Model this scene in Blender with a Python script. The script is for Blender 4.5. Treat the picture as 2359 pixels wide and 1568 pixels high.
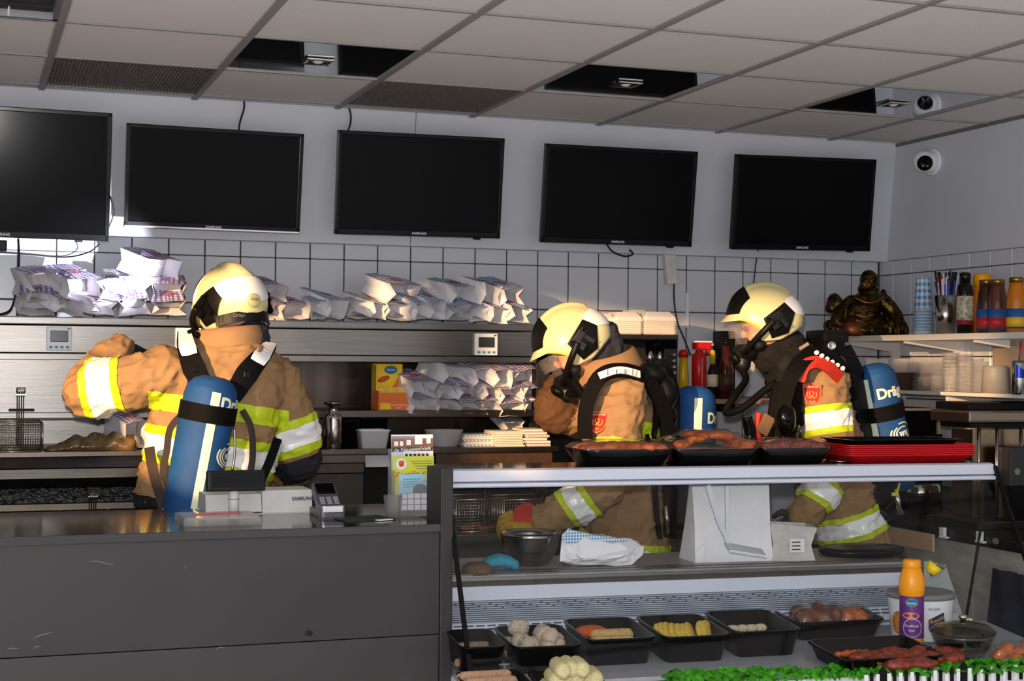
import bpy, bmesh, math, random
from mathutils import Vector, Matrix, noise
random.seed(7)
for o in list(bpy.data.objects): bpy.data.objects.remove(o)
SC = bpy.context.scene
COL = SC.collection
V = Vector
# ------------------------------------------------------------------ camera
CAMZ = 1.52
FPX, YAW, PITCH, ROLL = 3513.4, 0.3451, 0.0136, 0.0072
_f = V((math.sin(YAW)*math.cos(PITCH), math.cos(YAW)*math.cos(PITCH), math.sin(PITCH)))
_r0 = V((math.cos(YAW), -math.sin(YAW), 0)); _u0 = _r0.cross(_f)
_r = _r0*math.cos(ROLL)+_u0*math.sin(ROLL); _u = -_r0*math.sin(ROLL)+_u0*math.cos(ROLL)
CAMP = V((0, 0, CAMZ))
cam = bpy.data.objects.new('camera', bpy.data.cameras.new('camera')); COL.objects.link(cam)
cam.data.sensor_width = 36; cam.data.lens = FPX/2359*36; cam.data.clip_start = .05
cam.matrix_world = Matrix(((_r.x, _u.x, -_f.x, 0), (_r.y, _u.y, -_f.y, 0), (_r.z, _u.z, -_f.z, CAMZ), (0, 0, 0, 1)))
SC.camera = cam
# ------------------------------------------------------------------ light
W = bpy.data.worlds.new('world'); SC.world = W; W.use_nodes = True
W.node_tree.nodes['Background'].inputs[0].default_value = (.80, .80, .84, 1)
W.node_tree.nodes['Background'].inputs[1].default_value = 1.35
def lamp(name, kind, loc, energy, color, **kw):
    d = bpy.data.lights.new(name, kind); d.energy = energy; d.color = color
    for k, v in kw.items():
        if k != 'aim': setattr(d, k, v)
    o = bpy.data.objects.new(name, d); COL.objects.link(o); o.location = loc
    if 'aim' in kw: o.rotation_euler = (V(kw['aim'])-V(loc)).to_track_quat('-Z', 'Y').to_euler()
    return o
lamp('camera_flash', 'POINT', CAMP+V((.0, .06, .13)), 262, (1, .97, .95), shadow_soft_size=.03)
lamp('street_floodlight', 'SPOT', (-5, -1.6, 2.9), 8200, (1, .60, .29), shadow_soft_size=.05,
     spot_size=math.radians(44), spot_blend=.2, aim=(2.0, 5.6, 1.45))
SC.view_settings.view_transform = 'Standard'; SC.view_settings.look = 'None'
SC.view_settings.exposure = 0; SC.view_settings.gamma = 1; SC.view_settings.use_curve_mapping = False

# ------------------------------------------------------------------ helpers
def ray(u, v): return _f*FPX+_r*(u-1179.5)+_u*(784-v)
def P(u, v, y=None, z=None, x=None):
    d = ray(u, v)
    if y is not None: t = y/d.y
    elif x is not None: t = x/d.x
    else: t = (z-CAMZ)/d.z
    return CAMP+d*t
def pxm(u, y):                      # pixels per metre (vertical) at that column and depth
    d = ray(u, 830); return FPX/((d*(y/d.y)).dot(_f))
def lin(c):
    c = c/255; return c/12.92 if c <= .04045 else ((c+.055)/1.055)**2.4
def rgb(c): return (lin(c[0]), lin(c[1]), lin(c[2]), 1)
MATS = {}
def M(name, col, rough=.5, metal=0, var=.0, vs=20, bump=0, bs=150, trans=0, alpha=1, coat=0, stretch=None, ior=1.45, spec=.5, sss=0, col2=None):
    if name in MATS: return MATS[name]
    m = bpy.data.materials.new(name); m.use_nodes = True; MATS[name] = m
    n = m.node_tree.nodes; l = m.node_tree.links; b = n['Principled BSDF']
    c = rgb(col); b.inputs['Base Color'].default_value = c
    b.inputs['Roughness'].default_value = rough; b.inputs['Metallic'].default_value = metal
    b.inputs['Transmission Weight'].default_value = trans; b.inputs['Alpha'].default_value = alpha
    b.inputs['Coat Weight'].default_value = coat; b.inputs['IOR'].default_value = ior
    b.inputs['Specular IOR Level'].default_value = spec
    if var or bump or col2:
        tc = n.new('ShaderNodeTexCoord'); mp = n.new('ShaderNodeMapping'); l.new(tc.outputs['Object'], mp.inputs[0])
        if stretch: mp.inputs['Scale'].default_value = stretch
    if var or col2:
        nz = n.new('ShaderNodeTexNoise'); nz.inputs['Scale'].default_value = vs; nz.inputs['Detail'].default_value = 5
        l.new(mp.outputs[0], nz.inputs['Vector'])
        rp = n.new('ShaderNodeValToRGB'); l.new(nz.outputs['Fac'], rp.inputs[0])
        c2 = rgb(col2) if col2 else tuple(x*(1-var) for x in c[:3])+(1,)
        c1 = c if col2 else tuple(min(1, x*(1+var*.6)) for x in c[:3])+(1,)
        rp.color_ramp.elements[0].position = .35; rp.color_ramp.elements[1].position = .65
        rp.color_ramp.elements[0].color = c2; rp.color_ramp.elements[1].color = c1
        l.new(rp.outputs[0], b.inputs['Base Color'])
    if bump:
        nb = n.new('ShaderNodeTexNoise'); nb.inputs['Scale'].default_value = bs; nb.inputs['Detail'].default_value = 4
        l.new(mp.outputs[0], nb.inputs['Vector'])
        bp = n.new('ShaderNodeBump'); bp.inputs['Strength'].default_value = bump; bp.inputs['Distance'].default_value = .01
        l.new(nb.outputs['Fac'], bp.inputs['Height']); l.new(bp.outputs[0], b.inputs['Normal'])
    return m
def gingham(name, col, su, sv, rough=.7):
    """white paper printed with woven checks, laid out by UV"""
    if name in MATS: return MATS[name]
    m = M(name, (236, 236, 240), rough); n = m.node_tree.nodes; l = m.node_tree.links
    tc = n.new('ShaderNodeTexCoord'); sp = n.new('ShaderNodeSeparateXYZ'); l.new(tc.outputs['UV'], sp.inputs[0])
    outs = []
    for k, s in ((0, su), (1, sv)):
        a = n.new('ShaderNodeMath'); a.operation = 'MULTIPLY'; a.inputs[1].default_value = s; l.new(sp.outputs[k], a.inputs[0])
        f = n.new('ShaderNodeMath'); f.operation = 'FRACT'; l.new(a.outputs[0], f.inputs[0])
        g = n.new('ShaderNodeMath'); g.operation = 'GREATER_THAN'; g.inputs[1].default_value = .5; l.new(f.outputs[0], g.inputs[0])
        outs.append(g)
    ad = n.new('ShaderNodeMath'); ad.operation = 'ADD'; l.new(outs[0].outputs[0], ad.inputs[0]); l.new(outs[1].outputs[0], ad.inputs[1])
    ml = n.new('ShaderNodeMath'); ml.operation = 'MULTIPLY'; ml.inputs[1].default_value = .5; l.new(ad.outputs[0], ml.inputs[0])
    rp = n.new('ShaderNodeValToRGB'); rp.color_ramp.elements[0].color = rgb((236, 236, 240)); rp.color_ramp.elements[1].color = rgb(col)
    l.new(ml.outputs[0], rp.inputs[0]); l.new(rp.outputs[0], n['Principled BSDF'].inputs['Base Color'])
    return m
def brushed(name, col, rough=.32, scale=(2, 60, 400), dirt=.25):
    m = M(name, col, rough, 1, var=dirt, vs=3, bump=.04, bs=1, stretch=scale)
    return m

def clear(name, tint=(255, 255, 255), refl=.5, rough=.03):
    """thin sheet: sees through, mirrors at grazing angles"""
    m = bpy.data.materials.new(name); m.use_nodes = True; MATS[name] = m; n = m.node_tree.nodes; l = m.node_tree.links
    n.remove(n['Principled BSDF']); tr = n.new('ShaderNodeBsdfTransparent'); tr.inputs[0].default_value = rgb(tint)
    gl = n.new('ShaderNodeBsdfGlossy'); gl.inputs['Roughness'].default_value = rough; lw = n.new('ShaderNodeLayerWeight'); lw.inputs[0].default_value = .5
    pw = n.new('ShaderNodeMath'); pw.operation = 'POWER'; pw.inputs[1].default_value = 5; l.new(lw.outputs['Facing'], pw.inputs[0])
    fr = n.new('ShaderNodeMath'); fr.operation = 'MULTIPLY_ADD'; fr.inputs[1].default_value = .8; fr.inputs[2].default_value = .12*refl; l.new(pw.outputs[0], fr.inputs[0])
    mx = n.new('ShaderNodeMixShader'); l.new(fr.outputs[0], mx.inputs[0]); l.new(tr.outputs[0], mx.inputs[1]); l.new(gl.outputs[0], mx.inputs[2]); l.new(mx.outputs[0], n['Material Output'].inputs[0])
    return m

class B:
    """collects shapes in world space (or local space) into one bmesh"""
    def __init__(s): s.bm = bmesh.new(); s.uv = s.bm.loops.layers.uv.new('UVMap')
    def face(s, vs, mi=0, uvs=None, smooth=False):
        try: f = s.bm.faces.new(vs)
        except ValueError: return None
        f.material_index = mi; f.smooth = smooth
        if uvs:
            for lp, q in zip(f.loops, uvs): lp[s.uv].uv = q
        return f
    def v(s, p): return s.bm.verts.new(p)
    def quad(s, a, b, c, d, mi=0):
        return s.face([s.v(p) for p in (a, b, c, d)], mi, [(0, 0), (1, 0), (1, 1), (0, 1)])
    def box(s, c, size, rot=None, bev=0, mi=0, seg=2):
        x, y, z = [q/2 for q in size]; c = V(c)
        rot = rot or Matrix.Identity(3)
        if not isinstance(rot, Matrix): rot = Matrix.Rotation(rot, 3, 'Z')
        vs = [s.v(c+rot @ V((i*x, j*y, k*z))) for i in (-1, 1) for j in (-1, 1) for k in (-1, 1)]
        fs = [s.face([vs[i] for i in q], mi, [(0, 0), (1, 0), (1, 1), (0, 1)]) for q in
              ((0, 1, 3, 2), (4, 6, 7, 5), (0, 4, 5, 1), (2, 3, 7, 6), (0, 2, 6, 4), (1, 5, 7, 3))]
        if bev:
            es = list({e for f in fs for e in f.edges})
            r = bmesh.ops.bevel(s.bm, geom=es, offset=bev, segments=seg, profile=.7, affect='EDGES', clamp_overlap=True)
            for f in r['faces']: f.material_index = mi
        return s
    def bb(s, a, b, bev=0, mi=0):     # box from two corners
        a = V(a); b = V(b)
        return s.box((a+b)/2, [abs(q) for q in (b-a)], None, bev, mi)
    def loft(s, rings, cap0=True, cap1=True, mi=0, smooth=True, closed=True, uv=False):
        R = [[s.v(p) for p in r] for r in rings]; n = len(R[0])
        for i in range(len(R)-1):
            for j in range(n if closed else n-1):
                k = (j+1) % n
                s.face([R[i][j], R[i][k], R[i+1][k], R[i+1][j]], mi,
                       [(j/n, i/(len(R)-1)), ((j+1)/n, i/(len(R)-1)), ((j+1)/n, (i+1)/(len(R)-1)), (j/n, (i+1)/(len(R)-1))], smooth)
        if cap0 and closed: s.face(list(reversed(R[0])), mi)
        if cap1 and closed: s.face(R[-1], mi)
        return s
    def lathe(s, prof, c=(0, 0, 0), n=20, mi=0, axis=None, cap=True, sx=1, sy=1):
        c = V(c); q = V((0, 0, 1)).rotation_difference(V(axis).normalized()).to_matrix() if axis else Matrix.Identity(3)
        rings = [[c+q @ V((r*sx*math.cos(2*math.pi*j/n), r*sy*math.sin(2*math.pi*j/n), z)) for j in range(n)] for r, z in prof]
        return s.loft(rings, cap, cap, mi)
    def cyl(s, a, b, r, r2=None, n=14, mi=0):
        a = V(a); b = V(b)
        return s.lathe([(r, 0), (r if r2 is None else r2, (b-a).length)], a, n, mi, axis=b-a)
    def tube(s, pts, r, n=8, mi=0, sm=True, flat=None):
        pts = [V(p) for p in pts]; rs = r if isinstance(r, (list, tuple)) else [r]*len(pts)
        if sm and len(pts) > 2: pts, rs = spline(pts, rs)
        rings = []; up = None
        for i, p in enumerate(pts):
            d = (pts[min(i+1, len(pts)-1)]-pts[max(i-1, 0)]).normalized()
            if up is None: up = d.orthogonal().normalized()
            up = (up-d*up.dot(d)).normalized(); sd = d.cross(up)
            rings.append([p+(up*math.cos(2*math.pi*j/n)+sd*math.sin(2*math.pi*j/n))*rs[i] for j in range(n)])
        return s.loft(rings, True, True, mi)
    def strap(s, pts, w, t, nrm, mi=0, sm=True):
        """flat band along pts, width w, thickness t, facing nrm (one vector or one per point)"""
        pts = [V(p) for p in pts]; nn = nrm if isinstance(nrm, list) else [V(nrm)]*len(pts)
        if sm and len(pts) > 2:
            k = len(pts); pts2, ts = spline(pts, list(range(k))); nn = [V(nn[int(q)]).lerp(V(nn[min(int(q)+1, k-1)]), q-int(q)) for q in ts]
            ww = w if not isinstance(w, list) else [w[int(q)]+(w[min(int(q)+1, k-1)]-w[int(q)])*(q-int(q)) for q in ts]; pts = pts2
        else: ww = w
        rings = []
        for i, p in enumerate(pts):
            d = (pts[min(i+1, len(pts)-1)]-pts[max(i-1, 0)]).normalized(); q = V(nn[i]); q = (q-d*q.dot(d)).normalized(); sd = d.cross(q)
            h = (ww[i] if isinstance(ww, list) else ww)/2
            rings.append([p+sd*h+q*t/2, p-sd*h+q*t/2, p-sd*h-q*t/2, p+sd*h-q*t/2])
        return s.loft(rings, True, True, mi, False)
    def ball(s, c, r, sub=2, mi=0, rot=None):
        r = V(r) if hasattr(r, '__len__') else V((r, r, r)); m = (rot or Matrix.Identity(3)) @ Matrix.Diagonal(r)
        rr = bmesh.ops.create_icosphere(s.bm, subdivisions=sub, radius=1, matrix=Matrix.Translation(V(c)) @ m.to_4x4())
        for vv in rr['verts']:
            for f in vv.link_faces: f.material_index = mi; f.smooth = True
        return s
    def prism(s, poly, fr, to, mi=0):
        """poly: points; extruded by vector to-fr added"""
        d = V(to)-V(fr); a = [V(p) for p in poly]
        return s.loft([a, [p+d for p in a]], True, True, mi, False)
def spline(pts, rs, k=5):
    o = []; q = []
    n = len(pts)
    for i in range(n-1):
        p0, p1, p2, p3 = pts[max(i-1, 0)], pts[i], pts[i+1], pts[min(i+2, n-1)]
        for j in range(k):
            t = j/k
            o.append(.5*((2*p1)+(p2-p0)*t+(2*p0-5*p1+4*p2-p3)*t*t+(3*p1-p0-3*p2+p3)*t**3)); q.append(rs[i]+(rs[i+1]-rs[i])*t)
    o.append(pts[-1]); q.append(rs[-1]); return o, q
def base_of(o):
    v = V((0, 0, 0))
    while o: v += o.location; o = o.parent
    return v
def finish(name, me, mats, parent):
    o = bpy.data.objects.new(name, me); COL.objects.link(o)
    for m in (mats if isinstance(mats, (list, tuple)) else [mats]): me.materials.append(m)
    if parent: o.parent = parent
    return o
def obj(name, b, mats, parent=None, base=None, local=False):
    """b: B in world coordinates; origin goes to the parent's base (or to base)"""
    bm = b.bm
    if parent is not None and not local: off = base_of(parent)
    elif parent is None and not local:
        if base is None:
            xs = [v.co for v in bm.verts]; lo = min(c.z for c in xs)
            base = V((sum(c.x for c in xs)/len(xs), sum(c.y for c in xs)/len(xs), lo))
        off = V(base)
    else: off = V((0, 0, 0))
    if off.length: bmesh.ops.translate(bm, verts=bm.verts, vec=-off)
    bmesh.ops.recalc_face_normals(bm, faces=bm.faces)
    me = bpy.data.meshes.new(name); bm.to_mesh(me); bm.free()
    o = finish(name, me, mats, parent)
    if parent is None and not local: o.location = off
    return o
def tag(o, label, cat, group=None):
    o['label'] = label; o['category'] = cat
    if group: o['group'] = group
    return o
def thing(name, label, cat, loc, group=None):
    o = bpy.data.objects.new(name, None); COL.objects.link(o); o.location = loc; o.empty_display_size = .05
    return tag(o, label, cat, group)
def struct(name, b, mats, parent=None, base=(0, 0, 0)):
    o = obj(name, b, mats, parent, base)
    if parent is None: o['kind'] = 'structure'
    return o
def copy_thing(o, loc, rot=None, label=None, scale=None):
    r = o.copy(); COL.objects.link(r); r.location = loc
    if rot is not None: r.rotation_euler = rot
    if scale is not None: r.scale = scale
    if label: r['label'] = label
    for ch in o.children:
        c = ch.copy(); COL.objects.link(c); c.parent = r
        for g in ch.children:
            d = g.copy(); COL.objects.link(d); d.parent = c
    return r
def text(name, s, size, mat, fn, parent, bold=0, align='CENTER', shear=0, fine=False):
    """flat lettering: fn(x,y) -> world point"""
    c = bpy.data.curves.new('t', 'FONT'); c.body = s; c.size = size; c.align_x = align; c.align_y = 'CENTER'; c.offset = bold; c.shear = shear
    c.resolution_u = 3
    o = bpy.data.objects.new('t', c); me = bpy.data.meshes.new_from_object(o)
    bpy.data.objects.remove(o)
    bm = bmesh.new(); bm.from_mesh(me); bpy.data.meshes.remove(me)
    if fine: bmesh.ops.subdivide_edges(bm, edges=[e for e in bm.edges if e.calc_length() > size*.12], cuts=2); bmesh.ops.triangulate(bm, faces=bm.faces)
    off = base_of(parent)
    for v in bm.verts: v.co = V(fn(v.co.x, v.co.y))-off
    me = bpy.data.meshes.new(name); bm.to_mesh(me); bm.free()
    return finish(name, me, mat, parent)
def plane_map(o, ex, ey): 
    o = V(o); ex = V(ex).normalized(); ey = V(ey).normalized()
    return lambda x, y: o+ex*x+ey*y
def mesh_of(o):
    """evaluated mesh (modifiers applied)"""
    dg = bpy.context.evaluated_depsgraph_get(); return bpy.data.meshes.new_from_object(o.evaluated_get(dg))
def patch(src, planes, pred, off, name, mat, parent, thick=0, mats=None):
    """piece of a surface cut out between planes and lifted off it: planes keep the side the normal points to (coordinates of src)"""
    bm = bmesh.new(); bm.from_mesh(src)
    for co, no in planes:
        bmesh.ops.bisect_plane(bm, geom=bm.verts[:]+bm.edges[:]+bm.faces[:], plane_co=V(co), plane_no=V(no), clear_inner=True, dist=1e-5)
    if pred: bmesh.ops.delete(bm, geom=[f for f in bm.faces if not pred(f.calc_center_median())], context='FACES')
    bm.normal_update()
    for v in bm.verts: v.co += v.normal*off
    if thick:
        bmesh.ops.solidify(bm, geom=bm.faces[:], thickness=-thick)
    me = bpy.data.meshes.new(name); bm.to_mesh(me); bm.free()
    for p in me.polygons: p.use_smooth = True; p.material_index = 0
    me.materials.clear()
    return finish(name, me, mat, parent)
def remesh(b, vox, name, mat, parent, smooth=4, fn=None, off=None):
    """join overlapping closed shapes into one continuous skin"""
    o = obj('tmp', b, mat, None, base=(0, 0, 0)); md = o.modifiers.new('r', 'REMESH'); md.mode = 'VOXEL'; md.voxel_size = vox
    if smooth: s = o.modifiers.new('s', 'SMOOTH'); s.iterations = smooth; s.factor = .5
    me = mesh_of(o); old = o.data; bpy.data.objects.remove(o); bpy.data.meshes.remove(old)
    off = base_of(parent) if parent else V((0, 0, 0))
    if fn:
        me.update(); ns = [v.normal.copy() for v in me.vertices]
        for v, n in zip(me.vertices, ns): v.co = fn(v.co.copy(), n)
    for v in me.vertices: v.co -= off
    me.update(); me.materials.clear()
    for p in me.polygons: p.use_smooth = True; p.material_index = 0
    return finish(name, me, mat, parent)
ORD = ['first', 'second', 'third', 'fourth', 'fifth', 'sixth', 'seventh', 'eighth', 'ninth', 'tenth', 'eleventh', 'twelfth', 'thirteenth', 'fourteenth']

# ------------------------------------------------------------------ shared materials
WHITEWALL = M('painted_panel', (205, 208, 216), .45, var=.04, vs=2)
TILE = M('glazed_tile', (203, 206, 213), .22, var=.05, vs=3)
GROUT = M('dark_grout', (72, 68, 66), .9)
CEILT = M('mineral_ceiling_tile', (232, 229, 226), .9, var=.05, vs=300, bump=.15, bs=500)
RUN = M('ceiling_runner_grey', (150, 146, 143), .5)
MIRROR = M('mirror_tile', (225, 228, 230), .03, 1)
STEEL = brushed('brushed_steel', (128, 125, 121), .33)
STEELD = brushed('dark_steel', (98, 90, 82), .36)
STEELP = M('polished_steel', (200, 198, 194), .16, 1, var=.1, vs=8)
BLACK = M('black_plastic', (11, 11, 12), .42, spec=.22)
BLACKG = M('black_gloss', (7, 7, 9), .14, spec=.22)
DARK = M('dark_void', (22, 20, 19), .8)
WHITE = M('white_plastic', (228, 230, 234), .35)
PAPER = M('white_paper', (235, 233, 236), .75, var=.05, vs=12, bump=.1, bs=25)
GLASS = M('clear_glass', (250, 252, 252), .01, trans=1, ior=1.02, alpha=.25, spec=.3)
PLASTIC = M('clear_plastic', (235, 236, 238), .12, trans=.85, ior=1.15, alpha=.55)
GREYBTN = M('teal_button', (70, 150, 175), .5)
RED = M('red_plastic', (200, 22, 30), .35)
CABLE = M('black_cable', (20, 19, 19), .5)

# ------------------------------------------------------------------ room shell
WY = 6.489; RX = 4.27; CZ = CAMZ+1.0655
LX = -1.6
Z1 = CAMZ+.436; ZT = CAMZ+.5048          # first grout row and top of the tiling
b = B(); b.bb((LX-.1, WY, -.02), (RX+.1, WY+.1, CZ+.35)); wb = struct('wall_back', b, GROUT)
b = B(); b.bb((RX, -1.5, -.02), (RX+.1, WY, CZ+.35)); wr = struct('wall_right', b, GROUT)
def tile_mesh(w, h, t, name):
    b = B(); b.box((0, -t/2, 0), (w, t, h), bev=.0025, seg=1)
    bm = b.bm; bmesh.ops.recalc_face_normals(bm, faces=bm.faces); me = bpy.data.meshes.new(name); bm.to_mesh(me); bm.free(); me.materials.append(TILE); return me
G = .005
tm = tile_mesh(.15-G, .2-G, .008, 'tile'); tmt = tile_mesh(.15-G, ZT-Z1-G*.5, .008, 'tile_cut')
for k in range(-10, 20):
    x = 1.2523+.15*k+.075
    for j in range(-1, 6):
        if j > 1 and x < 2.1: continue
        z = Z1-.2*j-.1 if j >= 0 else (Z1+ZT)/2
        o = bpy.data.objects.new('tile', tm if j >= 0 else tmt); COL.objects.link(o); o.parent = wb
        o.location = (x, WY, z)
        if x+.075 > RX: o.scale.x = (RX-x+.075)/.15; o.location.x = (x-.075+RX)/2
for k in range(0, 20):
    y = 6.216+.15*1-.15*k+.075
    for j in range(-1, 5):
        z = Z1-.2*j-.1 if j >= 0 else (Z1+ZT)/2
        o = bpy.data.objects.new('tile', tm if j >= 0 else tmt); COL.objects.link(o); o.parent = wr
        o.location = (RX, min(y, WY-.06), z); o.rotation_euler.z = -math.pi/2
        if y+.07 > WY: o.location.y = (y-.075+WY)/2; o.scale.x = max(.15, (WY-y+.075)/.15)
# smooth white panels above the tiling, joint under the third television
jx = P(945, 560, y=6.41).x
FB, FT = 6.41, 6.33          # the fascia board leans into the room: bottom and top depth
def fascia(x0, x1):
    b = B(); b.loft([[V((x, FB, ZT-.004)), V((x, FT, CZ+.02)), V((x, WY, CZ+.02)), V((x, WY, ZT-.004))] for x in (x0, x1)], smooth=False); return b
struct('panel', fascia(LX, jx-.0015), WHITEWALL, wb)
struct('panel', fascia(jx+.0015, RX-.001), WHITEWALL, wb)
b = B(); b.bb((RX-.016, 3.2, ZT), (RX, WY, CZ+.02)); struct('panel', b, WHITEWALL, wr)
b = B(); b.bb((RX-.01, -1.5, 0), (RX, 3.5, ZT)); struct('panel', b, WHITEWALL, wr)
# left wall outside the frame, added to block and shape the warm floodlight
b = B(); yy = .0                      # openings cut to let light onto chosen spots, solid parts hold it back
for y0, y1, z0, z1 in ((.95, 1.4, 2.2, 2.42), (1.4, 2.08, 2.02, 2.40), (2.27, 2.40, 1.82, 2.38), (2.40, 2.98, 1.82, 2.27)):
    if y0 > yy: b.bb((LX-.03, yy, 0), (LX, y0, CZ))
    b.bb((LX-.03, y0, 0), (LX, y1, z0)).bb((LX-.03, y0, z1), (LX, y1, CZ)); yy = y1
b.bb((LX-.03, yy, 0), (LX, WY, CZ))
struct('wall_left_light_mask', b, WHITEWALL)
b = B(); b.bb((LX-.2, -1.5, -.1), (RX+.1, WY+.1, 0)); struct('floor', b, M('floor_tile', (205, 202, 198), .4, var=.1, vs=4))

# ceiling: grid of runners, each tile a part
cx0, cy0 = .8796, 5.0306
b = B(); b.bb((LX-.1, -1.5, CZ+.12), (RX+.1, WY+.1, CZ+.16)); ce = struct('ceiling', b, M('void_above', (60, 58, 56), .9))
b = B(); b.box((0, 0, .012), (.572, .572, .015), bev=.003, seg=1)
b.loft([[V((sx*a, sy*a, z)) for sx, sy in ((-1, -1), (1, -1), (1, 1), (-1, 1))] for a, z in ((.2965, .012), (.2965, .008), (.291, .006), (.2865, .006), (.2865, .02))], False, False, smooth=False)
bm = b.bm; bmesh.ops.recalc_face_normals(bm, faces=bm.faces); ctm = bpy.data.meshes.new('ceiling_tile'); bm.to_mesh(ctm); bm.free(); ctm.materials.append(CEILT)
def part_mesh(name, b, mats):
    bmesh.ops.recalc_face_normals(b.bm, faces=b.bm.faces); me = bpy.data.meshes.new(name); b.bm.to_mesh(me); b.bm.free()
    for m in (mats if isinstance(mats, (list, tuple)) else [mats]): me.materials.append(m)
    return me
b = B(); b.box((0, 0, .008), (.588, .588, .008)); mirm = part_mesh('mirror_tile', b, MIRROR)
VENT = M('perforated_vent', (128, 120, 112), .8, var=.5, vs=60, stretch=(1, 2.5, 1))
b = B(); n = 44
for i in range(n): b.box((-.29+.58*(i+.5)/n, 0, .008), (.0075, .585, .012), rot=Matrix.Rotation(.5, 3, 'Y'))
for j in range(14): b.box((0, -.29+.58*(j+.5)/14, .012), (.585, .004, .004))
b.box((0, 0, .022), (.59, .59, .004)); ventm = part_mesh('vent_grille', b, VENT)
mirrors = {(0, 0), (2, 0), (4, 0)}; vents = {(-1, 1), (1, 1)}; lightc = {(-2, -1)}
for i in range(-5, 6):
    for j in range(-9, 4):
        x = cx0+.6*i+.3; y = cy0+.6*j+.3
        if i == 5: 
            if x-.3 > RX: continue
        if y-.3 > FT or x+.3 < LX: continue
        if (i, j) in lightc: continue
        me, nm = (mirm, 'mirror_tile') if (i, j) in mirrors else (ventm, 'vent_grille') if (i, j) in vents else (ctm, 'ceiling_tile')
        o = bpy.data.objects.new(nm, me); COL.objects.link(o); o.parent = ce; o.location = (x, y, CZ)
        if y+.3 > FT: o.scale.y = (FT-.002-(y-.3))/.6; o.location.y = (y-.3+FT-.002)/2
        if x+.3 > RX: o.scale.x = (RX-.004-(x-.3))/.6; o.location.x = (x-.3+RX-.004)/2
for i in range(-5, 6):
    x = cx0+.6*i; b = B(); b.bb((x-.012, -.5, CZ-.002), (x+.012, WY, CZ+.03)); struct('runner', b, RUN, ce)
for j in range(-9, 3):
    y = cy0+.6*j; b = B(); b.bb((LX, y-.0075, CZ-.001), (RX, y+.0075, CZ+.03)); struct('cross_runner', b, RUN, ce)
b = B(); b.bb((RX-.02, 0, CZ-.012), (RX, WY, CZ+.004)); struct('edge_trim', b, M('edge_trim', (110, 106, 104), .6), ce)
# louvred fluorescent fitting at the top left
lx, ly = cx0+.6*-2+.3, cy0+.6*-1+.3
t = thing('ceiling_light', 'square louvred fluorescent ceiling light at upper left corner', 'ceiling light', (lx, ly, CZ))
b = B()
for s in (-1, 1): b.box((lx+s*.285, ly, CZ+.03), (.025, .595, .06)); b.box((lx, ly+s*.285, CZ+.03), (.595, .025, .06))
b.box((lx, ly, CZ+.062), (.59, .59, .004)); obj('frame', b, M('light_frame', (150, 150, 155), .4, .6), t)
for k in range(3):
    b = B(); b.box((lx-.14+.14*k, ly, CZ+.035), (.006, .55, .04)); obj('louvre', b, STEELP, t)
for k in range(9):
    b = B(); b.box((lx, ly-.24+.06*k, CZ+.035), (.55, .003, .04)); obj('louvre', b, STEELP, t)
# recessed downlights in the mirror tiles
for k, (i, j) in enumerate(sorted(mirrors)):
    x = cx0+.6*i+.3; y = cy0+.6*j+.3+.02
    nm = ['above the second and third televisions', 'above the fourth television', 'near the security camera'][k]
    t = thing('downlight', 'small square chrome downlight in mirror tile '+nm, 'downlight', (x, y, CZ), 'downlights in the mirror tiles')
    b = B()
    for s in (-1, 1): b.box((x+s*.045, y, CZ-.002), (.012, .102, .008), bev=.002, seg=1); b.box((x, y+s*.045, CZ-.002), (.102, .012, .008), bev=.002, seg=1)
    obj('frame', b, STEELP, t)
    b = B(); b.lathe([(.040, 0), (.034, -.004), (.030, .0), (.018, .003)], (x, y, CZ-.001), 20); obj('ring', b, M('downlight_ring', (90, 88, 86), .3, 1), t)
    b = B(); b.ball((x, y, CZ), (.02, .02, .01)); obj('bulb', b, M('bulb_glass', (225, 215, 190), .15), t)
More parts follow.
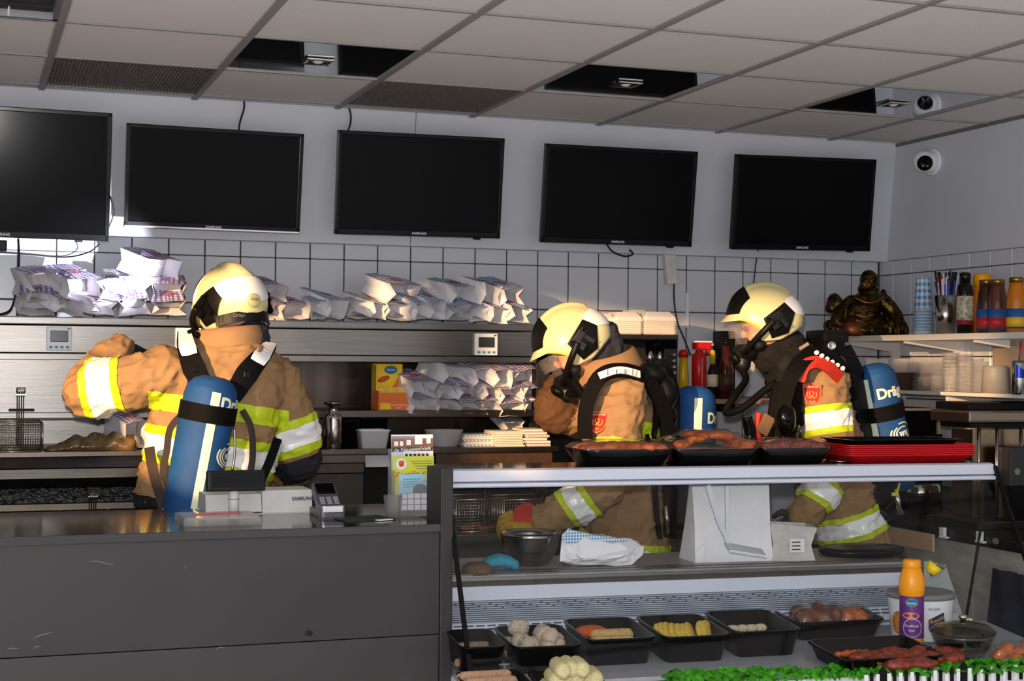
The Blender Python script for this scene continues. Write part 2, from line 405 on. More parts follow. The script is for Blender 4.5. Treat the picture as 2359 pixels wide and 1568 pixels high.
# ------------------------------------------------------------------ televisions
def pr(u0, v0, u1, v1, y):
    um, vm = (u0+u1)/2, (v0+v1)/2
    return P(u0, vm, y=y).x, P(u1, vm, y=y).x, P(um, v1, y=y).z, P(um, v0, y=y).z
SCREEN = M('switched_off_screen', (4, 4, 5), .14, spec=.1)
BEZ = M('piano_black_bezel', (8, 8, 9), .2, spec=.2)
LOGO = M('logo_grey', (190, 195, 205), .4)
def tv(tl, tr, br, bl, yt, yb, label, chrome=False, cable=None, logo=.5):
    a = [P(*q, y=y) for q, y in ((tl, yt), (tr, yt), (br, yb), (bl, yb))]
    c = (a[0]+a[1]+a[2]+a[3])/4
    ex = ((a[1]-a[0])+(a[2]-a[3])); w = ex.length/2; ex.normalize()
    ez = ((a[0]-a[3])+(a[1]-a[2])); ez = (ez-ex*ez.dot(ex)); h = ez.length/2; ez.normalize(); ey = ex.cross(ez)*-1   # toward camera
    ey = ez.cross(ex)*-1
    if ey.y > 0: ey = -ey
    R = Matrix((ex, ey, ez)).transposed()
    t = thing('television', label, 'television', (c.x, c.y, c.z-h/2), 'televisions on the fascia')
    b = B(); b.box(c-ey*.028, (w*.96, .034, h*.95), R, .01); b.box(c-ey*.055, (w*.45, .03, h*.45), R, .01); obj('housing', b, BLACK, t)
    b = B(); b.bb((c.x-.07, c.y+.05, c.z-.06), (c.x+.07, 6.385, c.z+.06), .004); obj('wall_mount', b, BLACK, t)
    b = B(); m = .017
    for s in (-1, 1):
        b.box(c+ex*s*(w/2-m/2), (m, .03, h), R, .003); 
    b.box(c+ez*(h/2-m/2), (w, .03, m), R, .003); b.box(c-ez*(h/2-m*.75), (w, .03, m*1.5), R, .003); obj('bezel', b, BEZ, t)
    b = B(); b.box(c+ey*.004-ez*-.003, (w-2*m, .012, h-2.4*m), R); obj('screen', b, SCREEN, t)
    if chrome:
        b = B(); b.box(c-ez*(h/2-.004)+ey*.012, (w*.995, .012, .009), R, .002); obj('lower_trim', b, STEELP, t)
    else:
        b = B(); b.box(c-ez*(h/2+.003)+ex*w*.36, (.03, .02, .01), R, .002); obj('sensor', b, BLACK, t)
    text('brand_lettering', 'SAMSUNG', .014 if w < .9 else .02, LOGO, plane_map(c-ez*(h/2-.012)+ey*.0165+ex*w*(logo-.5), ex, ez), t, bold=.0006)
    return t, c, ex, ey, ez, w, h
TYT, TYB = 6.20, 6.265
tv((-262, 224), (258, 264), (251, 552), (-262, 540), 6.10, 6.17, 'large glossy black television cut off by left edge of photo', logo=.505)
tv((290, 283), (698, 308), (690, 538), (286, 521), TYT, TYB, 'black television with chrome lower edge, second from the left', True)
tv((777, 299), (1160, 318), (1150, 549), (771, 538), TYT, TYB, 'middle black television, third of five on the white fascia')
tv((1257, 330), (1607, 349), (1588, 568), (1243, 557), TYT, TYB, 'fourth black television from the left, above the bending firefighter')
tv((1697, 355), (2018, 367), (1998, 578), (1680, 573), TYT, TYB, 'rightmost black television next to the dome camera')
def cable(pts, r, label, name='cable', mat=CABLE):
    b = B(); b.tube(pts, r, 6); return tag(obj(name, b, mat), label, 'cable')
yf = lambda v: FT+(FB-FT)*min(1, max(0, (v-300)/280))-.012
cable([P(562, 228, y=yf(228)), P(562, 250, y=yf(250)), P(553, 280, y=yf(280)), P(550, 300, y=6.26)], .004, 'thin black cable from ceiling into second television')
cable([P(803, 245, y=yf(228)), P(808, 265, y=yf(250)), P(807, 285, y=yf(280)), P(801, 303, y=6.26)], .004, 'short curved black cable from ceiling into third television')
cable([P(1398, 563, y=6.36), P(1412, 580, y=6.38), P(1440, 590, y=6.39), P(1458, 585, y=6.39), P(1450, 575, y=6.38)], .004, 'black cable looping below the fourth television')
cable([P(1746, 575, y=6.40), P(1741, 610, y=6.46), P(1733, 680, y=6.46)], .003, 'thin cable running down tiles from rightmost television')
cable([P(253, 450, y=6.12), P(262, 480, y=6.14), P(260, 500, y=6.15), P(250, 525, y=6.16)], .003, 'thin cable hanging at the right side of the large television')
cable([P(42, 552, y=6.2), P(44, 600, y=6.3), P(38, 660, y=6.3), P(25, 712, y=6.2), P(-4, 725, y=6.15)], .0045, 'black cable hanging below the large television beside the paper bags')
cable([P(230, 560, y=6.2), P(205, 580, y=6.38), P(150, 592, y=6.45), P(60, 585, y=6.45), P(-20, 580, y=6.45)], .003, 'slack thin cable below the large television across the tiles')
b = B(); x0, x1, z0, z1 = pr(-30, 553, 16, 577, 6.15); b.bb((x0, 6.13, z0), (x1, 6.2, z1), .006)
tag(obj('wall_bracket', b, BLACK), 'small black mounting bracket under the large television', 'bracket')
# sensor box with cable on the tiles
t = thing('junction_box', 'narrow white plastic box with black cable on tiled wall', 'junction box', P(1545, 652, y=WY-.03))
a0, a1 = P(1540, 585, y=WY-.03), P(1547, 652, y=WY-.03); b = B(); b.box((a0+a1)/2, (.055, .035, .145), Matrix.Rotation(-.09, 3, 'Y'), .006)
obj('housing', b, M('aged_white', (214, 210, 202), .5, var=.12, vs=15), t)
b = B(); b.tube([P(1553, 652, y=6.46), P(1553, 690, y=6.475), P(1560, 740, y=6.475), P(1572, 770, y=6.475), P(1590, 815, y=6.475)], .0035, 6); obj('lead', b, CABLE, t)
b = B(); b.bb((P(1576, 675, y=WY).x, WY-.022, P(1580, 755, y=WY).z), (P(1583, 675, y=WY).x, WY-.008, P(1580, 675, y=WY).z), .002)
tag(obj('cable_duct', b, WHITE), 'slim white cable duct stuck on the tiles', 'cable duct')
# dome camera on the right wall
c = P(2128, 372, x=RX-.075)
t = thing('security_camera', 'white dome security camera with black lens face on right wall', 'security camera', c)
b = B(); b.lathe([(.062, 0), (.064, .012), (.058, .02)], (RX-.016, c.y, c.z), 24, axis=(-1, 0, 0)); obj('mounting_ring', b, WHITE, t)
b = B(); b.ball(c, (.052, .052, .052), 3); b.cyl(c, (RX-.02, c.y, c.z), .05, .05, 24); obj('dome', b, WHITE, t)
ld = (V((-.45, -.85, -.28))).normalized()
b = B(); b.lathe([(.0, .0), (.034, 0), (.036, .004), (.030, .011), (.0, .014)], c+ld*.044, 24, axis=ld); lens = obj('lens_face', b, BLACKG, t)
b = B()
for s in (-1, 1): b.ball(c+ld*.056+V((.012*s, -.002*s, -.012)), .006, 1)
obj('infrared_led', b, STEELP, lens)

# ------------------------------------------------------------------ frying range along the back wall
HY = 6.05                                   # front of the upper hood
hx1 = P(1237, 800, y=HY).x; hx0 = -.9
ztop = P(600, 737, y=HY).z; zb = P(600, 832, y=HY).z
fr = thing('frying_range', 'long brushed steel frying range with extractor hood along the back wall', 'frying range', (1.0, 6.1, 0))
def zat(v, y, u=300): return P(u, v, y=y).z
b = B(); z765 = zat(752, HY); z822 = zat(815, HY)
b.bb((hx0, HY, z765+.004), (hx1, WY-.02, ztop), .004); obj('hood_top', b, STEEL, fr)
b = B(); b.bb((hx0, HY+.004, z822+.003), (hx1, WY-.02, z765), .002); obj('hood_front', b, STEEL, fr)
b = B(); b.bb((hx0, HY, zb), (hx1, WY-.02, z822), .003); obj('hood_lower_edge', b, STEEL, fr)
b = B(); b.bb((hx1-.004, HY-.006, .3), (hx1+.055, HY+.05, zb), .002); obj('corner_post', b, STEELD, fr)
# left: closed panel below the hood; right: open shelves
xm = P(560, 900, y=HY).x
b = B(); b.bb((hx0, HY+.01, zat(948, HY+.01)), (xm, HY+.03, zb)); obj('splash_panel', b, STEEL, fr)
b = B(); x0, x1, z0, z1 = pr(20, 941, 79, 947, HY); b.bb((x0, HY-.012, z0), (x1, HY+.012, z1), .002); obj('slot_handle', b, BLACK, fr)
b = B(); b.bb((hx0, HY-.02, zat(963, HY-.02)), (xm, HY+.1, zat(949, HY-.02)), .003); obj('panel_ledge', b, STEEL, fr)
b = B(); b.bb((hx0, WY-.09, .9), (xm, WY-.07, zb)); obj('rear_panel', b, STEEL, fr)
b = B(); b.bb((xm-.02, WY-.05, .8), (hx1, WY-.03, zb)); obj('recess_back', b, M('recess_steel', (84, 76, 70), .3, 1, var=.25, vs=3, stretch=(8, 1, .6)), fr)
zs1 = P(900, 945, y=HY-.01).z; zs1b = P(900, 961, y=HY-.01).z
b = B(); b.bb((xm, HY-.01, zs1b), (hx1, WY-.03, zs1), .003); obj('upper_shelf', b, STEELD, fr)
SY = 5.88; zs2 = P(900, 1033, y=SY).z; zs2b = P(900, 1046, y=SY).z
x2 = P(1287, 1040, y=SY).x
b = B(); b.bb((xm, SY, zs2b), (x2, WY-.03, zs2), .003); obj('lower_shelf', b, STEELD, fr)
b = B(); b.bb((P(1005, 1060, y=SY+.02).x, SY+.02, P(1100, 1069, y=SY+.02).z), (x2-.02, SY+.2, zs2b), .002); obj('shelf_apron', b, M('dark_wood_edge', (70, 50, 34), .5, var=.2), fr)
# cabinet steps below the lower shelf, right of the nearest firefighter
XC0 = P(700, 1100, y=5.86).x; XC1 = P(841, 1100, y=5.86).x
b = B(); b.bb((XC0, 5.86, P(790, 1066, y=5.86).z), (XC1, 6.3, zs2b), .003); obj('drawer_front', b, M('bronze_front', (96, 86, 76), .45, .4, var=.1), fr)
b = B(); b.bb((XC0, 5.875, P(790, 1090, y=5.86).z), (XC1, 6.3, P(790, 1068, y=5.86).z), .003); obj('drawer_front', b, M('bronze_front2', (74, 64, 56), .45, .4, var=.1), fr)
b = B(); b.bb((XC0, 5.885, .05), (XC1, 6.3, P(790, 1092, y=5.86).z), .003); obj('cabinet_door', b, M('brown_door', (50, 42, 37), .5, var=.1), fr)
b = B(); b.bb((XC0, 5.84, P(790, 1178, y=5.84).z), (XC1, 5.885, P(790, 1166, y=5.84).z), .003); obj('door_rail', b, M('bronze_front', (96, 86, 76)), fr)
b = B(); b.bb((XC1+.01, 6.25, .05), (x2, 6.3, zs2b)); obj('back_board', b, DARK, fr)
# left: stepped fryer front
SX1 = P(650, 1100, y=5.75).x
def slab(n, y0, v0, y1, v1, mat, back=.25, u=150):
    a = P(u, v0, y=y0); c = P(u, v1, y=y1); b = B()
    b.prism([V((hx0, a.y, a.z)), V((hx0, c.y, c.z)), V((hx0, c.y+back, c.z)), V((hx0, a.y+back, a.z))], (hx0, 0, 0), (SX1, 0, 0)); return obj(n, b, mat, fr)
slab('work_shelf', 5.80, 1041, 5.80, 1051, STEELD, .6)
slab('sloped_front', 5.798, 1052, 5.72, 1077, STEEL, .3)
slab('front_band', 5.72, 1080, 5.71, 1101, STEEL, .3)
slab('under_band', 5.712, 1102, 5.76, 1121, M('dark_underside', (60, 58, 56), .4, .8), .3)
slab('burnt_recess', 5.95, 1118, 5.93, 1160, M('burnt_crust', (34, 34, 36), .25, .2, var=.5, vs=50, bump=1, bs=60, spec=.8), .2)
slab('lower_bar', 5.74, 1160, 5.74, 1174, STEELD, .05)
slab('lower_bar', 5.70, 1179, 5.68, 1186, STEEL, .1)
slab('fryer_rim', 5.62, 1192, 5.60, 1214, STEEL, .06)
slab('fryer_front', 5.60, 1214, 5.60, 1900, STEELD, .02)
b = B(); b.bb((hx0, 5.66, .9), (SX1, 6.3, P(150, 1196, y=5.75).z-.02)); obj('oil_pan', b, M('pan_steel', (120, 118, 116), .35, 1, var=.2), fr)
# control panels
def controller(u0, v0, u1, v1, label):
    x0, x1, z0, z1 = pr(u0, v0, u1, v1, HY); w, h = x1-x0, z1-z0
    t = thing('control_panel', label, 'control panel', ((x0+x1)/2, HY, z0), 'control panels on the hood')
    b = B(); b.bb((x0, HY-.014, z0), (x1, HY+.004, z1), .004); obj('faceplate', b, WHITE, t)
    b = B(); b.bb((x0+w*.15, HY-.018, z0+h*.36), (x1-w*.15, HY-.012, z1-h*.17), .002); obj('display', b, M('grey_display', (52, 56, 62), .2), t)
    for k in range(4):
        b = B(); q = V((x0+w*(.17+.22*k), HY-.014, z0+h*.14)); b.box(q, (w*.12, .006, h*.1), bev=.001, seg=1); obj('button', b, GREYBTN, t)
    b = B(); b.box((x1-w*.12, HY-.014, z1-h*.09), (w*.12, .004, h*.05)); obj('indicator', b, M('indicator', (40, 70, 90), .4), t)
controller(107, 752, 165, 807, 'white square control panel at the left end of hood')
controller(404, 755, 462, 810, 'white control panel mostly hidden behind the nearest helmet')
controller(1092, 768, 1144, 818, 'white square control panel above the stacked purple bags')

# ------------------------------------------------------------------ paper bags
GP = gingham('purple_checks', (88, 44, 146), 7, 9); GBL = gingham('blue_checks', (24, 100, 176), 7, 9)
PRINT = M('red_print', (142, 40, 66), .7, col2=(205, 150, 180), vs=90)
PAPIN = M('paper_inside_shade', (196, 190, 192), .8)  # greyer than the outside: shade inside the mouths put into the colour
def bag(rect, y, mat, label, group, rnd, yaw=None, L=.21):
    """snack bag lying on its side, mouth to the front; rect = pixel box of its front"""
    u0, v0, u1, v1 = rect; x0, x1, z0, z1 = pr(u0, v0, u1, v1, y); w = (x1-x0); h = (z1-z0)*.82
    cx = (x0+x1)/2; yaw = rnd.uniform(-.15, .6) if yaw is None else yaw
    b = B(); pin = rnd.uniform(.06, .2)*w; jit = lambda s=.01: rnd.uniform(-s, s)
    def ring(t, k=1.0, open_=0):
        y_ = t*L
        pts = [(-w*.5*k, h*.5), (-w*.12, h*(.55-.0*t)), (w*.12, h*.56), (w*.5*k, h*.5), (w*.5*k-pin*(.7+.5*open_), h*.02), (w*.5*k, -h*.48), (w*.15, -h*.52), (-w*.15, -h*.5), (-w*.5*k, -h*.48), (-w*.5*k+pin*(.7+.5*open_), -h*.03)]
        return [V((px+jit(.004), y_+jit(.012) if open_ else y_, pz+jit(.004))) for px, pz in pts]
    R = [ring(0, 1.02, 1), ring(.3, 1.0), ring(.65, .98), ring(1, .95)]
    verts = [[b.v(p) for p in r] for r in R]; n = 10
    for i in range(3):
        for j in range(n):
            k = (j+1) % n; top = j in (0, 1, 2)
            uu = (0, .33, .67, 1)
            uv = [(uu[j], i/3), (uu[j+1], i/3), (uu[j+1], (i+1)/3), (uu[j], (i+1)/3)] if top else None
            b.face([verts[i][j], verts[i][k], verts[i+1][k], verts[i+1][j]], 1 if top else 0, uv)
    b.face(verts[3], 0)
    # folded bottom/closure a little way inside the mouth
    q = [v.co.lerp(V((0, .05, 0)), .04)+V((0, .11+jit(.02), 0)) for v in verts[0]]; b.face([b.v(p) for p in q], 2)
    bm = b.bm; bmesh.ops.recalc_face_normals(bm, faces=bm.faces)
    me = bpy.data.meshes.new('paper_bag'); bm.to_mesh(me); bm.free()
    o = finish('paper_bag', me, [PAPER, mat, PAPIN], None); o.location = (cx, y, (z0+z1)/2+(z1-z0)*.02); o.rotation_euler = (rnd.uniform(.16, .34), rnd.uniform(-.12, .12), yaw)
    tag(o, label, 'paper bag', group)
    # printed emblem lying on the top face
    p = B(); e = .0022; s = w*.2; zt = h*.56+e
    pts = [V((s*math.cos(a)*(1+.15*math.sin(3*a)), L*.42+L*.13*math.sin(a), zt)) for a in [i*math.pi/8 for i in range(16)]]
    p.face([p.v(q) for q in pts]); me = bpy.data.meshes.new('print'); p.bm.to_mesh(me); p.bm.free(); pr_ = finish('red_print', me, PRINT, o)
    return o
rnd = random.Random(3)
rowA = [(40, 672, 125, 732), (125, 690, 205, 730), (203, 688, 275, 730), (272, 688, 345, 730), (350, 690, 428, 732)]
rowB = [(62, 625, 155, 700), (148, 638, 240, 700), (225, 640, 290, 700), (285, 640, 350, 693), (350, 652, 428, 704)]
for k, r in enumerate(rowA): bag(r, HY-.005, GP, 'purple checked bag, %s from left in lower row on the hood' % ORD[k], 'purple checked bags on the hood', rnd)
for k, r in enumerate(rowB): bag(r, HY+.01, GP, 'purple checked paper bag, %s from the left in second row on the hood' % ORD[k], 'purple checked bags on the hood', rnd)
bag((330, 595, 428, 660), HY+.03, GP, 'single purple checked paper bag on top of the pile on the hood', 'purple checked bags on the hood', rnd, .5)
bag((602, 652, 664, 700), HY+.02, GP, 'purple checked paper bag just right of the nearest helmet', 'purple checked bags on the hood', rnd, .3)
bag((606, 694, 656, 738), HY, GP, 'paper bag lying under the checked one right of the nearest helmet', 'purple checked bags on the hood', rnd, .1)
bag((652, 698, 716, 738), HY+.03, GP, 'flattened purple checked paper bag left of the blue checked row', 'purple checked bags on the hood', rnd, .2)
rowC = [(715, 692, 760, 739), (752, 688, 808, 739), (805, 692, 858, 739), (852, 697, 898, 740), (890, 696, 955, 742), (952, 695, 1000, 741), (990, 693, 1032, 741), (1030, 700, 1090, 742), (1085, 705, 1130, 744), (1128, 708, 1178, 750), (1172, 706, 1230, 748)]
for k, r in enumerate(rowC): bag(r, HY-.005+.004*(k % 3), GBL, 'blue checked paper bag, %s from left in the bottom row' % ORD[k], 'blue checked bags on the hood', rnd)
for k, r in enumerate([(890, 653, 980, 706), (1038, 656, 1108, 708), (1108, 652, 1160, 712), (1150, 660, 1212, 714)]):
    bag(r, HY+.015+.03*(k % 2), GBL, 'blue checked paper bag on upper row, %s from the left' % ORD[k], 'blue checked bags on the hood', rnd, .35)
S1 = HY-.015
for nm, rr in (('bottom', [(945, 915, 1010, 957), (1008, 920, 1065, 957), (1060, 922, 1122, 956), (1112, 922, 1165, 957), (1150, 926, 1215, 962), (1200, 922, 1248, 958)]),
               ('middle', [(945, 876, 1010, 922), (1010, 882, 1060, 924), (1055, 885, 1120, 930), (1112, 890, 1158, 930), (1150, 892, 1215, 932), (1205, 890, 1250, 926)]),
               ('top', [(1020, 842, 1095, 895), (1085, 848, 1150, 898), (1135, 850, 1200, 895), (1175, 850, 1250, 900)])):
    for k, r in enumerate(rr): bag(r, S1+.008*(k % 2), GP, 'purple checked bag on the shelf, %s from left in its %s layer' % (ORD[k], nm), 'purple checked bags on the shelf', rnd, rnd.uniform(-.1, .35), .26)
# yellow sachet box
x0, x1, z0, z1 = pr(872, 838, 943, 945, 6.06); w = x1-x0; h = z1-z0
t = thing('sachet_box', 'yellow and orange sauce sachet box standing open on the shelf', 'box', ((x0+x1)/2, 6.12, z0))
YEL = M('yellow_card', (240, 200, 20), .5); ORG = M('orange_card', (226, 110, 30), .5)
b = B(); b.bb((x0, 6.06, z0), (x1, 6.18, z0+h*.22), .002); b.bb((x0, 6.06, z0+h*.22), (x0+.006, 6.18, z0+h*.42)).bb((x1-.006, 6.06, z0+h*.22), (x1, 6.18, z0+h*.42)).bb((x0, 6.06, z0+h*.22), (x1, 6.064, z0+h*.38)); obj('tray', b, ORG, t)
b = B(); b.bb((x0+.003, 6.155, z0+h*.2), (x1-.003, 6.18, z1), .002); b.bb((x0+.001, 6.10, z0+h*.42), (x0+.006, 6.18, z1-.004)); bk = obj('back_card', b, YEL, t)
b = B(); b.lathe([(.0, 0), (.021, 0), (.021, .002)], ((x0+x1)/2+.012, 6.155, z1-h*.13), 20, axis=(0, -1, 0), sx=1.2, sy=.7); obj('emblem', b, M('emblem_blue', (30, 90, 170), .4), bk)
b = B(); b.lathe([(.0, 0), (.024, 0), (.024, .001)], ((x0+x1)/2+.012, 6.1555, z1-h*.13), 20, axis=(0, -1, 0), sx=1.2, sy=.75); obj('emblem_rim', b, M('emblem_green', (60, 150, 60), .4), bk)
text('lettering', 'Remia', .014, WHITE, plane_map(((x0+x1)/2+.012, 6.152, z1-h*.13), (1, 0, 0), (0, 0, 1)), bk, shear=.2)
b = B(); b.ball(((x0+x1)/2-.02, 6.15, z1-h*.33), (.028, .004, .011), 2, rot=Matrix.Rotation(-.35, 3, 'Y')); obj('picture', b, M('snack_print', (190, 80, 30), .5), bk)
b = B(); pp = [V((x1-.012-.05*q, 6.152, z1-h*(.2+.34*abs(q)**.7))) for q in (0, .3, .6, .9)]; b.face([b.v(q) for q in (V((x1-.008, 6.152, z1-h*.15)), V((x1-.045, 6.152, z1-h*.5)), V((x1-.008, 6.152, z1-h*.52)))]); obj('picture', b, ORG, bk)
text('lettering', 'Mosterd Sachet', .012, WHITE, plane_map(((x0+x1)/2+.02, 6.058, z0+h*.12), (1, 0, 0), (0, 0, 1)), t)
text('lettering', 'zakjes', .010, WHITE, plane_map(((x0+x1)/2+.02, 6.058, z0+h*.06), (1, 0, 0), (0, 0, 1)), t)
b = B(); b.box(((x0+x1)/2-.035, 6.059, z0+h*.09), (.045, .002, .024)); obj('picture', b, YEL, t)
for k in range(5):
    b = B(); b.box((x0+.02+.022*k, 6.1+.01*(k % 2), z0+h*.40), (.034, .012, .035), Matrix.Rotation(.3*((k % 3)-1), 3, 'Y'), .004); obj('sachet', b, M('sachet_foil', (232, 190, 60), .3), t)

# ------------------------------------------------------------------ things on the lower shelf
Z2 = zs2
def on(u, v, y): p = P(u, v, y=y); return p
p = on(767, 1033, SY+.07); s = 1/pxm(767, SY+.07)
b = B(); b.lathe([(.0, 0), (20*s, 0), (21*s, 2*s), (21*s, 68*s), (19*s, 76*s), (10.5*s, 82*s), (10*s, 96*s), (15*s, 100*s), (22*s, 103*s), (22*s, 106*s), (12*s, 108*s), (0, 108*s)], (p.x, p.y, Z2), 24)
tag(obj('shaker', b, STEELP), 'tall polished steel shaker can with narrow neck on lower shelf', 'shaker')
def tub(name, u0, v0, u1, v1, y, mat, label, z=None, taper=.82, depth=.14, cat='container', rim=True):
    x0, x1, z0, z1 = pr(u0, v0, u1, v1, y); z0 = z if z is not None else z0; w = x1-x0; cx = (x0+x1)/2; cy = y+depth/2
    def rr(w, d, z, r=.012):
        pts = []
        for sx, sy, a0 in ((1, 1, 0), (-1, 1, 90), (-1, -1, 180), (1, -1, 270)):
            for k in range(4):
                a = math.radians(a0+30*k); pts.append(V((cx+sx*(w/2-r)+r*math.cos(a), cy+sy*(d/2-r)+r*math.sin(a), z)))
        return pts
    b = B(); t = .004
    b.loft([rr(w*taper, depth*taper, z0), rr(w*.98, depth*.98, z1-.006), rr(w*1.03, depth*1.03, z1-.005), rr(w*1.03, depth*1.03, z1), rr(w*.95, depth*.95, z1), rr(w*taper*.95, depth*taper*.95, z0+t)], True, True, 0)
    return tag(obj(name, b, mat), label, cat)
tub('plastic_tub', 830, 990, 900, 1029, SY+.03, WHITE, 'white ribbed plastic tub on the lower shelf', Z2, depth=.12)
tub('plastic_tub', 792, 968, 830, 1026, SY+.09, BLACK, 'black container directly right of the steel shaker', Z2, depth=.1)
tub('plastic_tub', 832, 962, 896, 1010, SY+.2, BLACK, 'black container behind the white ribbed tub', Z2, depth=.15)
p = on(1022, 1030, SY+.11); s = 1/pxm(1022, SY+.1)
b = B(); b.lathe([(0, 0), (32*s, 0), (34*s, 3*s), (45*s, 36*s), (46*s, 39*s), (43*s, 38*s), (31*s, 5*s), (0, 4*s)], (p.x, p.y, Z2), 12)
tag(obj('bowl', b, M('grey_plastic', (170, 168, 168), .5)), 'grey faceted plastic bowl on the lower shelf beside napkins', 'bowl')
GNB = gingham('napkin_blue', (60, 130, 190), 8, 8); GNP = gingham('napkin_pink', (210, 150, 170), 8, 8)
def napkins(u0, v0, u1, v1, mat, label, n, y):
    x0, x1, z0, z1 = pr(u0, v0, u1, v1, y); h = (z1-Z2)/n
    t = thing('napkin_stack', label, 'napkins', ((x0+x1)/2, y+.08, Z2), 'napkin stacks on the lower shelf')
    for k in range(n):
        b = B(); b.box(((x0+x1)/2+rnd.uniform(-.006, .006), y+.08+rnd.uniform(-.004, .008), Z2+h*(k+.5)), ((x1-x0)*rnd.uniform(.93, 1), .16, h*.85), rnd.uniform(-.06, .06), .0012); obj('napkin', b, mat if k % 3 == 0 else PAPER2, t)
PAPER2 = M('cream_napkin', (232, 222, 206), .8)
napkins(1068, 1000, 1140, 1028, GNB, 'loose stack of blue checked napkins next to the grey bowl', 7, SY+.06)
napkins(1143, 993, 1210, 1028, PAPER2, 'middle stack of cream napkins on the lower shelf', 9, SY+.02)
napkins(1212, 988, 1266, 1028, GNP, 'right stack of pink checked napkins by the steel post', 6, SY+.02)
bag((1160, 970, 1212, 998), SY+.28, gingham('navy_checks', (52, 48, 96), 7, 9), 'dark purple checked bag behind the napkin stacks', 'purple checked bags on the shelf', rnd, 0)
b = B(); x0, x1, z0, z1 = pr(848, 1042, 905, 1078, 6.0); b.box(((x0+x1)/2, 6.05, (z0+z1)/2), (x1-x0, .004, z1-z0), Matrix.Rotation(-.35, 3, 'X'))
tag(obj('paper_sheet', b, PAPER), 'crumpled white sheet tucked under the lower shelf', 'paper')
b = B(); p0 = P(870, 1172, y=5.7); b.box(p0, (.09, .16, .004), .1); b.box(p0-V((0, 0, .5)), (.5, .25, 1.0)) ; tag(obj('side_cabinet', b, STEEL), 'low steel cabinet top behind the leaflet holder', 'cabinet')

# ------------------------------------------------------------------ fry baskets
WIRE = M('chrome_wire', (190, 180, 165), .25, 1)
def basket(name, cx, y0, z0, w, d, h, label, handle=(0, .25), step=.0085, tilt=0, hd=(-.0, .0)):
    t = thing(name, label, 'fry basket', (cx, y0+d/2, z0), 'wire fry baskets')
    b = B(); r = .0011
    def wall(a, bb, top):
        a = V(a); bb = V(bb); L = (bb-a).length; n = max(3, int(L/step)); m = max(3, int(h/step))
        for i in range(n+1): p = a.lerp(bb, i/n); b.cyl(p, p+V((0, 0, h)), r, n=3)
        for j in range(m+1): q = V((0, 0, h*j/m)); b.cyl(a+q, bb+q, r, n=3)
    x0, x1 = cx-w/2, cx+w/2; y1 = y0+d
    wall((x0, y0, z0), (x1, y0, z0), 1); wall((x0, y1, z0), (x1, y1, z0), 1); wall((x0, y0, z0), (x0, y1, z0), 1); wall((x1, y0, z0), (x1, y1, z0), 1)
    n = int(w/.014)
    for i in range(n+1): b.cyl((x0+w*i/n, y0, z0), (x0+w*i/n, y1, z0), r, n=3)
    me = obj('mesh', b, WIRE, t); me['kind'] = 'stuff'
    b = B(); c = [V((x0, y0, z0+h)), V((x1, y0, z0+h)), V((x1, y1, z0+h)), V((x0, y1, z0+h))]
    for i in range(4): b.cyl(c[i], c[(i+1) % 4], .0032, n=6); b.cyl(c[i], c[i]-V((0, 0, h)), .0028, n=6)
    for i in range(4): b.cyl(c[i]-V((0, 0, h)), c[(i+1) % 4]-V((0, 0, h)), .0028, n=6)
    obj('rim', b, WIRE, t)
    b = B(); hx, hl = handle
    for s in (-.011, -.004, .004, .011): b.tube([V((cx+hx+s, y0-.004, z0+.02)), V((cx+hx+s, y0-.006, z0+h+hl*.75)), V((cx+hx+s, y0-.045, z0+h+hl*.9))], .0022, 5, sm=False)
    b.box((cx+hx, y0-.02, z0+h+hl*.8), (.034, .012, .004)); obj('handle', b, WIRE, t)
    b = B(); b.tube([V((cx+hx-.014, y0-.04, z0+h+hl*.88)), V((cx+hx-.014, y0-.06, z0+h+hl)), V((cx+hx+.014, y0-.06, z0+h+hl)), V((cx+hx+.014, y0-.04, z0+h+hl*.88)), V((cx+hx-.014, y0-.04, z0+h+hl*.88))], .0028, 6, sm=False); obj('grip_loop', b, WIRE, t)
    return t
x0, x1, z0, z1 = pr(-40, 972, 98, 1040, 5.83)
basket('fry_basket', (x0+x1)/2, 5.83, z0, x1-x0, .17, z1-z0, 'wire fry basket with upright handle at the left edge', handle=(P(46, 1000, y=5.83).x-(x0+x1)/2, z0 and (P(46, 893, y=5.8).z-z1)))
x0, x1, z0, z1 = pr(150, 1190, 262, 1240, 5.5)
basket('fry_basket', (x0+x1)/2, 5.64, z0, x1-x0, .2, z1-z0, 'wire fry basket low in the fryer behind the dark counter', handle=(.02, .075))
for k, (u0, u1, hx) in enumerate(((1052, 1158, .03), (1162, 1292, .05))):
    x0, x1, z0, z1 = pr(u0, 1150, u1, 1224, 5.62)
    t = basket('fry_basket', (x0+x1)/2, 5.62, z0, x1-x0, .22, z1-z0, ['wire fry basket seen through glass beside the dark end panel', 'wire fry basket at the yellow glove of bending firefighter'][k], handle=(hx, .06), step=.011)
# fryer block below those baskets
xa = P(1000, 1230, y=5.6).x; xb = P(1330, 1230, y=5.6).x
b = B(); z = P(1150, 1225, y=5.6).z; b.bb((xa, 5.58, .05), (xb, 6.24, z-.004), .004); tag(obj('fryer_cabinet', b, STEEL), 'low steel fryer cabinet under the golden lit baskets', 'cabinet')
for k in range(7):
    p = P(1072+14*k, 1216-3*(k % 3), y=5.70+.02*(k % 3)); b = B(); b.ball(p, (.024, .012, .010), 2, rot=Matrix.Rotation(k*.9, 3, 'Z'))
    tag(obj('fried_snack', b, M('fried_crust', (176, 92, 34), .6, var=.3, vs=80, bump=.5)), 'brown fried snack lying in the left golden fry basket', 'snack', 'fried snacks in the basket')
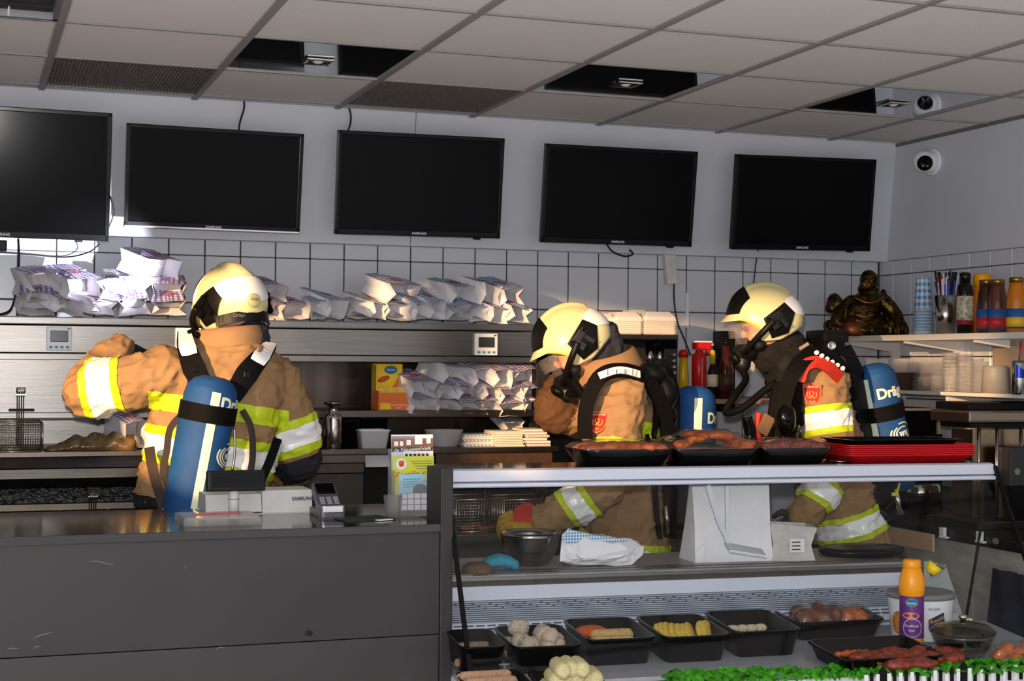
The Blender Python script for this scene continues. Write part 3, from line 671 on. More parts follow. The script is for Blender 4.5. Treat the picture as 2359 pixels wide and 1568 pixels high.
# greasy wrapped heap and bag on the left work shelf
b = B(); zz = P(200, 1040, y=5.86).z
rr = random.Random(5)
for k in range(16):
    u = 120+12*k; hgt = (10+30*math.sin(min(1, k/8)*1.57)*(.8+.2*math.sin(k*1.7)))/600
    q = P(u, 1040, y=5.93); b.ball((q.x, 5.93, zz+hgt*.35), (.035, .06, max(.012, hgt*.75)), 2)
t = thing('plastic_sack', 'glossy greasy plastic sack lying behind the fryer ledge', 'sack', (P(200, 1040, y=5.93).x, 5.93, zz)); remesh(b, .007, 'film', M('greasy_plastic', (112, 90, 58), .1, var=.45, vs=18, bump=.4, bs=40, coat=1), t, 6, fn=lambda co, n: co+n*.008*noise.noise(co*28))
bag((285, 970, 345, 1040), 5.90, GP, 'purple checked paper bag behind the nearest firefighter at the fryer', 'purple checked bags on the shelf', rnd, .3)

# ------------------------------------------------------------------ shelf rack and bottles between the two masked firefighters
RY = 6.0
x0, x1, z0, z1 = pr(1385, 770, 1562, 900, RY); zr = z1
t = thing('oven_cabinet', 'brown steel oven cabinet with knobs under foam boxes', 'cabinet', ((x0+x1)/2, RY+.2, 0))
b = B(); b.bb((x0-.25, RY, zr-.022), (x1, WY-.03, zr), .003); obj('top_shelf', b, STEELD, t)
b = B(); xk = P(1532, 850, y=RY).x; b.bb((xk, RY+.004, .3), (x1, WY-.04, zr-.022), .003); obj('control_side', b, STEELD, t)
b = B(); b.bb((x0-.25, RY+.2, .3), (xk, WY-.04, zr-.022)); obj('oven_body', b, DARK, t)
for k in range(5):
    q = P(1553, 817+14*k, y=RY); b = B(); b.lathe([(.010, 0), (.009, .012), (0, .013)], q+V((0, .004, 0)), 14, axis=(0, -1, 0)); obj('knob', b, STEELP, t)
b = B(); xx0, xx1, zz0, zz1 = pr(1528, 783, 1560, 803, RY); b.bb((xx0, RY-.003, zz0), (xx1, RY+.01, zz1)); obj('display', b, BLACKG, t)
b = B(); b.bb((x0-.25, RY+.02, zr-.16), (xk, RY+.21, zr-.15)); obj('rack', b, STEELD, t)
for k, (u, lab) in enumerate(((1497, 'slim steel tumbler left of its taller twin under the foam boxes'), (1520, 'slim steel tumbler beside the oven knobs'))):
    q = P(u, 860, y=RY+.06); b = B(); b.lathe([(0, 0), (.017, 0), (.021, .10), (.019, .10), (.015, .005), (0, .004)], (q.x, q.y, zr-.15), 18); tag(obj('tumbler', b, STEELP), lab, 'tumbler', 'steel tumblers')
FOAM = M('foam_white', (236, 230, 222), .7)
def foam_stack(u0, v0, u1, v1, label, n, y):
    x0, x1, z0, z1 = pr(u0, v0, u1, v1, y); t = thing('foam_box_stack', label, 'foam boxes', ((x0+x1)/2, y+.08, zr), 'stacks of foam boxes')
    h = z1-zr; w = x1-x0; d = .15; cx = (x0+x1)/2; cy = y+.08; step = h*.62/n
    def rr(w, d, z): return [V((cx+sx*w/2-sx*.008*a, cy+sy*d/2-sy*.008*bb, z)) for sx, sy, a, bb in ((-1, -1, 0, 1), (-1, -1, 1, 0), (1, -1, 1, 0), (1, -1, 0, 1), (1, 1, 0, 1), (1, 1, 1, 0), (-1, 1, 1, 0), (-1, 1, 0, 1))]
    for k in range(n):
        b = B(); z = zr+step*k; b.loft([rr(w*.9, d*.9, z), rr(w, d, z+step*.7), rr(w*1.02, d*1.02, z+step*.72), rr(w*1.02, d*1.02, z+step*.97)], smooth=False); obj('box', b, FOAM, t)
    b = B(); z = zr+step*n; b.loft([rr(w, d, z), rr(w*.96, d*.96, z+h*.16), rr(w*.72, d*.7, z1)], smooth=False); obj('lid', b, FOAM, t)
foam_stack(1375, 722, 1422, 768, 'short stack of white foam boxes partly behind the bent helmet', 5, RY+.04)
foam_stack(1420, 718, 1484, 769, 'middle stack of white foam takeaway boxes', 7, RY+.03)
foam_stack(1455, 713, 1500, 769, 'stack of foam boxes standing behind the others', 6, RY+.2)
foam_stack(1487, 717, 1562, 771, 'right stack of white foam boxes in warm light', 9, RY+.02)
BSY = 6.2; zbs = P(1640, 918, y=BSY).z
b = B(); b.bb((P(1562, 920, y=BSY-.1).x, BSY-.1, zbs-.02), (P(1830, 920, y=BSY-.1).x, WY-.03, zbs)); tag(obj('wall_shelf', b, M('pinkish_shelf', (150, 120, 112), .5)), 'narrow shelf carrying sauce bottles between the firefighters', 'shelf')
def bottle(u, v0, v1, prof, mats, label, y, names, z=None, cat='bottle', n=20, name='bottle'):
    """prof: list of profiles in pixels, one per part"""
    q = P(u, v1, y=y); s = 1/pxm(u, y); zb_ = z if z is not None else q.z; sc = (P(u, v0, y=y).z-zb_)/((v1-v0)*s)
    t = thing(name, label, cat, (q.x, y, zb_)); root = None
    for pf, m, nn in zip(prof, mats, names):
        b = B(); b.lathe([(r*s, h*s*sc) for r, h in pf], (q.x, y, zb_), n); o = obj(nn, b, m, t)
    return t, V((q.x, y, zb_)), s*sc
YLIQ = M('yellow_sauce', (214, 168, 20), .3)
bottle(1574, 805, 918, [[(0, 0), (12, 0), (12, 55), (10, 75), (9, 95), (0, 95)], [(11, 95), (11, 108), (7, 113), (0, 113)]], [YLIQ, RED], 'yellow sauce bottle with red cap beside the oven', BSY, ['body', 'cap'], zbs)
t, q, s = bottle(1610, 786, 918, [[(0, 0), (17, 0), (17, 98), (10, 106), (8, 112), (0, 112)]], [RED], 'red plastic spray bottle with trigger head', BSY, ['body'], zbs, name='spray_bottle')
b = B(); b.box(q+V((6*s, 0, 122*s)), (40*s, 20*s, 16*s), bev=3*s); b.box(q+V((22*s, 0, 112*s)), (6*s, 10*s, 20*s), Matrix.Rotation(.4, 3, 'Y'), 1.5*s); obj('trigger_head', b, RED, t)
b = B(); b.box(q+V((8*s, 0, 131*s)), (44*s, 16*s, 4*s), bev=1*s); b.cyl(q+V((26*s, 0, 124*s)), q+V((36*s, 0, 125*s)), 4*s, n=10); obj('nozzle', b, WHITE, t)
b = B(); b.cyl(q+V((0, -15.5*s, 4*s)), q+V((0, -15.5*s, 95*s)), 2.2*s, n=8); obj('level_strip', b, M('pale_strip', (214, 120, 120), .4), t)
bottle(1641, 800, 918, [[(0, 0), (12, 0), (13, 30), (12, 58), (6, 80), (0, 80)], [(13.3, 28), (13.3, 56)], [(6, 78), (7, 100), (5, 112), (0, 112)]], [M('dark_sauce', (30, 20, 16), .15), M('label_cream', (220, 205, 180), .6), YLIQ], 'small dark sauce bottle with yellow neck by the spray bottle', BSY-.02, ['body', 'label', 'cap'], zbs)
bottle(1672, 785, 918, [[(0, 0), (17, 0), (17, 70), (8, 96), (7, 125), (0, 125)], [(17.4, 20), (17.4, 58)], [(8, 124), (8, 133), (0, 133)]], [M('brown_glass', (58, 22, 12), .08), M('label_dark', (70, 40, 24), .5, var=.6, vs=60), BLACK], 'tall brown glass bottle between spray bottle and black mask', BSY-.05, ['body', 'label', 'cap'], zbs)
x0, x1, z0, z1 = pr(1655, 762, 1690, 800, 6.38); b = B(); b.bb((x0, 6.36, z0-.3), (x1, 6.44, z1), .01); tag(obj('black_case', b, BLACK), 'black rounded case on tiles behind the brown bottle', 'case')
# ------------------------------------------------------------------ right wall shelves
SHX = 3.93
zsh = P(2150, 769, x=SHX).z; zshb = P(2150, 783, x=SHX).z
SHELFM = M('shelf_white', (226, 222, 216), .5)
t = thing('wall_shelf', 'upper white shelf on the right wall carrying statue and jars', 'shelf', (4.1, 5.6, zshb))
b = B(); b.bb((SHX, 4.9, zshb), (RX-.009, 6.44, zsh), .003); obj('board', b, SHELFM, t)
for yy in (6.30, 5.80, 5.30):
    b = B(); xw = RX-.01
    b.prism([V((xw, yy, zshb)), V((SHX+.02, yy, zshb)), V((SHX+.02, yy, zshb-.012)), V((xw-.05, yy, zshb-.045)), V((xw-.02, yy, zshb-.14)), V((xw, yy, zshb-.16))], (0, yy, 0), (0, yy+.018, 0)); obj('bracket', b, SHELFM, t)
zl = P(2200, 903, x=SHX+.06).z
t = thing('wall_shelf', 'lower white shelf with clear plastic tubs on the right wall', 'shelf', (4.1, 5.6, zl-.018))
b = B(); b.bb((SHX+.06, 4.9, zl-.016), (RX-.009, 6.44, zl), .003); obj('board', b, SHELFM, t)
for yy in (6.25, 5.6):
    b = B(); b.bb((SHX+.1, yy, zl-.05), (RX-.01, yy+.018, zl-.016)); obj('bracket', b, SHELFM, t)
def onsh(u, x): return P(u, 760, x=x)
# ---- statue
BRONZE = M('patinated_bronze', (86, 64, 30), .3, .9, var=.8, vs=40, bump=.35, bs=80)
BY = 6.2; bc = P(1990, 772, y=BY); k = 1/pxm(1990, BY)
ex_ = _r0; fw_ = V((_f.x, _f.y, 0)).normalized()*-1
def bp(u, v, d=0): return V((bc.x, bc.y, zsh))+ex_*((u-1990)*k)+V((0, 0, (770-v)*k))+fw_*d
t = thing('buddha_statue', 'bronze seated laughing Buddha statue in the corner on upper shelf', 'statue', (bc.x, bc.y, zsh))
b = B(); L = lambda u, v, d, r: b.ball(bp(u, v, d), [q*k for q in r] if hasattr(r, '__len__') else r*k, 2)
L(1984, 722, .012, (46, 40, 40)); L(2000, 694, -.005, (48, 32, 27)); L(1996, 740, -.01, (70, 44, 26)); L(2000, 672, -.005, (24, 20, 14))
def T_(pts, r): b.tube([bp(*p) for p in pts], [q*k for q in r], 10); [b.ball(bp(*p), q*k, 2) for p, q in zip(pts, r)]
T_([(2034, 690, .0), (2056, 716, .01), (2060, 738, .05), (2036, 744, .07)], [19, 18, 15, 9]); T_([(1962, 692, .0), (1934, 714, .02), (1922, 738, .05), (1940, 746, .06)], [17, 16, 14, 9])
T_([(1925, 756, .04), (1965, 757, .07), (2005, 757, .07), (2062, 756, .04)], [15, 14, 14, 16])
L(1923, 696, -.01, (19, 20, 25)); L(1914, 706, -.005, (13, 14, 14)); L(2036, 670, -.01, (8, 8, 9)); L(2072, 750, .04, (14, 14, 18)); L(1906, 748, .04, (14, 14, 14))
for u in (1897, 1912, 2022, 2042, 2062, 2078): L(u, 758, .075, (6, 6, 13))
remesh(b, .004, 'body', BRONZE, t, 3, fn=lambda co, n: co+n*.002*(1-abs(noise.noise(co*40))*2))
b = B(); L(2001, 641, 0, (22, 21, 25)); L(1995, 654, .012, (19, 17, 17)); L(1978, 662, .01, (4, 4, 8)); L(2020, 658, .0, (4, 6, 9)); L(1990, 643, .035, (4, 5, 4)); L(1983, 650, .034, (6, 5, 5)); L(1998, 650, .034, (7, 6, 5)); L(2002, 668, 0, (14, 14, 10))
remesh(b, .003, 'head', BRONZE, t, 1)
b = B(); b.tube([bp(1981, 655, .038), bp(1988, 661, .042), bp(1997, 657, .040)], .004, 6); obj('mouth', b, M('mouth_dark', (24, 18, 10), .5), t)
b = B(); pc = bp(1967, 770, .045); b.lathe([(0, 0), (36*k, 0), (38*k, 4*k), (43*k, 30*k), (40*k, 31*k), (34*k, 26*k), (0, 24*k)], pc, 20, sy=.7); obj('pot', b, M('reddish_bronze', (120, 66, 30), .35, .7, var=.3, vs=40), t)
b = B(); b.tube([bp(1962, 682, .055), bp(1985, 694, .075), bp(2010, 692, .07), bp(2030, 680, .045)], .004, 6); b.tube([bp(1960, 722, .10), bp(1980, 727, .11), bp(2002, 722, .10)], .004, 6); b.tube([bp(2048, 690, .03), bp(2050, 705, .035), bp(2056, 718, .035)], .005, 6); obj('robe_fold', b, M('bright_bronze', (170, 130, 60), .3, .9), t)
# ---- cups, straws, bottles on the upper shelf
q = onsh(2127, 4.08); s = 1/((q-CAMP).dot(_f)/FPX)**-1 if False else (q-CAMP).dot(_f)/FPX
CUPM = gingham('cup_checks', (40, 150, 210), 10, 14)
t = thing('cup_stack', 'tall stack of blue checked paper cups on upper shelf', 'cups', (q.x, q.y, zsh))
b = B(); b.lathe([(21*s, 60*s), (16*s, 131*s), (16.5*s, 132*s), (0, 131*s)], (q.x, q.y, zsh), 20); obj('cup', b, CUPM, t)
for j in range(16):
    b = B(); z = zsh+(2+3.6*j)*s; b.lathe([(22.5*s, z), (22.8*s, z+1.6*s), (21.6*s, z+1.7*s), (21.4*s, z+3.4*s)], (q.x, q.y, 0), 20); obj('cup_rim', b, M('cup_rim', (200, 214, 226), .5) if j % 2 else M('cup_rim_blue', (140, 180, 210), .5), t)
q = onsh(2178, 4.08)
t = thing('straw_cup', 'polished steel cup full of striped straws on upper shelf', 'cup', (q.x, q.y, zsh))
b = B(); b.lathe([(0, 0), (20*s, 0), (26*s, 88*s), (24*s, 88*s), (18*s, 4*s), (0, 3*s)], (q.x, q.y, zsh), 24); obj('cup', b, STEELP, t)
scol = [M('straw_red', (200, 60, 60), .4), M('straw_blue', (50, 90, 200), .4), M('straw_white', (225, 225, 235), .4), M('straw_black', (30, 36, 44), .4)]
rs = random.Random(2)
for j in range(60):
    a = rs.uniform(0, 6.28); r0 = rs.uniform(2, 14)*s; r1 = rs.uniform(6, 30)*s; hh = rs.uniform(112, 144)*s; 
    b = B(); b.cyl((q.x+r0*math.cos(a), q.y+r0*math.sin(a), zsh+30*s), (q.x+r1*math.cos(a), q.y+r1*math.sin(a), zsh+hh), .0042, n=6); obj('straw', b, scol[3] if hh > 140*s else scol[j % 3], t)
def shb(u, prof, mats, names, label, x=4.08, cat='bottle', name='bottle', zz=None, sc=1):
    q = P(u, 760, x=x); s = (q-CAMP).dot(_f)/FPX*sc; z = zz if zz is not None else zsh
    t = thing(name, label, cat, (q.x, q.y, z)); out = []
    for pf, m, nn in zip(prof, mats, names):
        b = B(); b.lathe([(r*s, h*s) for r, h in pf], (q.x, q.y, z), 20); out.append(obj(nn, b, m, t))
    return t, V((q.x, q.y, z)), s
DGL = M('dark_bottle', (18, 14, 14), .12)
t, q, s2 = shb(2223, [[(0, 0), (19, 0), (19, 92), (17, 110), (10, 122), (0, 122)], [(19.4, 26), (19.4, 88)], [(19.5, 22), (19.5, 32)], [(12, 120), (13, 140), (9, 143), (0, 143)]], [DGL, M('cream_label', (205, 196, 170), .6, var=.5, vs=70), M('label_red', (150, 30, 30), .5), DGL], ['body', 'label', 'label_band', 'cap'], 'dark sauce bottle with cream label beside the straws')
shb(2262, [[(0, 0), (20, 0), (20, 95), (17, 115), (0, 118)], [(20, 112), (20, 136), (17, 140), (0, 140)]], [M('orange_plastic', (232, 130, 20), .4), M('yellow_cap', (240, 170, 10), .4)], ['body', 'cap'], 'orange plastic squeeze bottle behind the dark jars', 4.16)
def jar(u, fill, band, label, tall=0):
    t, q, s = shb(u, [[(0, 0), (20, 0), (22, 4), (22, 66+tall), (20.5, 84+tall), (16, 104+tall), (15, 113+tall), (0, 113+tall)], [(22.4, 10), (22.4, 56)], [(22.7, 14), (22.7, 36)], [(16, 112+tall), (16.5, 122+tall), (15, 124+tall), (0, 124+tall)]],
        [fill, M('jar_label_blue', (40, 90, 150), .5), band, M('gold_lid', (150, 110, 50), .3, .8)], ['glass', 'label', 'label_band', 'lid'], label, 4.05, 'jar', 'sauce_jar')
    return t
jar(2272, M('jar_brown', (62, 30, 18), .08), M('band_red', (190, 40, 46), .5), 'dark brown sauce jar with blue label next to orange bottle')
jar(2298, M('jar_redbrown', (92, 52, 38), .08), M('band_red', (190, 40, 46)), 'reddish brown sauce jar with red label between two jars')
jar(2341, M('jar_amber', (190, 110, 14), .08), M('band_yellow', (230, 180, 40), .5), 'amber sauce jar with yellow label at the right edge', 4)
# ---- lower shelf: tubs and stacked lids
def bx(u0, v0, v1, x, d, mat, label, name='plastic_tub', cat='tub', w=.12):
    q = P(u0, v1, x=x); zt = P(u0, v0, x=x).z; b = B()
    R = lambda k, z: [V((q.x-w*.5*k*sx, q.y+d*.5*k*sy, z)) for sx, sy in ((-1, -1), (1, -1), (1, 1), (-1, 1))]
    b.loft([R(.85, zl), R(1, zt-.006), R(1.05, zt-.006), R(1.05, zt), R(.94, zt), R(.8, zl+.004)], True, True, 0, False)
    return tag(obj(name, b, mat), label, cat, 'tubs on the lower shelf')
bx(2042, 826, 900, 4.10, .16, WHITE, 'white plastic tub at the far end of lower shelf')
bx(2090, 858, 898, 4.08, .2, M('dark_brown_tub', (52, 34, 22), .5), 'dark brown open tub beside the white one')
bx(2108, 826, 858, 4.1, .26, PLASTIC, 'clear lidded container resting on the dark brown tub')
def stack(u, v0, v1, r, x, label, mat, n=9):
    q = P(u, v1, x=x); h = P(u, v0, x=x).z-zl; t = thing('cup_stack', label, 'cups', (q.x, q.y, zl), 'clear cup stacks on the lower shelf')
    for j in range(n):
        b = B(); z = zl+h*j/n; b.lathe([(r*.92, z), (r, z+h/n*.75), (r*1.05, z+h/n*.78), (r*1.05, z+h/n*.98)], (q.x, q.y, 0), 18); obj('cup', b, mat, t)
stack(2130, 868, 902, .03, 4.05, 'low stack of clear cups in front of the brown tub', PLASTIC, 5)
stack(2160, 866, 902, .03, 4.05, 'second low stack of clear cups on the lower shelf', PLASTIC, 5)
stack(2190, 812, 902, .036, 4.10, 'tall stack of clear plastic cups in the warm light', PLASTIC, 10)
stack(2222, 815, 902, .036, 4.10, 'tall stack of clear cups nearer the drink can', PLASTIC, 10)
stack(2258, 832, 902, .036, 4.12, 'shorter stack of clear lids behind the grey tub', PLASTIC, 8)
q = P(2292, 905, x=4.05); b = B(); h = P(2292, 842, x=4.05).z-zl; b.lathe([(0, 0), (.058, 0), (.05, h*.9), (.046, h), (0, h)], (q.x, q.y, zl), 24)
tag(obj('food_tub', b, M('frosted_grey', (150, 146, 140), .5)), 'upturned frosted grey tub left of the drink can', 'tub')
q = P(2330, 795, x=4.16); b = B(); b.box((4.17, q.y, zl+.12), (.1, .16, .24), bev=.02); tag(obj('paper_roll_box', b, M('taupe_box', (150, 134, 118), .6)), 'taupe dispenser box behind the drink can', 'dispenser')
q = P(2347, 900, x=3.99)
t = thing('drink_can', 'blue and silver slim drink can with red straw at right edge', 'can', (q.x, q.y, zl))
s = (q-CAMP).dot(_f)/FPX
b = B(); b.lathe([(0, 0), (14*s, 0), (17*s, 4*s), (17*s, 72*s), (14*s, 78*s), (0, 77*s)], (q.x, q.y, zl), 24); obj('body', b, STEELP, t)
b = B()
for j in range(12):
    a0, a1 = math.pi*2*j/24-2.6, math.pi*2*(j+1)/24-2.6; r = 17.3*s
    top = lambda a: (70-14*abs(math.sin(a*1.3)))*s
    b.face([b.v((q.x+r*math.cos(a), q.y+r*math.sin(a), zl+z)) for a, z in ((a0, 38*s), (a1, 38*s), (a1, top(a1)), (a0, top(a0)))])
obj('print', b, M('can_blue', (24, 50, 150), .3, .5), t)
b = B(); b.cyl((q.x, q.y, zl+76*s), (q.x+.01, q.y, zl+122*s), .003, n=8); obj('straw', b, RED, t)

# ------------------------------------------------------------------ side counter along the right wall
CX = 3.67; zc = P(2150, 1214, x=CX).z; zcb = P(2150, 1237, x=CX).z
t = thing('side_counter', 'side counter with black edge and grey stone panels at right wall', 'counter', (4.0, 4.8, 0))
b = B(); b.bb((CX, 3.95, zcb), (RX-.03, 6.05, zc), .004); obj('worktop', b, M('black_worktop', (24, 22, 22), .3), t)
for k in range(4):
    b = B(); y1 = 6.0-.52*k; b.bb((CX+.02, y1-.515, .08), (CX+.05, y1, zcb-.004), .002); obj('panel', b, M('grey_slate_panel', (172, 168, 160), .6, var=.25, vs=5, stretch=(1, 1, 3), bump=.15, bs=12), t)
b = B(); b.bb((CX+.05, 3.98, .0), (RX-.04, 6.0, zcb)); obj('carcass', b, DARK, t)
b = B(); q = P(2085, 1238, x=CX-.01); b.box((CX-.012, q.y, q.z), (.012, .4, .07), bev=.002); 
tag(obj('warm_light_patch', b, M('painted_warm_light', (205, 170, 140), .6)), 'painted patch of warm light at the far end of side counter', 'light patch')  # warm light on the counter panel, put into a pinkish strip's colour
# shiny pan and clips
q = P(2118, 1192, x=3.95); s = (q-CAMP).dot(_f)/FPX
t = thing('roasting_pan', 'dark oval roasting pan with steel lid on side counter', 'pan', (q.x, q.y, zc))
b = B(); b.lathe([(0, 0), (38*s, 0), (46*s, 6*s), (48*s, 44*s), (50*s, 46*s), (0, 46*s)], (q.x, q.y, zc), 24); obj('base', b, BLACKG, t)
b = B(); b.lathe([(49*s, 46*s), (48*s, 52*s), (46*s, 66*s), (42*s, 70*s), (0, 72*s)], (q.x, q.y, zc), 24); obj('lid', b, STEELP, t)
q = P(2256, 1185, x=3.98); t = thing('glass_dish', 'round glass dish on dark board on side counter', 'dish', (q.x, q.y, zc))
b = B(); b.lathe([(0, 0), (58*s, 0), (60*s, 10*s), (0, 11*s)], (q.x, q.y, zc), 24, sy=1.2); obj('board', b, BLACK, t)
b = B(); b.lathe([(34*s, 10*s), (46*s, 40*s), (48*s, 41*s), (44*s, 39*s), (32*s, 12*s)], (q.x, q.y, zc), 24, cap=False); obj('dish', b, PLASTIC, t)
for k, (u, v) in enumerate(((2172, 1226), (2257, 1236))):
    q = P(u, v, x=CX-.012); b = B(); b.box(q, (.016, .03, .042), bev=.005); b.box(q-V((0, .006, .018)), (.018, .05, .008), bev=.003)
    tag(obj('clip', b, WHITE), ['white plastic clip on counter edge nearest the pan', 'white plastic clip on counter edge under the glass dish'][k], 'clip', 'clips on the counter edge')
for k, (u, v) in enumerate(((2293, 1246), (2352, 1254))):
    q = P(u, v, x=CX-.012); b = B(); b.ball(q, (.012, .016, .013)); tag(obj('suction_hook', b, PLASTIC), ['clear suction hook left of its twin under the machine', 'clear suction hook at the right edge of photo'][k], 'hook', 'clear hooks')
cable([P(2262, 1195, x=CX-.02), P(2256, 1240, x=CX-.02), P(2246, 1300, x=CX-.02), P(2236, 1360, x=CX-.02), P(2226, 1420, x=CX-.02)], .006, 'black cable hanging down grey panels right of the display')
q = P(2345, 1320, x=CX-.03); b = B(); rows = []
for i in range(9):
    f = i/8; rows.append([V((CX-.03-.012*math.sin(j*1.9+f*2)-.02*f, q.y-.02+.03*j-(.03+.1*f)*(1-j/6), q.z-.30*f)) for j in range(7)])
b.loft(rows, False, False, closed=False); tag(obj('hanging_cloth', b, M('navy_cloth', (46, 48, 64), .9, var=.2, vs=30)), 'dark navy cloth hanging on side counter at right edge', 'cloth')
# coffee grinder / juicer machine
q = P(2300, 1090, x=3.95); my = q.y; s = (q-CAMP).dot(_f)/FPX
t = thing('coffee_machine', 'steel bar machine with dark head and chrome columns at right edge', 'machine', (3.98, my, zc))
def mp(u, v, d=0): c = P(u, v, y=my-d); return c
b = B(); x0, x1, z0, z1 = pr(2225, 945, 2420, 972, my); b.bb((x0, my-.02, z0), (x1, my+.24, z1), .01); obj('head', b, M('steel_tan', (168, 154, 136), .3, 1), t)
b = B(); x0, x1, z0, z1 = pr(2230, 926, 2420, 944, my); b.bb((x0, my, z0), (x1, my+.22, z1), .008); obj('head_cap', b, BLACK, t)
b = B(); x0, x1, z0, z1 = pr(2234, 972, 2420, 985, my); b.bb((x0, my, z0), (x1, my+.2, z1), .006); obj('head_underside', b, BLACKG, t)
for u in (2255, 2297, 2352):
    b = B(); b.cyl(mp(u, 985), V((mp(u, 985).x, my, zc+.05)), .007, n=12); obj('column', b, STEELP, t)
b = B(); x0, x1, z0, z1 = pr(2262, 990, 2420, 1070, my); b.bb((x0, my+.06, zc), (x1, my+.2, z1)); obj('rear_plate', b, M('copper_reflection_steel', (196, 170, 138), .22, 1, var=.4, vs=5), t)
b = B(); x0, x1, z0, z1 = pr(2326, 1030, 2430, 1180, my-.06); b.bb((x0, my-.06, zc+.03), (x1, my+.02, z1), .012); obj('front_unit', b, M('dark_grey_plastic', (58, 58, 58), .5), t)
b = B(); x0, x1, z0, z1 = pr(2330, 1118, 2420, 1190, my-.08); b.bb((x0, my-.08, zc), (x1, my-.02, z1), .004); obj('drip_box', b, BLACK, t)
b = B(); b.lathe([(0, 0), (.014, 0), (.014, .004)], mp(2343, 1086, .062), 16, axis=(0, -1, 0)); obj('round_button', b, M('green_grey', (110, 140, 120), .4), t)
x0, x1, z0, z1 = pr(2218, 985, 2420, 1200, my); b = B(); b.bb((x0, my-.1, zc), (x1, my+.24, zc+.03), .004); obj('base', b, STEELD, t)
# black appliance behind the third firefighter
x0, x1, z0, z1 = pr(2072, 940, 2170, 1060, 5.75)
t = thing('black_appliance', 'black appliance with pale rim behind the third air tank', 'appliance', ((x0+x1)/2, 5.85, zc))
b = B(); b.bb((x0-.15, 5.78, zc), (x1, 6.0, z1), .012); obj('body', b, BLACK, t)
b = B(); b.bb((x1-.006, 5.765, zc), (x1+.004, 5.79, z1-.01), .002).bb((x0-.14, 5.765, z1-.012), (x1, 5.79, z1), .002); obj('rim', b, M('cream_rim', (200, 180, 150), .5), t)
b = B(); b.bb((x0-.1, 5.70, zc), (x1-.03, 5.77, P(2110, 1000, y=5.7).z), .01); obj('front_tray', b, BLACKG, t)

# ------------------------------------------------------------------ front counter
FY = 4.22; zct = P(500, 1221, y=FY).z; ctz = zct
LAM = M('charcoal_laminate', (46, 42, 44), .55, var=.18, vs=2.2, bump=.05, bs=400)
cxe = P(1012, 1300, y=FY).x; cx_l = -.9
t = thing('service_counter', 'charcoal laminate service counter with glossy top at lower left', 'counter', (.4, 4.5, 0)); sc_t = t
b = B(); b.bb((cx_l, FY-.012, ctz-.024), (cxe, 4.86, ctz), .003); obj('worktop', b, M('glossy_black_top', (42, 38, 38), .1, spec=.7), t)
zseam = P(500, 1489, y=FY).z
b = B(); b.bb((cx_l, FY, zseam+.0015), (cxe, FY+.02, ctz-.025), .001); obj('front_panel', b, LAM, t)
b = B(); b.bb((cx_l, FY+.001, .05), (cxe, FY+.02, zseam-.0015), .001); obj('front_panel', b, M('charcoal_laminate_lower', (54, 50, 52), .5, var=.15, vs=2, bump=.05, bs=400), t)
b = B(); x1 = P(1042, 1300, y=FY).x; zt = P(1025, 1073, y=FY+.1).z; b.bb((cxe+.002, FY-.004, 0), (x1, 4.36, zt), .003); obj('end_panel', b, LAM, t)
b = B(); b.bb((cx_l, FY+.02, 0), (cxe, 4.8, ctz-.03)); obj('carcass', b, DARK, t)
# scuffs and a chip on the front
SC1 = M('pale_scuff', (132, 130, 138), .6)
for (u, v, L, a) in ((235, 1296, .07, -.15), (100, 1462, .055, .35), (85, 1490, .02, .4), (510, 1492, .03, .15), (428, 1306, .008, 1.2), (30, 1494, .03, .2)):
    q = P(u, v, y=FY-.0006); b = B(); b.tube([q+V((math.cos(a)*L*(k-.5), 0, math.sin(a)*L*(k-.5)+.003*math.sin(k*5))) for k in (0, .3, .6, 1)], [.0004, .0012, .001, .0003], 5); obj('scuff', b, SC1, t)
q = P(712, 1458, y=FY-.0005); b = B(); b.box(q, (.02, .001, .016), Matrix.Rotation(.3, 3, 'Y')); obj('chip', b, M('chip_dark', (20, 14, 16), .8), t)
# ---- cash register and customer display
def cp(u, v): return P(u, v, z=ctz)
q = cp(640, 1190); ry = 4.62
t = thing('cash_register', 'white cash register seen from behind beside the card terminal', 'cash register', (P(600, 1190, y=ry).x, ry, ctz))
x0, x1, z0, z1 = pr(472, 1131, 722, 1200, ry); CRM = M('register_white', (205, 204, 202), .5, var=.04)
xd = P(604, 1160, y=ry).x
b = B(); b.bb((x0, ry, ctz), (x1, ry+.2, P(600, 1182, y=ry).z), .006); obj('base', b, CRM, t)
b = B(); b.prism([V((xd+.002, ry+.005, P(660, 1180, y=ry).z)), V((xd+.002, ry+.018, z1)), V((xd+.002, ry+.15, z1)), V((xd+.002, ry+.18, P(660, 1180, y=ry).z))], (xd+.002, 0, 0), (x1-.002, 0, 0)); obj('printer_cover', b, CRM, t)
b = B(); b.prism([V((x0+.004, ry+.005, P(540, 1180, y=ry).z)), V((x0+.004, ry+.02, P(540, 1140, y=ry).z)), V((x0+.004, ry+.15, P(540, 1140, y=ry).z)), V((x0+.004, ry+.18, P(540, 1180, y=ry).z))], (x0, 0, 0), (xd-.004, 0, 0)); obj('keyboard_housing', b, CRM, t)
text('brand_lettering', 'SAMSUNG', .0148, M('letter_grey', (70, 76, 92), .5), plane_map(P(698, 1148, y=ry+.008), (1, 0, 0), (0, .1, 1)), t, bold=.0006)
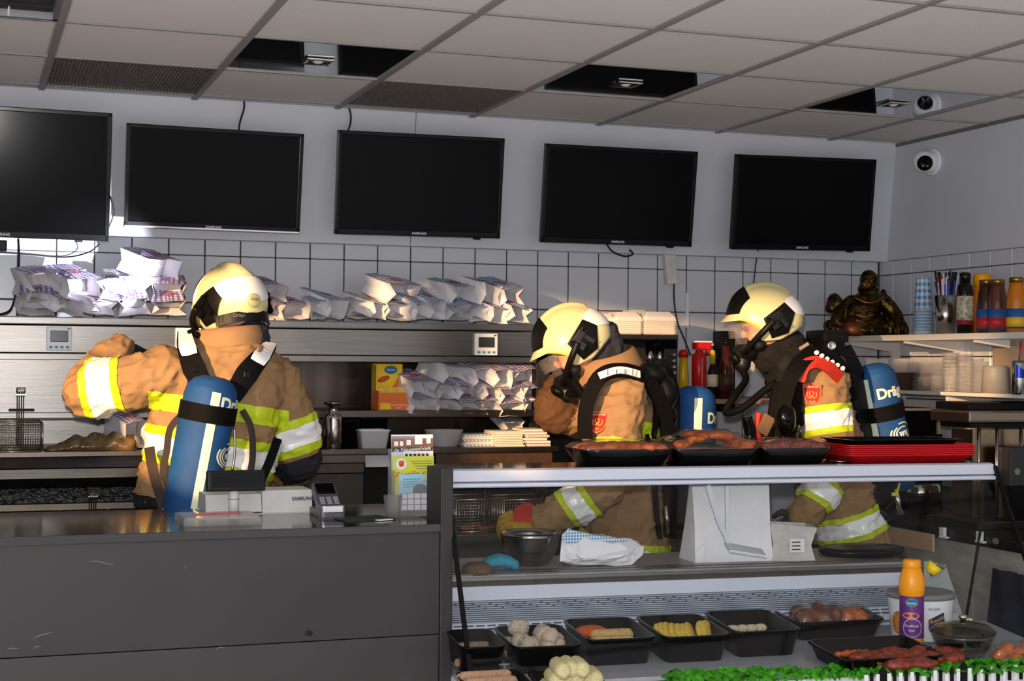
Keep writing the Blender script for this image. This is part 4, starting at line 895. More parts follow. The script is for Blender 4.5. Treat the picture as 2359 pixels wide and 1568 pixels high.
# display on pole in front
dy = 4.52; t = thing('customer_display', 'black customer display on white pole standing on the counter', 'display', (P(540, 1190, y=dy).x, dy, ctz))
a = P(540, 1130, y=dy); b = B(); b.cyl((a.x, dy+.01, ctz), (a.x, dy+.01, a.z+.02), .0155, n=20); obj('pole', b, M('register_white', (205, 204, 202)), t)
b = B(); b.cyl((a.x, dy+.01, ctz+.055), (a.x, dy+.01, ctz+.058), .0165, n=20); obj('pole_ring', b, M('seam_grey', (150, 150, 150), .5), t)
cc = P(543, 1107, y=dy); w = P(609, 1107, y=dy).x-P(476, 1107, y=dy).x; h = P(543, 1083, y=dy).z-P(543, 1131, y=dy).z
R = Matrix.Rotation(-.12, 3, 'X')
b = B(); b.box(cc, (w, .035, h), R, .005); obj('housing', b, BLACK, t)
b = B(); b.box(cc+R @ V((0, -.018, .002)), (w*.9, .004, h*.7), R, .001); sc_ = obj('screen', b, BLACKG, t)
# acrylic coin tray
t0 = cp(505, 1205); ty = 4.33
x0, x1, z0, z1 = pr(415, 1185, 603, 1213, ty); t = thing('coin_tray', 'clear acrylic coin tray on the counter in front of tank', 'tray', ((x0+x1)/2, ty+.09, ctz))
ACR = M('acrylic', (215, 212, 208), .08, trans=.6, ior=1.2, alpha=.4)
b = B(); b.bb((x0+.01, ty, ctz), (x1, ty+.19, ctz+.006)).bb((x0+.01, ty, ctz), (x1, ty+.006, ctz+.022)).bb((x0+.01, ty+.184, ctz), (x1, ty+.19, ctz+.022)).bb((x0+.01, ty, ctz), (x0+.016, ty+.19, ctz+.022)).bb((x1-.006, ty, ctz), (x1, ty+.19, ctz+.022)); obj('base', b, ACR, t)
b = B(); b.bb((x0+.016, ty+.006, ctz+.018), (x1-.006, ty+.184, ctz+.023), .001); obj('plate', b, M('acrylic_plate', (196, 188, 182), .1, alpha=.75), t)
for k in range(2):
    b = B(); b.tube([V((x0+.05, ty+.08+.04*k, ctz+.0236)), V(((x0+x1)/2, ty+.085+.04*k, ctz+.0236)), V((x1-.04, ty+.10+.04*k, ctz+.0236))], .0018, 4); obj('red_print', b, M('pale_red', (190, 90, 90), .5), t)
# card terminal
ky = 4.42; k0 = P(766, 1180, y=ky); t = thing('card_terminal', 'grey card payment terminal with coloured keys on counter', 'card terminal', (k0.x, ky+.05, ctz))
w = P(786, 1180, y=ky).x-P(728, 1180, y=ky).x
R = Matrix.Rotation(.55, 3, 'X'); c0 = V((k0.x, ky+.07, ctz+.045))
b = B(); b.box(c0, (w*.92, .16, .03), R, .008); b.box(c0+V((0, -.055, -.025)), (w*.95, .05, .045), None, .01); b.box((k0.x, ky+.09, ctz+.012), (w*.9, .15, .024), None, .006); obj('body', b, M('terminal_grey', (84, 84, 92), .35, .3), t)
b = B(); b.box(c0+R @ V((0, .045, .0165)), (w*.75, .05, .004), R, .002); obj('screen', b, BLACKG, t)
for i, m in enumerate((RED, M('key_yellow', (220, 180, 40), .4), M('key_green', (40, 130, 80), .4))):
    b = B(); b.box(c0+R @ V((w*(-.27+.27*i), -.052, .018)), (w*.2, .012, .008), R, .002); obj('key', b, m, t)
KG = M('key_grey', (140, 142, 148), .4)
for i in range(3):
    for j in range(3):
        b = B(); b.box(c0+R @ V((w*(-.27+.27*i), -.034+.014*j, .018)), (w*.2, .009, .006), R, .0015); obj('key', b, KG, t)
b = B(); b.box(c0+V((0, -.078, -.015)), (w*.8, .006, .022), None, .003); obj('chrome_lip', b, STEELP, t)
b = B(); b.box(cp(835, 1195)+V((0, 0, .002)), (.16, .12, .003), .2); tag(obj('rubber_mat', b, M('dark_green_mat', (30, 48, 42), .6)), 'thin dark green mat lying behind the card terminal', 'mat')
b = B(); b.box(cp(885, 1199)+V((0, 0, .003)), (.05, .02, .003), .3, .001); tag(obj('paper_slip', b, PAPER), 'small white paper slip at the counter edge', 'paper')
# small glass
gq = cp(905, 1190); s = (gq-CAMP).dot(_f)/FPX; b = B(); b.lathe([(0, 0), (17*s, 0), (22*s, 50*s), (20.5*s, 50*s), (15*s, 3*s), (0, 3*s)], gq, 20); tag(obj('plastic_cup', b, PLASTIC), 'clear plastic cup half behind the leaflet holder', 'cup')
# leaflet holder with three leaflets
hy = 4.46; x0, x1, z0, z1 = pr(903, 1000, 1008, 1196, hy)
t = thing('leaflet_holder', 'clear leaflet holder on the counter beside dark end panel', 'leaflet holder', ((x0+x1)/2, hy, ctz))
b = B(); b.bb((x0, hy-.03, ctz), (x1, hy+.05, ctz+.012), .002); b.bb((x0, hy-.03, ctz), (x0+.003, hy+.045, ctz+.14)).bb((x1-.003, hy-.03, ctz), (x1, hy+.045, ctz+.14)).bb((x0, hy-.03, ctz), (x1, hy-.027, ctz+.11)); obj('pocket', b, PLASTIC, t)
b = B(); b.bb((x0, hy+.045, ctz), (x1, hy+.048, ctz+.2)); obj('back_plate', b, PLASTIC, t)
def leaf(u0, v0, u1, v1, y, mat, label, tilt=.08):
    x0, x1, z0, z1 = pr(u0, v0, u1, v1, y); z0 = max(z0, ctz+.014)
    b = B(); b.prism([V((x0, y, z0)), V((x1, y, z0)), V((x1, y+tilt*(z1-z0), z1)), V((x0, y+tilt*(z1-z0), z1))], (0, 0, 0), (0, .002, 0))
    o = tag(obj('leaflet', b, mat), label, 'leaflet')
    def fn(fx, fz, d=.0012): return V((x0+(x1-x0)*fx, y+tilt*(z1-z0)*fz-d, z0+(z1-z0)*fz))
    def rect(name, a, b_, c, d, m, off=.0012):
        q = B(); q.face([q.v(fn(a, b_, off)), q.v(fn(c, b_, off)), q.v(fn(c, d, off)), q.v(fn(a, d, off))]); return obj(name, q, m, o)
    return o, fn, rect, (x1-x0), (z1-z0)
o, fn, rect, w, h = leaf(903, 1001, 999, 1190, hy+.035, M('photo_sky', (196, 205, 216), .4), 'leaflet with shop front photograph at back of holder', .05)
BR = M('brick_print', (112, 84, 72), .5, var=.2, vs=100); rect('print_facade', 0, .77, 1, .95, BR, .001); rect('print_shop', .28, .68, 1, .78, M('print_white', (222, 222, 222), .5)); rect('print_sign', .04, .78, .98, .83, M('print_dark', (50, 44, 48), .5), .0016)
rect('print_roof', 0, .95, .65, .985, M('print_slate', (110, 120, 140), .5), .0014)
for k, (a, c, d, e) in enumerate(((.06, .16, .85, .91), (.2, .28, .85, .91), (.36, .46, .86, .93), (.56, .74, .87, .985), (.84, .94, .88, .96))): rect('print_window', a, d, c, e, M('print_pale', (206, 216, 226), .5), .0018)
for k in range(6): rect('print_window', .32+.1*k, .69, .39+.1*k, .745, M('print_dark', (50, 44, 48)), .002)
text('lettering', 'de Nieuwenhoek', .017, WHITE, lambda x, y: fn(.5+x/w, .805+y/h+.03*x/w, .0026), o)
o, fn, rect, w, h = leaf(906, 1051, 1001, 1190, hy+.015, M('lime_green_card', (186, 202, 66), .5, col2=(222, 214, 70), vs=6), 'lime green family leaflet in the middle of holder', .06)
b = B(); c = fn(.2, .86, .002); b.lathe([(0, 0), (.017, 0), (.017, .001)], c, 20, axis=(0, -1, 0)); rd = obj('print_roundel', b, WHITE, o)
b = B(); b.lathe([(.006, -.007), (.009, .006), (.005, .011), (0, .011)], c-V((0, .003, 0)), 10, sy=.1); obj('print_bucket', b, M('print_orange', (226, 84, 40), .5), rd)
text('lettering', 'Familie', .027, M('print_red', (205, 50, 40), .5), lambda x, y: fn(.33+x/w, .66+y/h+.06*x/w, .002), o, shear=.3)
text('lettering', 'lina', .026, M('print_red', (205, 50, 40)), lambda x, y: fn(.83+x/w, .66+y/h, .002), o, shear=.3)
for k in range(4): rect('print_text', .42+.05*k, .90-.045*k, .95, .915-.045*k, M('print_olive', (130, 140, 50), .5))
o, fn, rect, w, h = leaf(920, 1092, 1001, 1190, hy-.005, M('sky_blue_card', (150, 208, 228), .5), 'pale blue leaflet at front of holder with white coupon grid', .06)
for k in range(5):
    for j in range(3): rect('print_coupon', .05+.19*k, .03+.155*j, .05+.19*k+.165, .03+.155*j+.135, M('print_whiteish', (232, 232, 234), .5), .0022)
rect('print_grid', .03, .0, .99, .49, M('print_darkgrey', (90, 84, 92), .5), .0014)
b = B(); b.lathe([(.011, 0), (.016, 0), (.016, .001), (.011, .001)], fn(.82, .9, .002), 18, axis=(0, -1, 0), cap=False); obj('print_badge', b, M('print_gold', (214, 190, 70), .5), o)
for k in range(4): rect('print_text', .12, .86-.07*k, .62-.1*(k % 2), .875-.07*k, M('print_blue', (70, 120, 170), .5))
b = B(); b.lathe([(0, 0), (.024, 0), (.024, .001)], fn(.60, .56, .0016), 20, axis=(0, -1, 0), sy=.8); obj('print_picture', b, M('print_darkgrey', (90, 84, 92)), o)
# ------------------------------------------------------------------ refrigerated display
DA = math.radians(4.2); EX = V((math.cos(DA), -math.sin(DA), 0)); EY = V((math.sin(DA), math.cos(DA), 0)); EZ = V((0, 0, 1))
DO = P(1043, 1081, y=4.34)
def DP(u, v, e):
    d = ray(u, v); t = (DO-CAMP).dot(EY)+e; t = t/d.dot(EY); return CAMP+d*t
def de(p): return (p-DO).dot(EY)
def ds(p): return (p-DO).dot(EX)
def D3(s, e, z): return V((DO.x, DO.y, 0))+EX*s+EY*e+V((0, 0, z))
DR = Matrix((EX, EY, EZ)).transposed()
def dbox(b, s0, s1, e0, e1, z0, z1, bev=0, mi=0): return b.box(D3((s0+s1)/2, (e0+e1)/2, (z0+z1)/2), (abs(s1-s0), abs(e1-e0), abs(z1-z0)), DR, bev, mi)
GL = clear('display_glass', (250, 253, 253), .3)
SR = ds(DP(2284, 1080, 0)); S0 = ds(DP(1043, 1081, 0))-.03
zr1 = DO.z; zr0 = P(1043, 1123, y=4.34).z
t = thing('display_fridge', 'white glass fronted refrigerated snack display at lower right', 'display fridge', D3(SR/2, 0, 0)); dsp = t
RAILM = M('rail_white', (202, 207, 222), .35)
def extr(name, prof, mat, s0=S0, s1=SR, par=None):
    b = B(); b.loft([[D3(s, e, z) for e, z in prof] for s in (s0, s1)], smooth=False); return obj(name, b, mat, par or t)
hh = zr1-zr0
extr('top_rail', [(0, zr1), (-.012, zr1-.004), (-.018, zr0+hh*.36), (-.010, zr0+hh*.30), (.02, zr0+hh*.3), (.02, zr1)], RAILM)
extr('rail_lip', [(-.012, zr0+hh*.27), (-.024, zr0+hh*.22), (-.026, zr0+.004), (-.02, zr0), (.012, zr0), (.012, zr0+hh*.27)], RAILM)
b = B(); dbox(b, S0, SR-.01, .012, .27, zr1-.012, zr1-.001); obj('top_shelf', b, M('top_glass_dark', (70, 66, 66), .06, spec=.9), t)
# glass: its left edge runs from behind the end panel to the lower frame corner
GE, GZ = -.46, .58
sg0 = ds(DP(1026, 1122, -.012)); _d = ray(1085, 1568); _p = CAMP+_d*(((DO-CAMP).dot(EX)+sg0)/_d.dot(EX)); GE, GZ = de(_p), _p.z
b = B(); p0, p1, p2, p3 = D3(sg0, -.012, zr0), D3(SR, -.012, zr0), D3(SR, GE, GZ), D3(sg0, GE, GZ); b.face([b.v(p0), b.v(p1), b.v(p2), b.v(p3)]); obj('front_glass', b, GL, t)
for s in (sg0, SR+.004):
    b = B(); b.strap([D3(s, -.014, zr1-.01), D3(s, GE-.004, GZ)], .012, .01, (0, -1, .6), sm=False); obj('glass_edge', b, BLACK, t)
b = B(); b.face([b.v(q) for q in (D3(SR+.002, -.01, zr0), D3(SR+.002, GE, GZ), D3(SR+.002, .1, GZ), D3(SR+.002, .1, zr0))]); obj('side_glass', b, GL, t)
# interior back
zs = DP(1300, 1318, .10).z
SLR = ds(DP(2085, 1290, .1))
extr('sill', [(.085, zs), (.085, zs-.010), (.5, zs-.03), (.5, zs)], M('sill_grey', (150, 150, 150), .4, 0, var=.15, vs=5, stretch=(1, 30, 1)), S0, SLR+.02)
extr('sill_track', [(.10, zs+.003), (.10, zs), (.125, zs), (.125, zs+.003)], STEEL, S0, SLR)
extr('sill_track', [(.15, zs+.003), (.15, zs), (.175, zs), (.175, zs+.003)], STEEL, S0, SLR)
zk0 = DP(1300, 1330, .082).z; zk1 = DP(1300, 1344, .09).z; zp = DP(1300, 1376, .085).z
extr('sill_nose', [(.075, zs-.004), (.072, zk0), (.11, zk0), (.11, zs-.004)], STEEL, S0, SLR+.01)
extr('dark_groove', [(.10, zk0), (.10, zk1), (.14, zk1), (.14, zk0)], M('groove_brown', (70, 62, 56), .5), S0, SLR)
extr('back_panel', [(.088, zk1), (.088, zp), (.11, zp), (.11, zk1)], RAILM, S0, SLR+.02)
zg1 = DP(1300, 1428, .02).z; zg2 = DP(1300, 1445, .0).z
NS = 11
for k in range(NS):
    f = (k+.5)/NS; e = .085-.062*f; z = zp+(zg1-zp)*f; h = (zp-zg1)/NS
    b = B(); dbox(b, S0, SLR+.03, e-.004, e+.004, z-h*.36, z+h*.30); obj('grille_slat', b, M('grille_grey', (164, 172, 188), .4, .2), t)
b = B(); b.loft([[D3(s, e, z) for e, z in ((.094, zp), (.032, zg1), (.05, zg1), (.112, zp))] for s in (S0, SLR+.03)], smooth=False); obj('grille_back', b, M('grille_dark', (74, 78, 88), .6), t)
b = B(); 
for k in range(88):
    f = k/88; s = S0+(SLR-S0)*f; q = .25+.1*((k*7) % 3-1); dbox(b, s, s+.007, .085-.062*q-.0062, .085-.062*q-.0045, zp+(zg1-zp)*q-.003, zp+(zg1-zp)*q+.003)
o = obj('grille_hole', b, M('grille_dark', (74, 78, 88)), t); o['kind'] = 'stuff'
extr('slot_strip', [(.026, zg1), (.01, zg2-.02), (.04, zg2-.02), (.05, zg1)], RAILM, S0, SLR+.05)
b = B()
for k in range(46):
    s = S0+(SLR-S0)*(k+.2)/46
    for j in range(2):
        z = zg1+(zg2-zg1)*(.35+.5*j); dbox(b, s, s+.026, .018-.010*j, .024, z-.0015, z+.0015)
o = obj('slot', b, M('grille_dark', (74, 78, 88)), t); o['kind'] = 'stuff'
# deck
SL = .08; E0 = -.30; Z0 = DP(1580, 1530, E0).z
def dz(e): return Z0+SL*(e-E0)
DECK = M('deck_grey', (150, 152, 160), .4, var=.06, vs=30)
jn = [S0, ds(DP(1300, 1540, -.2)), ds(DP(1620, 1545, -.2)), ds(DP(1900, 1530, -.2)), SR-.005]
for a, c in zip(jn, jn[1:]):
    b = B(); b.loft([[D3(s, e, dz(e)+q) for e, q in ((.03, 0), (GE-.06, 0), (GE-.06, -.012), (.03, -.012))] for s in (a+.0012, c-.0012)], smooth=False); obj('deck_plate', b, DECK, t)
zbd = min(GZ, dz(GE))-.03
extr('body', [(GE-.065, zbd), (GE-.065, .05), (.4, .05), (.4, zs-.2), (.11, zs-.2), (.11, zbd)], WHITE, S0, SR)
# hanging bracket
b = B(); b.strap([DP(1630, 1118, .0), DP(1655, 1200, .03), DP(1680, 1252, .05)], .016, .006, (0, -1, 0), sm=False); b.strap([DP(1674, 1118, .03), DP(1675, 1245, .05)], .012, .006, (0, -1, 0), sm=False)
a_, b_, c_, d_ = DP(1668, 1252, .05), DP(1755, 1268, .05), DP(1765, 1283, -.02), DP(1680, 1270, -.02); b.loft([[a_, b_, c_, d_], [q+V((0, 0, .006)) for q in (a_, b_, c_, d_)]], smooth=False)
obj('hanging_bracket', b, M('bracket_white', (206, 210, 216), .4), t)

# ------------------------------------------------------------------ black food trays in the display
NRM = V((0, 0, 1)); 
TRB = M('tray_black', (8, 8, 9), .25, spec=.2)
def rimquad(q, h):
    """pixel corners of a rim (back-left, back-right, front-right, front-left) on the plane h above the deck"""
    out = []
    for u, v in q:
        lo, hi = -.8, .6
        for _ in range(40):
            m = (lo+hi)/2; p = DP(u, v, m)
            if p.z > dz(m)+h: hi, lo = hi, m
            else: lo, hi = lo, m
            if False: pass
        out.append(p)
    return out
def dplane(u, v, h):                   # where the sight line meets the plane h above the deck
    d = ray(u, v); n = (EZ-EY*SL); p0 = D3(0, E0, Z0+h); return CAMP+d*((p0-CAMP).dot(n)/d.dot(n))
def rr2(w, d, r, n=4):
    pts = []
    for sx, sy, a0 in ((1, 1, 0), (-1, 1, 90), (-1, -1, 180), (1, -1, 270)):
        for k in range(n+1):
            a = math.radians(a0+90*k/n); pts.append((sx*(w/2-r)+r*math.cos(a), sy*(d/2-r)+r*math.sin(a)))
    return pts
def ftray(q, label, h=.08, taper=.86, mat=None, name='food_tray', group='black food trays in the display'):
    c = [dplane(u, v, h) for u, v in q]; m = (c[0]+c[1]+c[2]+c[3])/4
    w = ((c[1]-c[0]).length+(c[2]-c[3]).length)/2; d = abs(de(c[0])+de(c[1])-de(c[2])-de(c[3]))/2
    s0, e0 = ds(m), de(m); U = EX; Vv = (EY+EZ*SL).normalized(); N = U.cross(Vv)
    base = D3(s0, e0, dz(e0)+.001)
    def L(x, y, z): return base+U*x+Vv*y+N*z
    b = B(); R = lambda kw, kd, z, r: [L(x, y, z) for x, y in rr2(w*kw, d*kd, r)]
    b.loft([R(taper, taper, 0, .02), R(.985, .985, h-.006, .028), R(1.03, 1.03, h-.004, .03), R(1.03, 1.03, h, .03), R(.955, .955, h, .026), R(taper*.95, taper*.95, .006, .018)])
    o = tag(obj(name, b, mat or TRB), label, 'tray', group)
    return L, w, d, h
def crumb(name, col, var=.25): return M(name, col, .85, var=var, vs=160, bump=.8, bs=260)
def piece(name, p, r, mat, label, group, rot=None, cat='snack', noise_=.12, sub=3):
    b = B(); b.ball((0, 0, 0), r, sub, rot=rot); sd = V((rnd.uniform(0, 50),)*3); mr = min(r) if hasattr(r, '__len__') else r
    for v in b.bm.verts: v.co += v.co.normalized()*mr*noise_*noise.noise(v.co*(1.4/mr)+sd)
    bmesh.ops.translate(b.bm, verts=b.bm.verts, vec=V(p)); return tag(obj(name, b, mat), label, cat, group)
def rod(name, p, d, L, r, mat, label, group, cat='snack'):
    d = V(d).normalized(); b = B(); pr_ = [(0, -L/2), (r*.6, -L/2+r*.1), (r*.93, -L/2+r*.45), (r, -L/2+r), (r*1.03, 0), (r, L/2-r), (r*.93, L/2-r*.45), (r*.6, L/2-r*.1), (0, L/2)]
    b.lathe(pr_, p, 14, axis=d)
    for v in b.bm.verts: v.co += (v.co-V(p))*.06*noise.noise(v.co*90)
    return tag(obj(name, b, mat), label, cat, group)
rnd = random.Random(11)
# T0
L, w, d, h = ftray([(1030, 1452), (1112, 1445), (1176, 1484), (1062, 1494)], 'black tray at far left of display behind the glass edge')
for k in range(4): rod('snack_stick', L(-.01+.012*k, -.04+.04*k, .022+.004*k), EX, .12, .013, crumb('brown_crumb', (150, 122, 96)), 'brown breaded stick, %s from the front in leftmost rear tray' % ORD[k], 'sticks in the left tray')
L, w, d, h = ftray([(1112, 1445), (1270, 1435), (1352, 1482), (1212, 1492)], 'black tray heaped with pale crumbed balls')
BALL = crumb('pale_crumb', (196, 180, 158))
for j in range(3):
    for i in range(24 if j == 0 else 14 if j == 1 else 6):
        a = rnd.uniform(-.42+.06*j, .42-.06*j)*w*.86; c = rnd.uniform(-.42+.05*j, .42-.05*j)*d*.86
        piece('crumbed_ball', L(a, c, .034+.028*j), .025, BALL, 'pale crumbed ball heaped in the tray of balls', 'crumbed balls', noise_=.2, sub=2)
L, w, d, h = ftray([(1277, 1427), (1440, 1419), (1516, 1466), (1372, 1474)], 'black tray with an orange patty and two breaded sticks')
piece('orange_patty', L(-w*.22, d*.1, .066), (.05, .04, .018), crumb('orange_crumb', (214, 92, 24)), 'orange breaded patty in the half empty tray', None, noise_=.1)
for k in range(3): rod('breaded_stick', L(.0+.006*k, -d*.16+.03*k, .052+.012*(k == 1)), EX+EY*.1*(k-1), .13, .016, crumb('golden_crumb', (206, 172, 110)), 'golden breaded stick, %s from the front beside orange patty' % ORD[k], 'golden sticks')
L, w, d, h = ftray([(1449, 1420), (1602, 1412), (1686, 1461), (1544, 1467)], 'black tray with yellow potato discs')
for k in range(9):
    x = -w*.34+w*.075*k+(.03 if k > 6 else 0); b = B(); b.lathe([(0, -.008), (.032, -.008), (.037, -.003), (.037, .003), (.032, .008), (0, .008)], L(x, -.01+.012*math.sin(k), .056), 18, axis=EX*.7+EZ*.45+EY*(-.5 if k < 7 else -.7))
    for v in b.bm.verts: v.co += V((1, 1, 1))*.0012*noise.noise(v.co*160)
    tag(obj('potato_disc', b, crumb('yellow_crumb', (226, 190, 74))), 'yellow breaded disc, %s from the left in its black tray' % ORD[k], 'snack', 'yellow discs')
L, w, d, h = ftray([(1607, 1407), (1765, 1403), (1848, 1450), (1704, 1455)], 'nearly empty black tray with pale scraps')
for k in range(4): piece('pale_scrap', L(-w*.3+.03*k, -d*.02, .058), (.022, .018, .012), crumb('scrap', (222, 206, 170)), 'pale scrap of snack in the nearly empty tray', 'pale scraps', sub=2)
L, w, d, h = ftray([(1762, 1398), (1985, 1392), (2020, 1424), (1846, 1436)], 'wide black tray holding meat in plastic bags', h=.06)
FILM = clear('cling_film', (246, 246, 246), .5, .12)
def wrapped(pts, col, label, film=True, name='wrapped_meat', cat='meat', seed=1, lum=.02, group=None):
    """lumps of meat, with film stretched over as its own part"""
    r_ = random.Random(seed); c = sum((V(p) for p in pts), V((0, 0, 0)))/len(pts); lo = min(p[2] for p in pts)
    t = thing(name, label, cat, (c.x, c.y, lo-.01), group); b = B()
    for p in pts: b.ball(p, [lum*r_.uniform(.8, 1.3) for _ in range(3)], 2)
    me = remesh(b, .005, 'meat', col, t, 1, fn=lambda co, n: co+n*.004*noise.noise(co*70))
    if film:
        b = B()
        for p in pts: b.ball(p, lum*1.55, 2)
        remesh(b, .009, 'film', FILM, t, 6, fn=lambda co, n: co+n*.004*noise.noise(co*40))
    return t
MEATB = M('brown_meat', (112, 58, 30), .3, var=.4, vs=60, bump=.5, bs=90)
MEATO = M('orange_meat', (190, 96, 40), .4, var=.35, vs=45, bump=.4, bs=80)
MEATP = M('pink_meat', (158, 88, 70), .5, var=.4, vs=120, bump=.9, bs=160)
MEATR = M('red_meat', (126, 52, 36), .25, var=.5, vs=50, bump=.5, bs=80)
wrapped([L(-w*.3+w*.055*i, d*(.05+.12*((i*3) % 4-1.5)), .045+.008*(i % 2)) for i in range(8)], MEATB, 'bag of brown meatballs in clear plastic in wide tray', seed=3, lum=.03)
wrapped([L(w*.2+w*.05*i, d*.1*((i*2) % 3-1), .045) for i in range(4)], MEATO, 'bag of orange marinated meat in clear plastic in wide tray', seed=4, lum=.03)
L, w, d, h = ftray([(1862, 1478), (2060, 1458), (2165, 1500), (1965, 1530)], 'wide front black tray with satay skewers', h=.05)
for k in range(6):
    p = L(-w*.22+.03*k, d*.12-.01*k, .026+.004*(k % 2)); t = thing('satay_skewer', 'brown satay skewer, %s from the left in the wide front tray' % ORD[k], 'skewer', p-V((0, 0, .012)), 'satay skewers')
    b = B()
    for j in range(4): b.ball(p+EX*(-.03+.02*j)+EY*(.01*(k % 3)), (.013, .012, .010), 2)
    remesh(b, .004, 'meat', MEATO, t, 1); b = B(); b.cyl(p-EX*.06+EY*.01*(k % 3), p+EX*.05+EY*.01*(k % 3), .0015, n=6); obj('stick', b, M('bamboo', (190, 160, 110), .6), t)
piecep = [(1992, 1512), (2030, 1520), (2060, 1505), (2090, 1518), (2120, 1500), (2150, 1515), (2180, 1503), (2200, 1515), (2075, 1530), (2120, 1528)]
for k, (u, v) in enumerate(piecep):
    p = dplane(u, v, .035); piece('spare_rib', p, (.052, .028, .019), MEATR, 'glazed red spare rib piled at the right front of display', 'spare ribs', rot=Matrix.Rotation(.5*math.sin(k*2), 3, 'Z'), cat='meat', noise_=.35)
# front row
L, w, d, h = ftray([(1040, 1548), (1178, 1540), (1265, 1600), (1110, 1612)], 'black front tray of pale sausage rolls by the glass edge', h=.05)
for k in range(7): rod('sausage_roll', L(-.02, -d*.36+d*.12*k, .045+.012*(k % 2)), EX+EY*.02, w*.8, .012, crumb('rose_crumb', (190, 150, 122), .15), 'pale sausage roll, %s from the front in the lower left tray' % ORD[k], 'sausage rolls')
b = B(); q = dplane(1163, 1530, .06); b.tube([q-EX*.016, q+EX*.014], .003, 6, sm=False); b.cyl(q-V((0, 0, .02)), q, .003, n=6); tag(obj('tray_hook', b, PLASTIC), 'clear plastic tag holder at corner of front left tray', 'holder')
L, w, d, h = ftray([(1200, 1548), (1345, 1540), (1440, 1600), (1290, 1612)], 'black front tray of pale croquettes', h=.045)
CROQ = crumb('cream_crumb', (224, 212, 158), .12)
for j, (n_, z) in enumerate(((6, .034), (5, .066), (3, .096))):
    for i in range(n_): rod('croquette', L(w*(-.36+.145*i+.06*j), -.012*j+.01*(i % 2), z), EY+EX*.12, .115, .0225, CROQ, 'pale round ended croquette piled in the front tray', 'croquettes')
# lettuce like green garnish strip
t = thing('leaf_garnish', 'bright green plastic leaf strip along the display front', 'garnish', D3(1.0, -.4, dz(-.4)))
LEAF = M('leaf_green', (66, 158, 28), .4, var=.45, vs=30)
s0, s1 = ds(dplane(1560, 1560, .02)), SR-.03
for k in range(210):
    f = (k//3)/69; u = 1545+ (2420-1545)*f; v = 1560-34*f+(k % 3-1)*7+rnd.uniform(-3, 3); p = dplane(u, v, .02); b = B()
    yaw = rnd.uniform(0, 6.28); w_ = rnd.uniform(.022, .038); up = rnd.uniform(.008, .022)
    R = Matrix.Rotation(yaw, 3, 'Z'); rows = []
    for i in range(4):
        rows.append([p+R @ V((w_*(i/3-.15)*1.4, w_*(j/4-.5)*(1.5-.5*abs(i-1.5)), up*math.sin(i*.9)+.006*math.sin(j*2.2+k)-.01)) for j in range(5)])
    b.loft(rows, False, False, closed=False); obj('leaf', b, LEAF, t)
# black and white picket strip
t = thing('picket_strip', 'black and white picket divider at the lower right corner', 'divider', D3(1.3, GE+.02, dz(GE)))
for k in range(14):
    u = 1996+26.5*k; v = 1566-1.8*k; p = dplane(u, v, .012); b = B(); dbox(b, ds(p)-.0055, ds(p)+.0055, de(p), de(p)+.004, p.z-.03, p.z+.014); obj('white_picket', b, WHITE, t)
    p = dplane(u+13, v-2, .012); b = B(); big = k in (1, 8); hw = .012 if big else .005; hp = .034 if big else .022
    b.prism([D3(ds(p)-hw, de(p)+.001, p.z-.03), D3(ds(p)+hw, de(p)+.001, p.z-.03), D3(ds(p)+hw, de(p)+.001, p.z+hp*.55), D3(ds(p), de(p)+.001, p.z+hp), D3(ds(p)-hw, de(p)+.001, p.z+hp*.55)], (0, 0, 0), EY*.004); obj('black_picket', b, BLACK, t)
# orange bottle
q = dplane(2100, 1492, 0); s = (q-CAMP).dot(_f)/FPX; BO = M('orange_bottle', (236, 152, 16), .3)
t = thing('sauce_bottle', 'tall orange sauce bottle with purple label at end of display', 'bottle', q)
b = B(); b.lathe([(r*s, z*s) for r, z in ((0, 0), (27, 0), (29, 4), (27, 24), (27, 124), (29, 128), (30, 148), (28, 164), (22, 180), (20, 186))], q, 24); obj('body', b, BO, t)
b = B(); b.lathe([(r*s, z*s) for r, z in ((20, 185), (21, 187), (20, 202), (18, 204), (0, 204))], q, 24); obj('cap', b, BO, t)
b = B(); b.lathe([(27.6*s, 26*s), (27.6*s, 122*s)], q, 28, cap=False); lab = obj('label', b, M('purple_label', (96, 40, 120), .4, var=.15, vs=40), t)
cd = (CAMP-q); cd.z = 0; cd.normalize(); cr = V((-cd.y, cd.x, 0))
def wrap(c, r, zc_, a0=0):
    def f(x, y):
        a = x/r+a0; return c+(cd*math.cos(a)+cr*math.sin(a))*r+V((0, 0, zc_+y))
    return f
fm = wrap(q, 28.3*s, 100*s)
def disc(name, f, cx, cy, rx, ry, mat, par, inner=0):
    b = B(); n = 24; o_ = [b.v(f(cx+rx*math.cos(6.2832*i/n), cy+ry*math.sin(6.2832*i/n))) for i in range(n)]
    if inner:
        i_ = [b.v(f(cx+rx*inner*math.cos(6.2832*i/n), cy+ry*inner*math.sin(6.2832*i/n))) for i in range(n)]
        for i in range(n): b.face([o_[i], o_[(i+1) % n], i_[(i+1) % n], i_[i]])
    else:
        c = b.v(f(cx, cy))
        for i in range(n): b.face([c, o_[i], o_[(i+1) % n]])
    return obj(name, b, mat, par)
disc('emblem', fm, 0, 8*s, 15*s, 10*s, M('emblem_green', (60, 150, 60)), lab); disc('emblem', wrap(q, 28.6*s, 100*s), 0, 8*s, 12*s, 7.5*s, M('emblem_blue', (30, 90, 170)), lab)
text('lettering', 'Remia', 8*s, WHITE, wrap(q, 28.9*s, 107*s), lab)
disc('picture', wrap(q, 28.3*s, 76*s), -2*s, 2*s, 20*s, 8*s, M('snack_print2', (200, 130, 90), .5), lab)
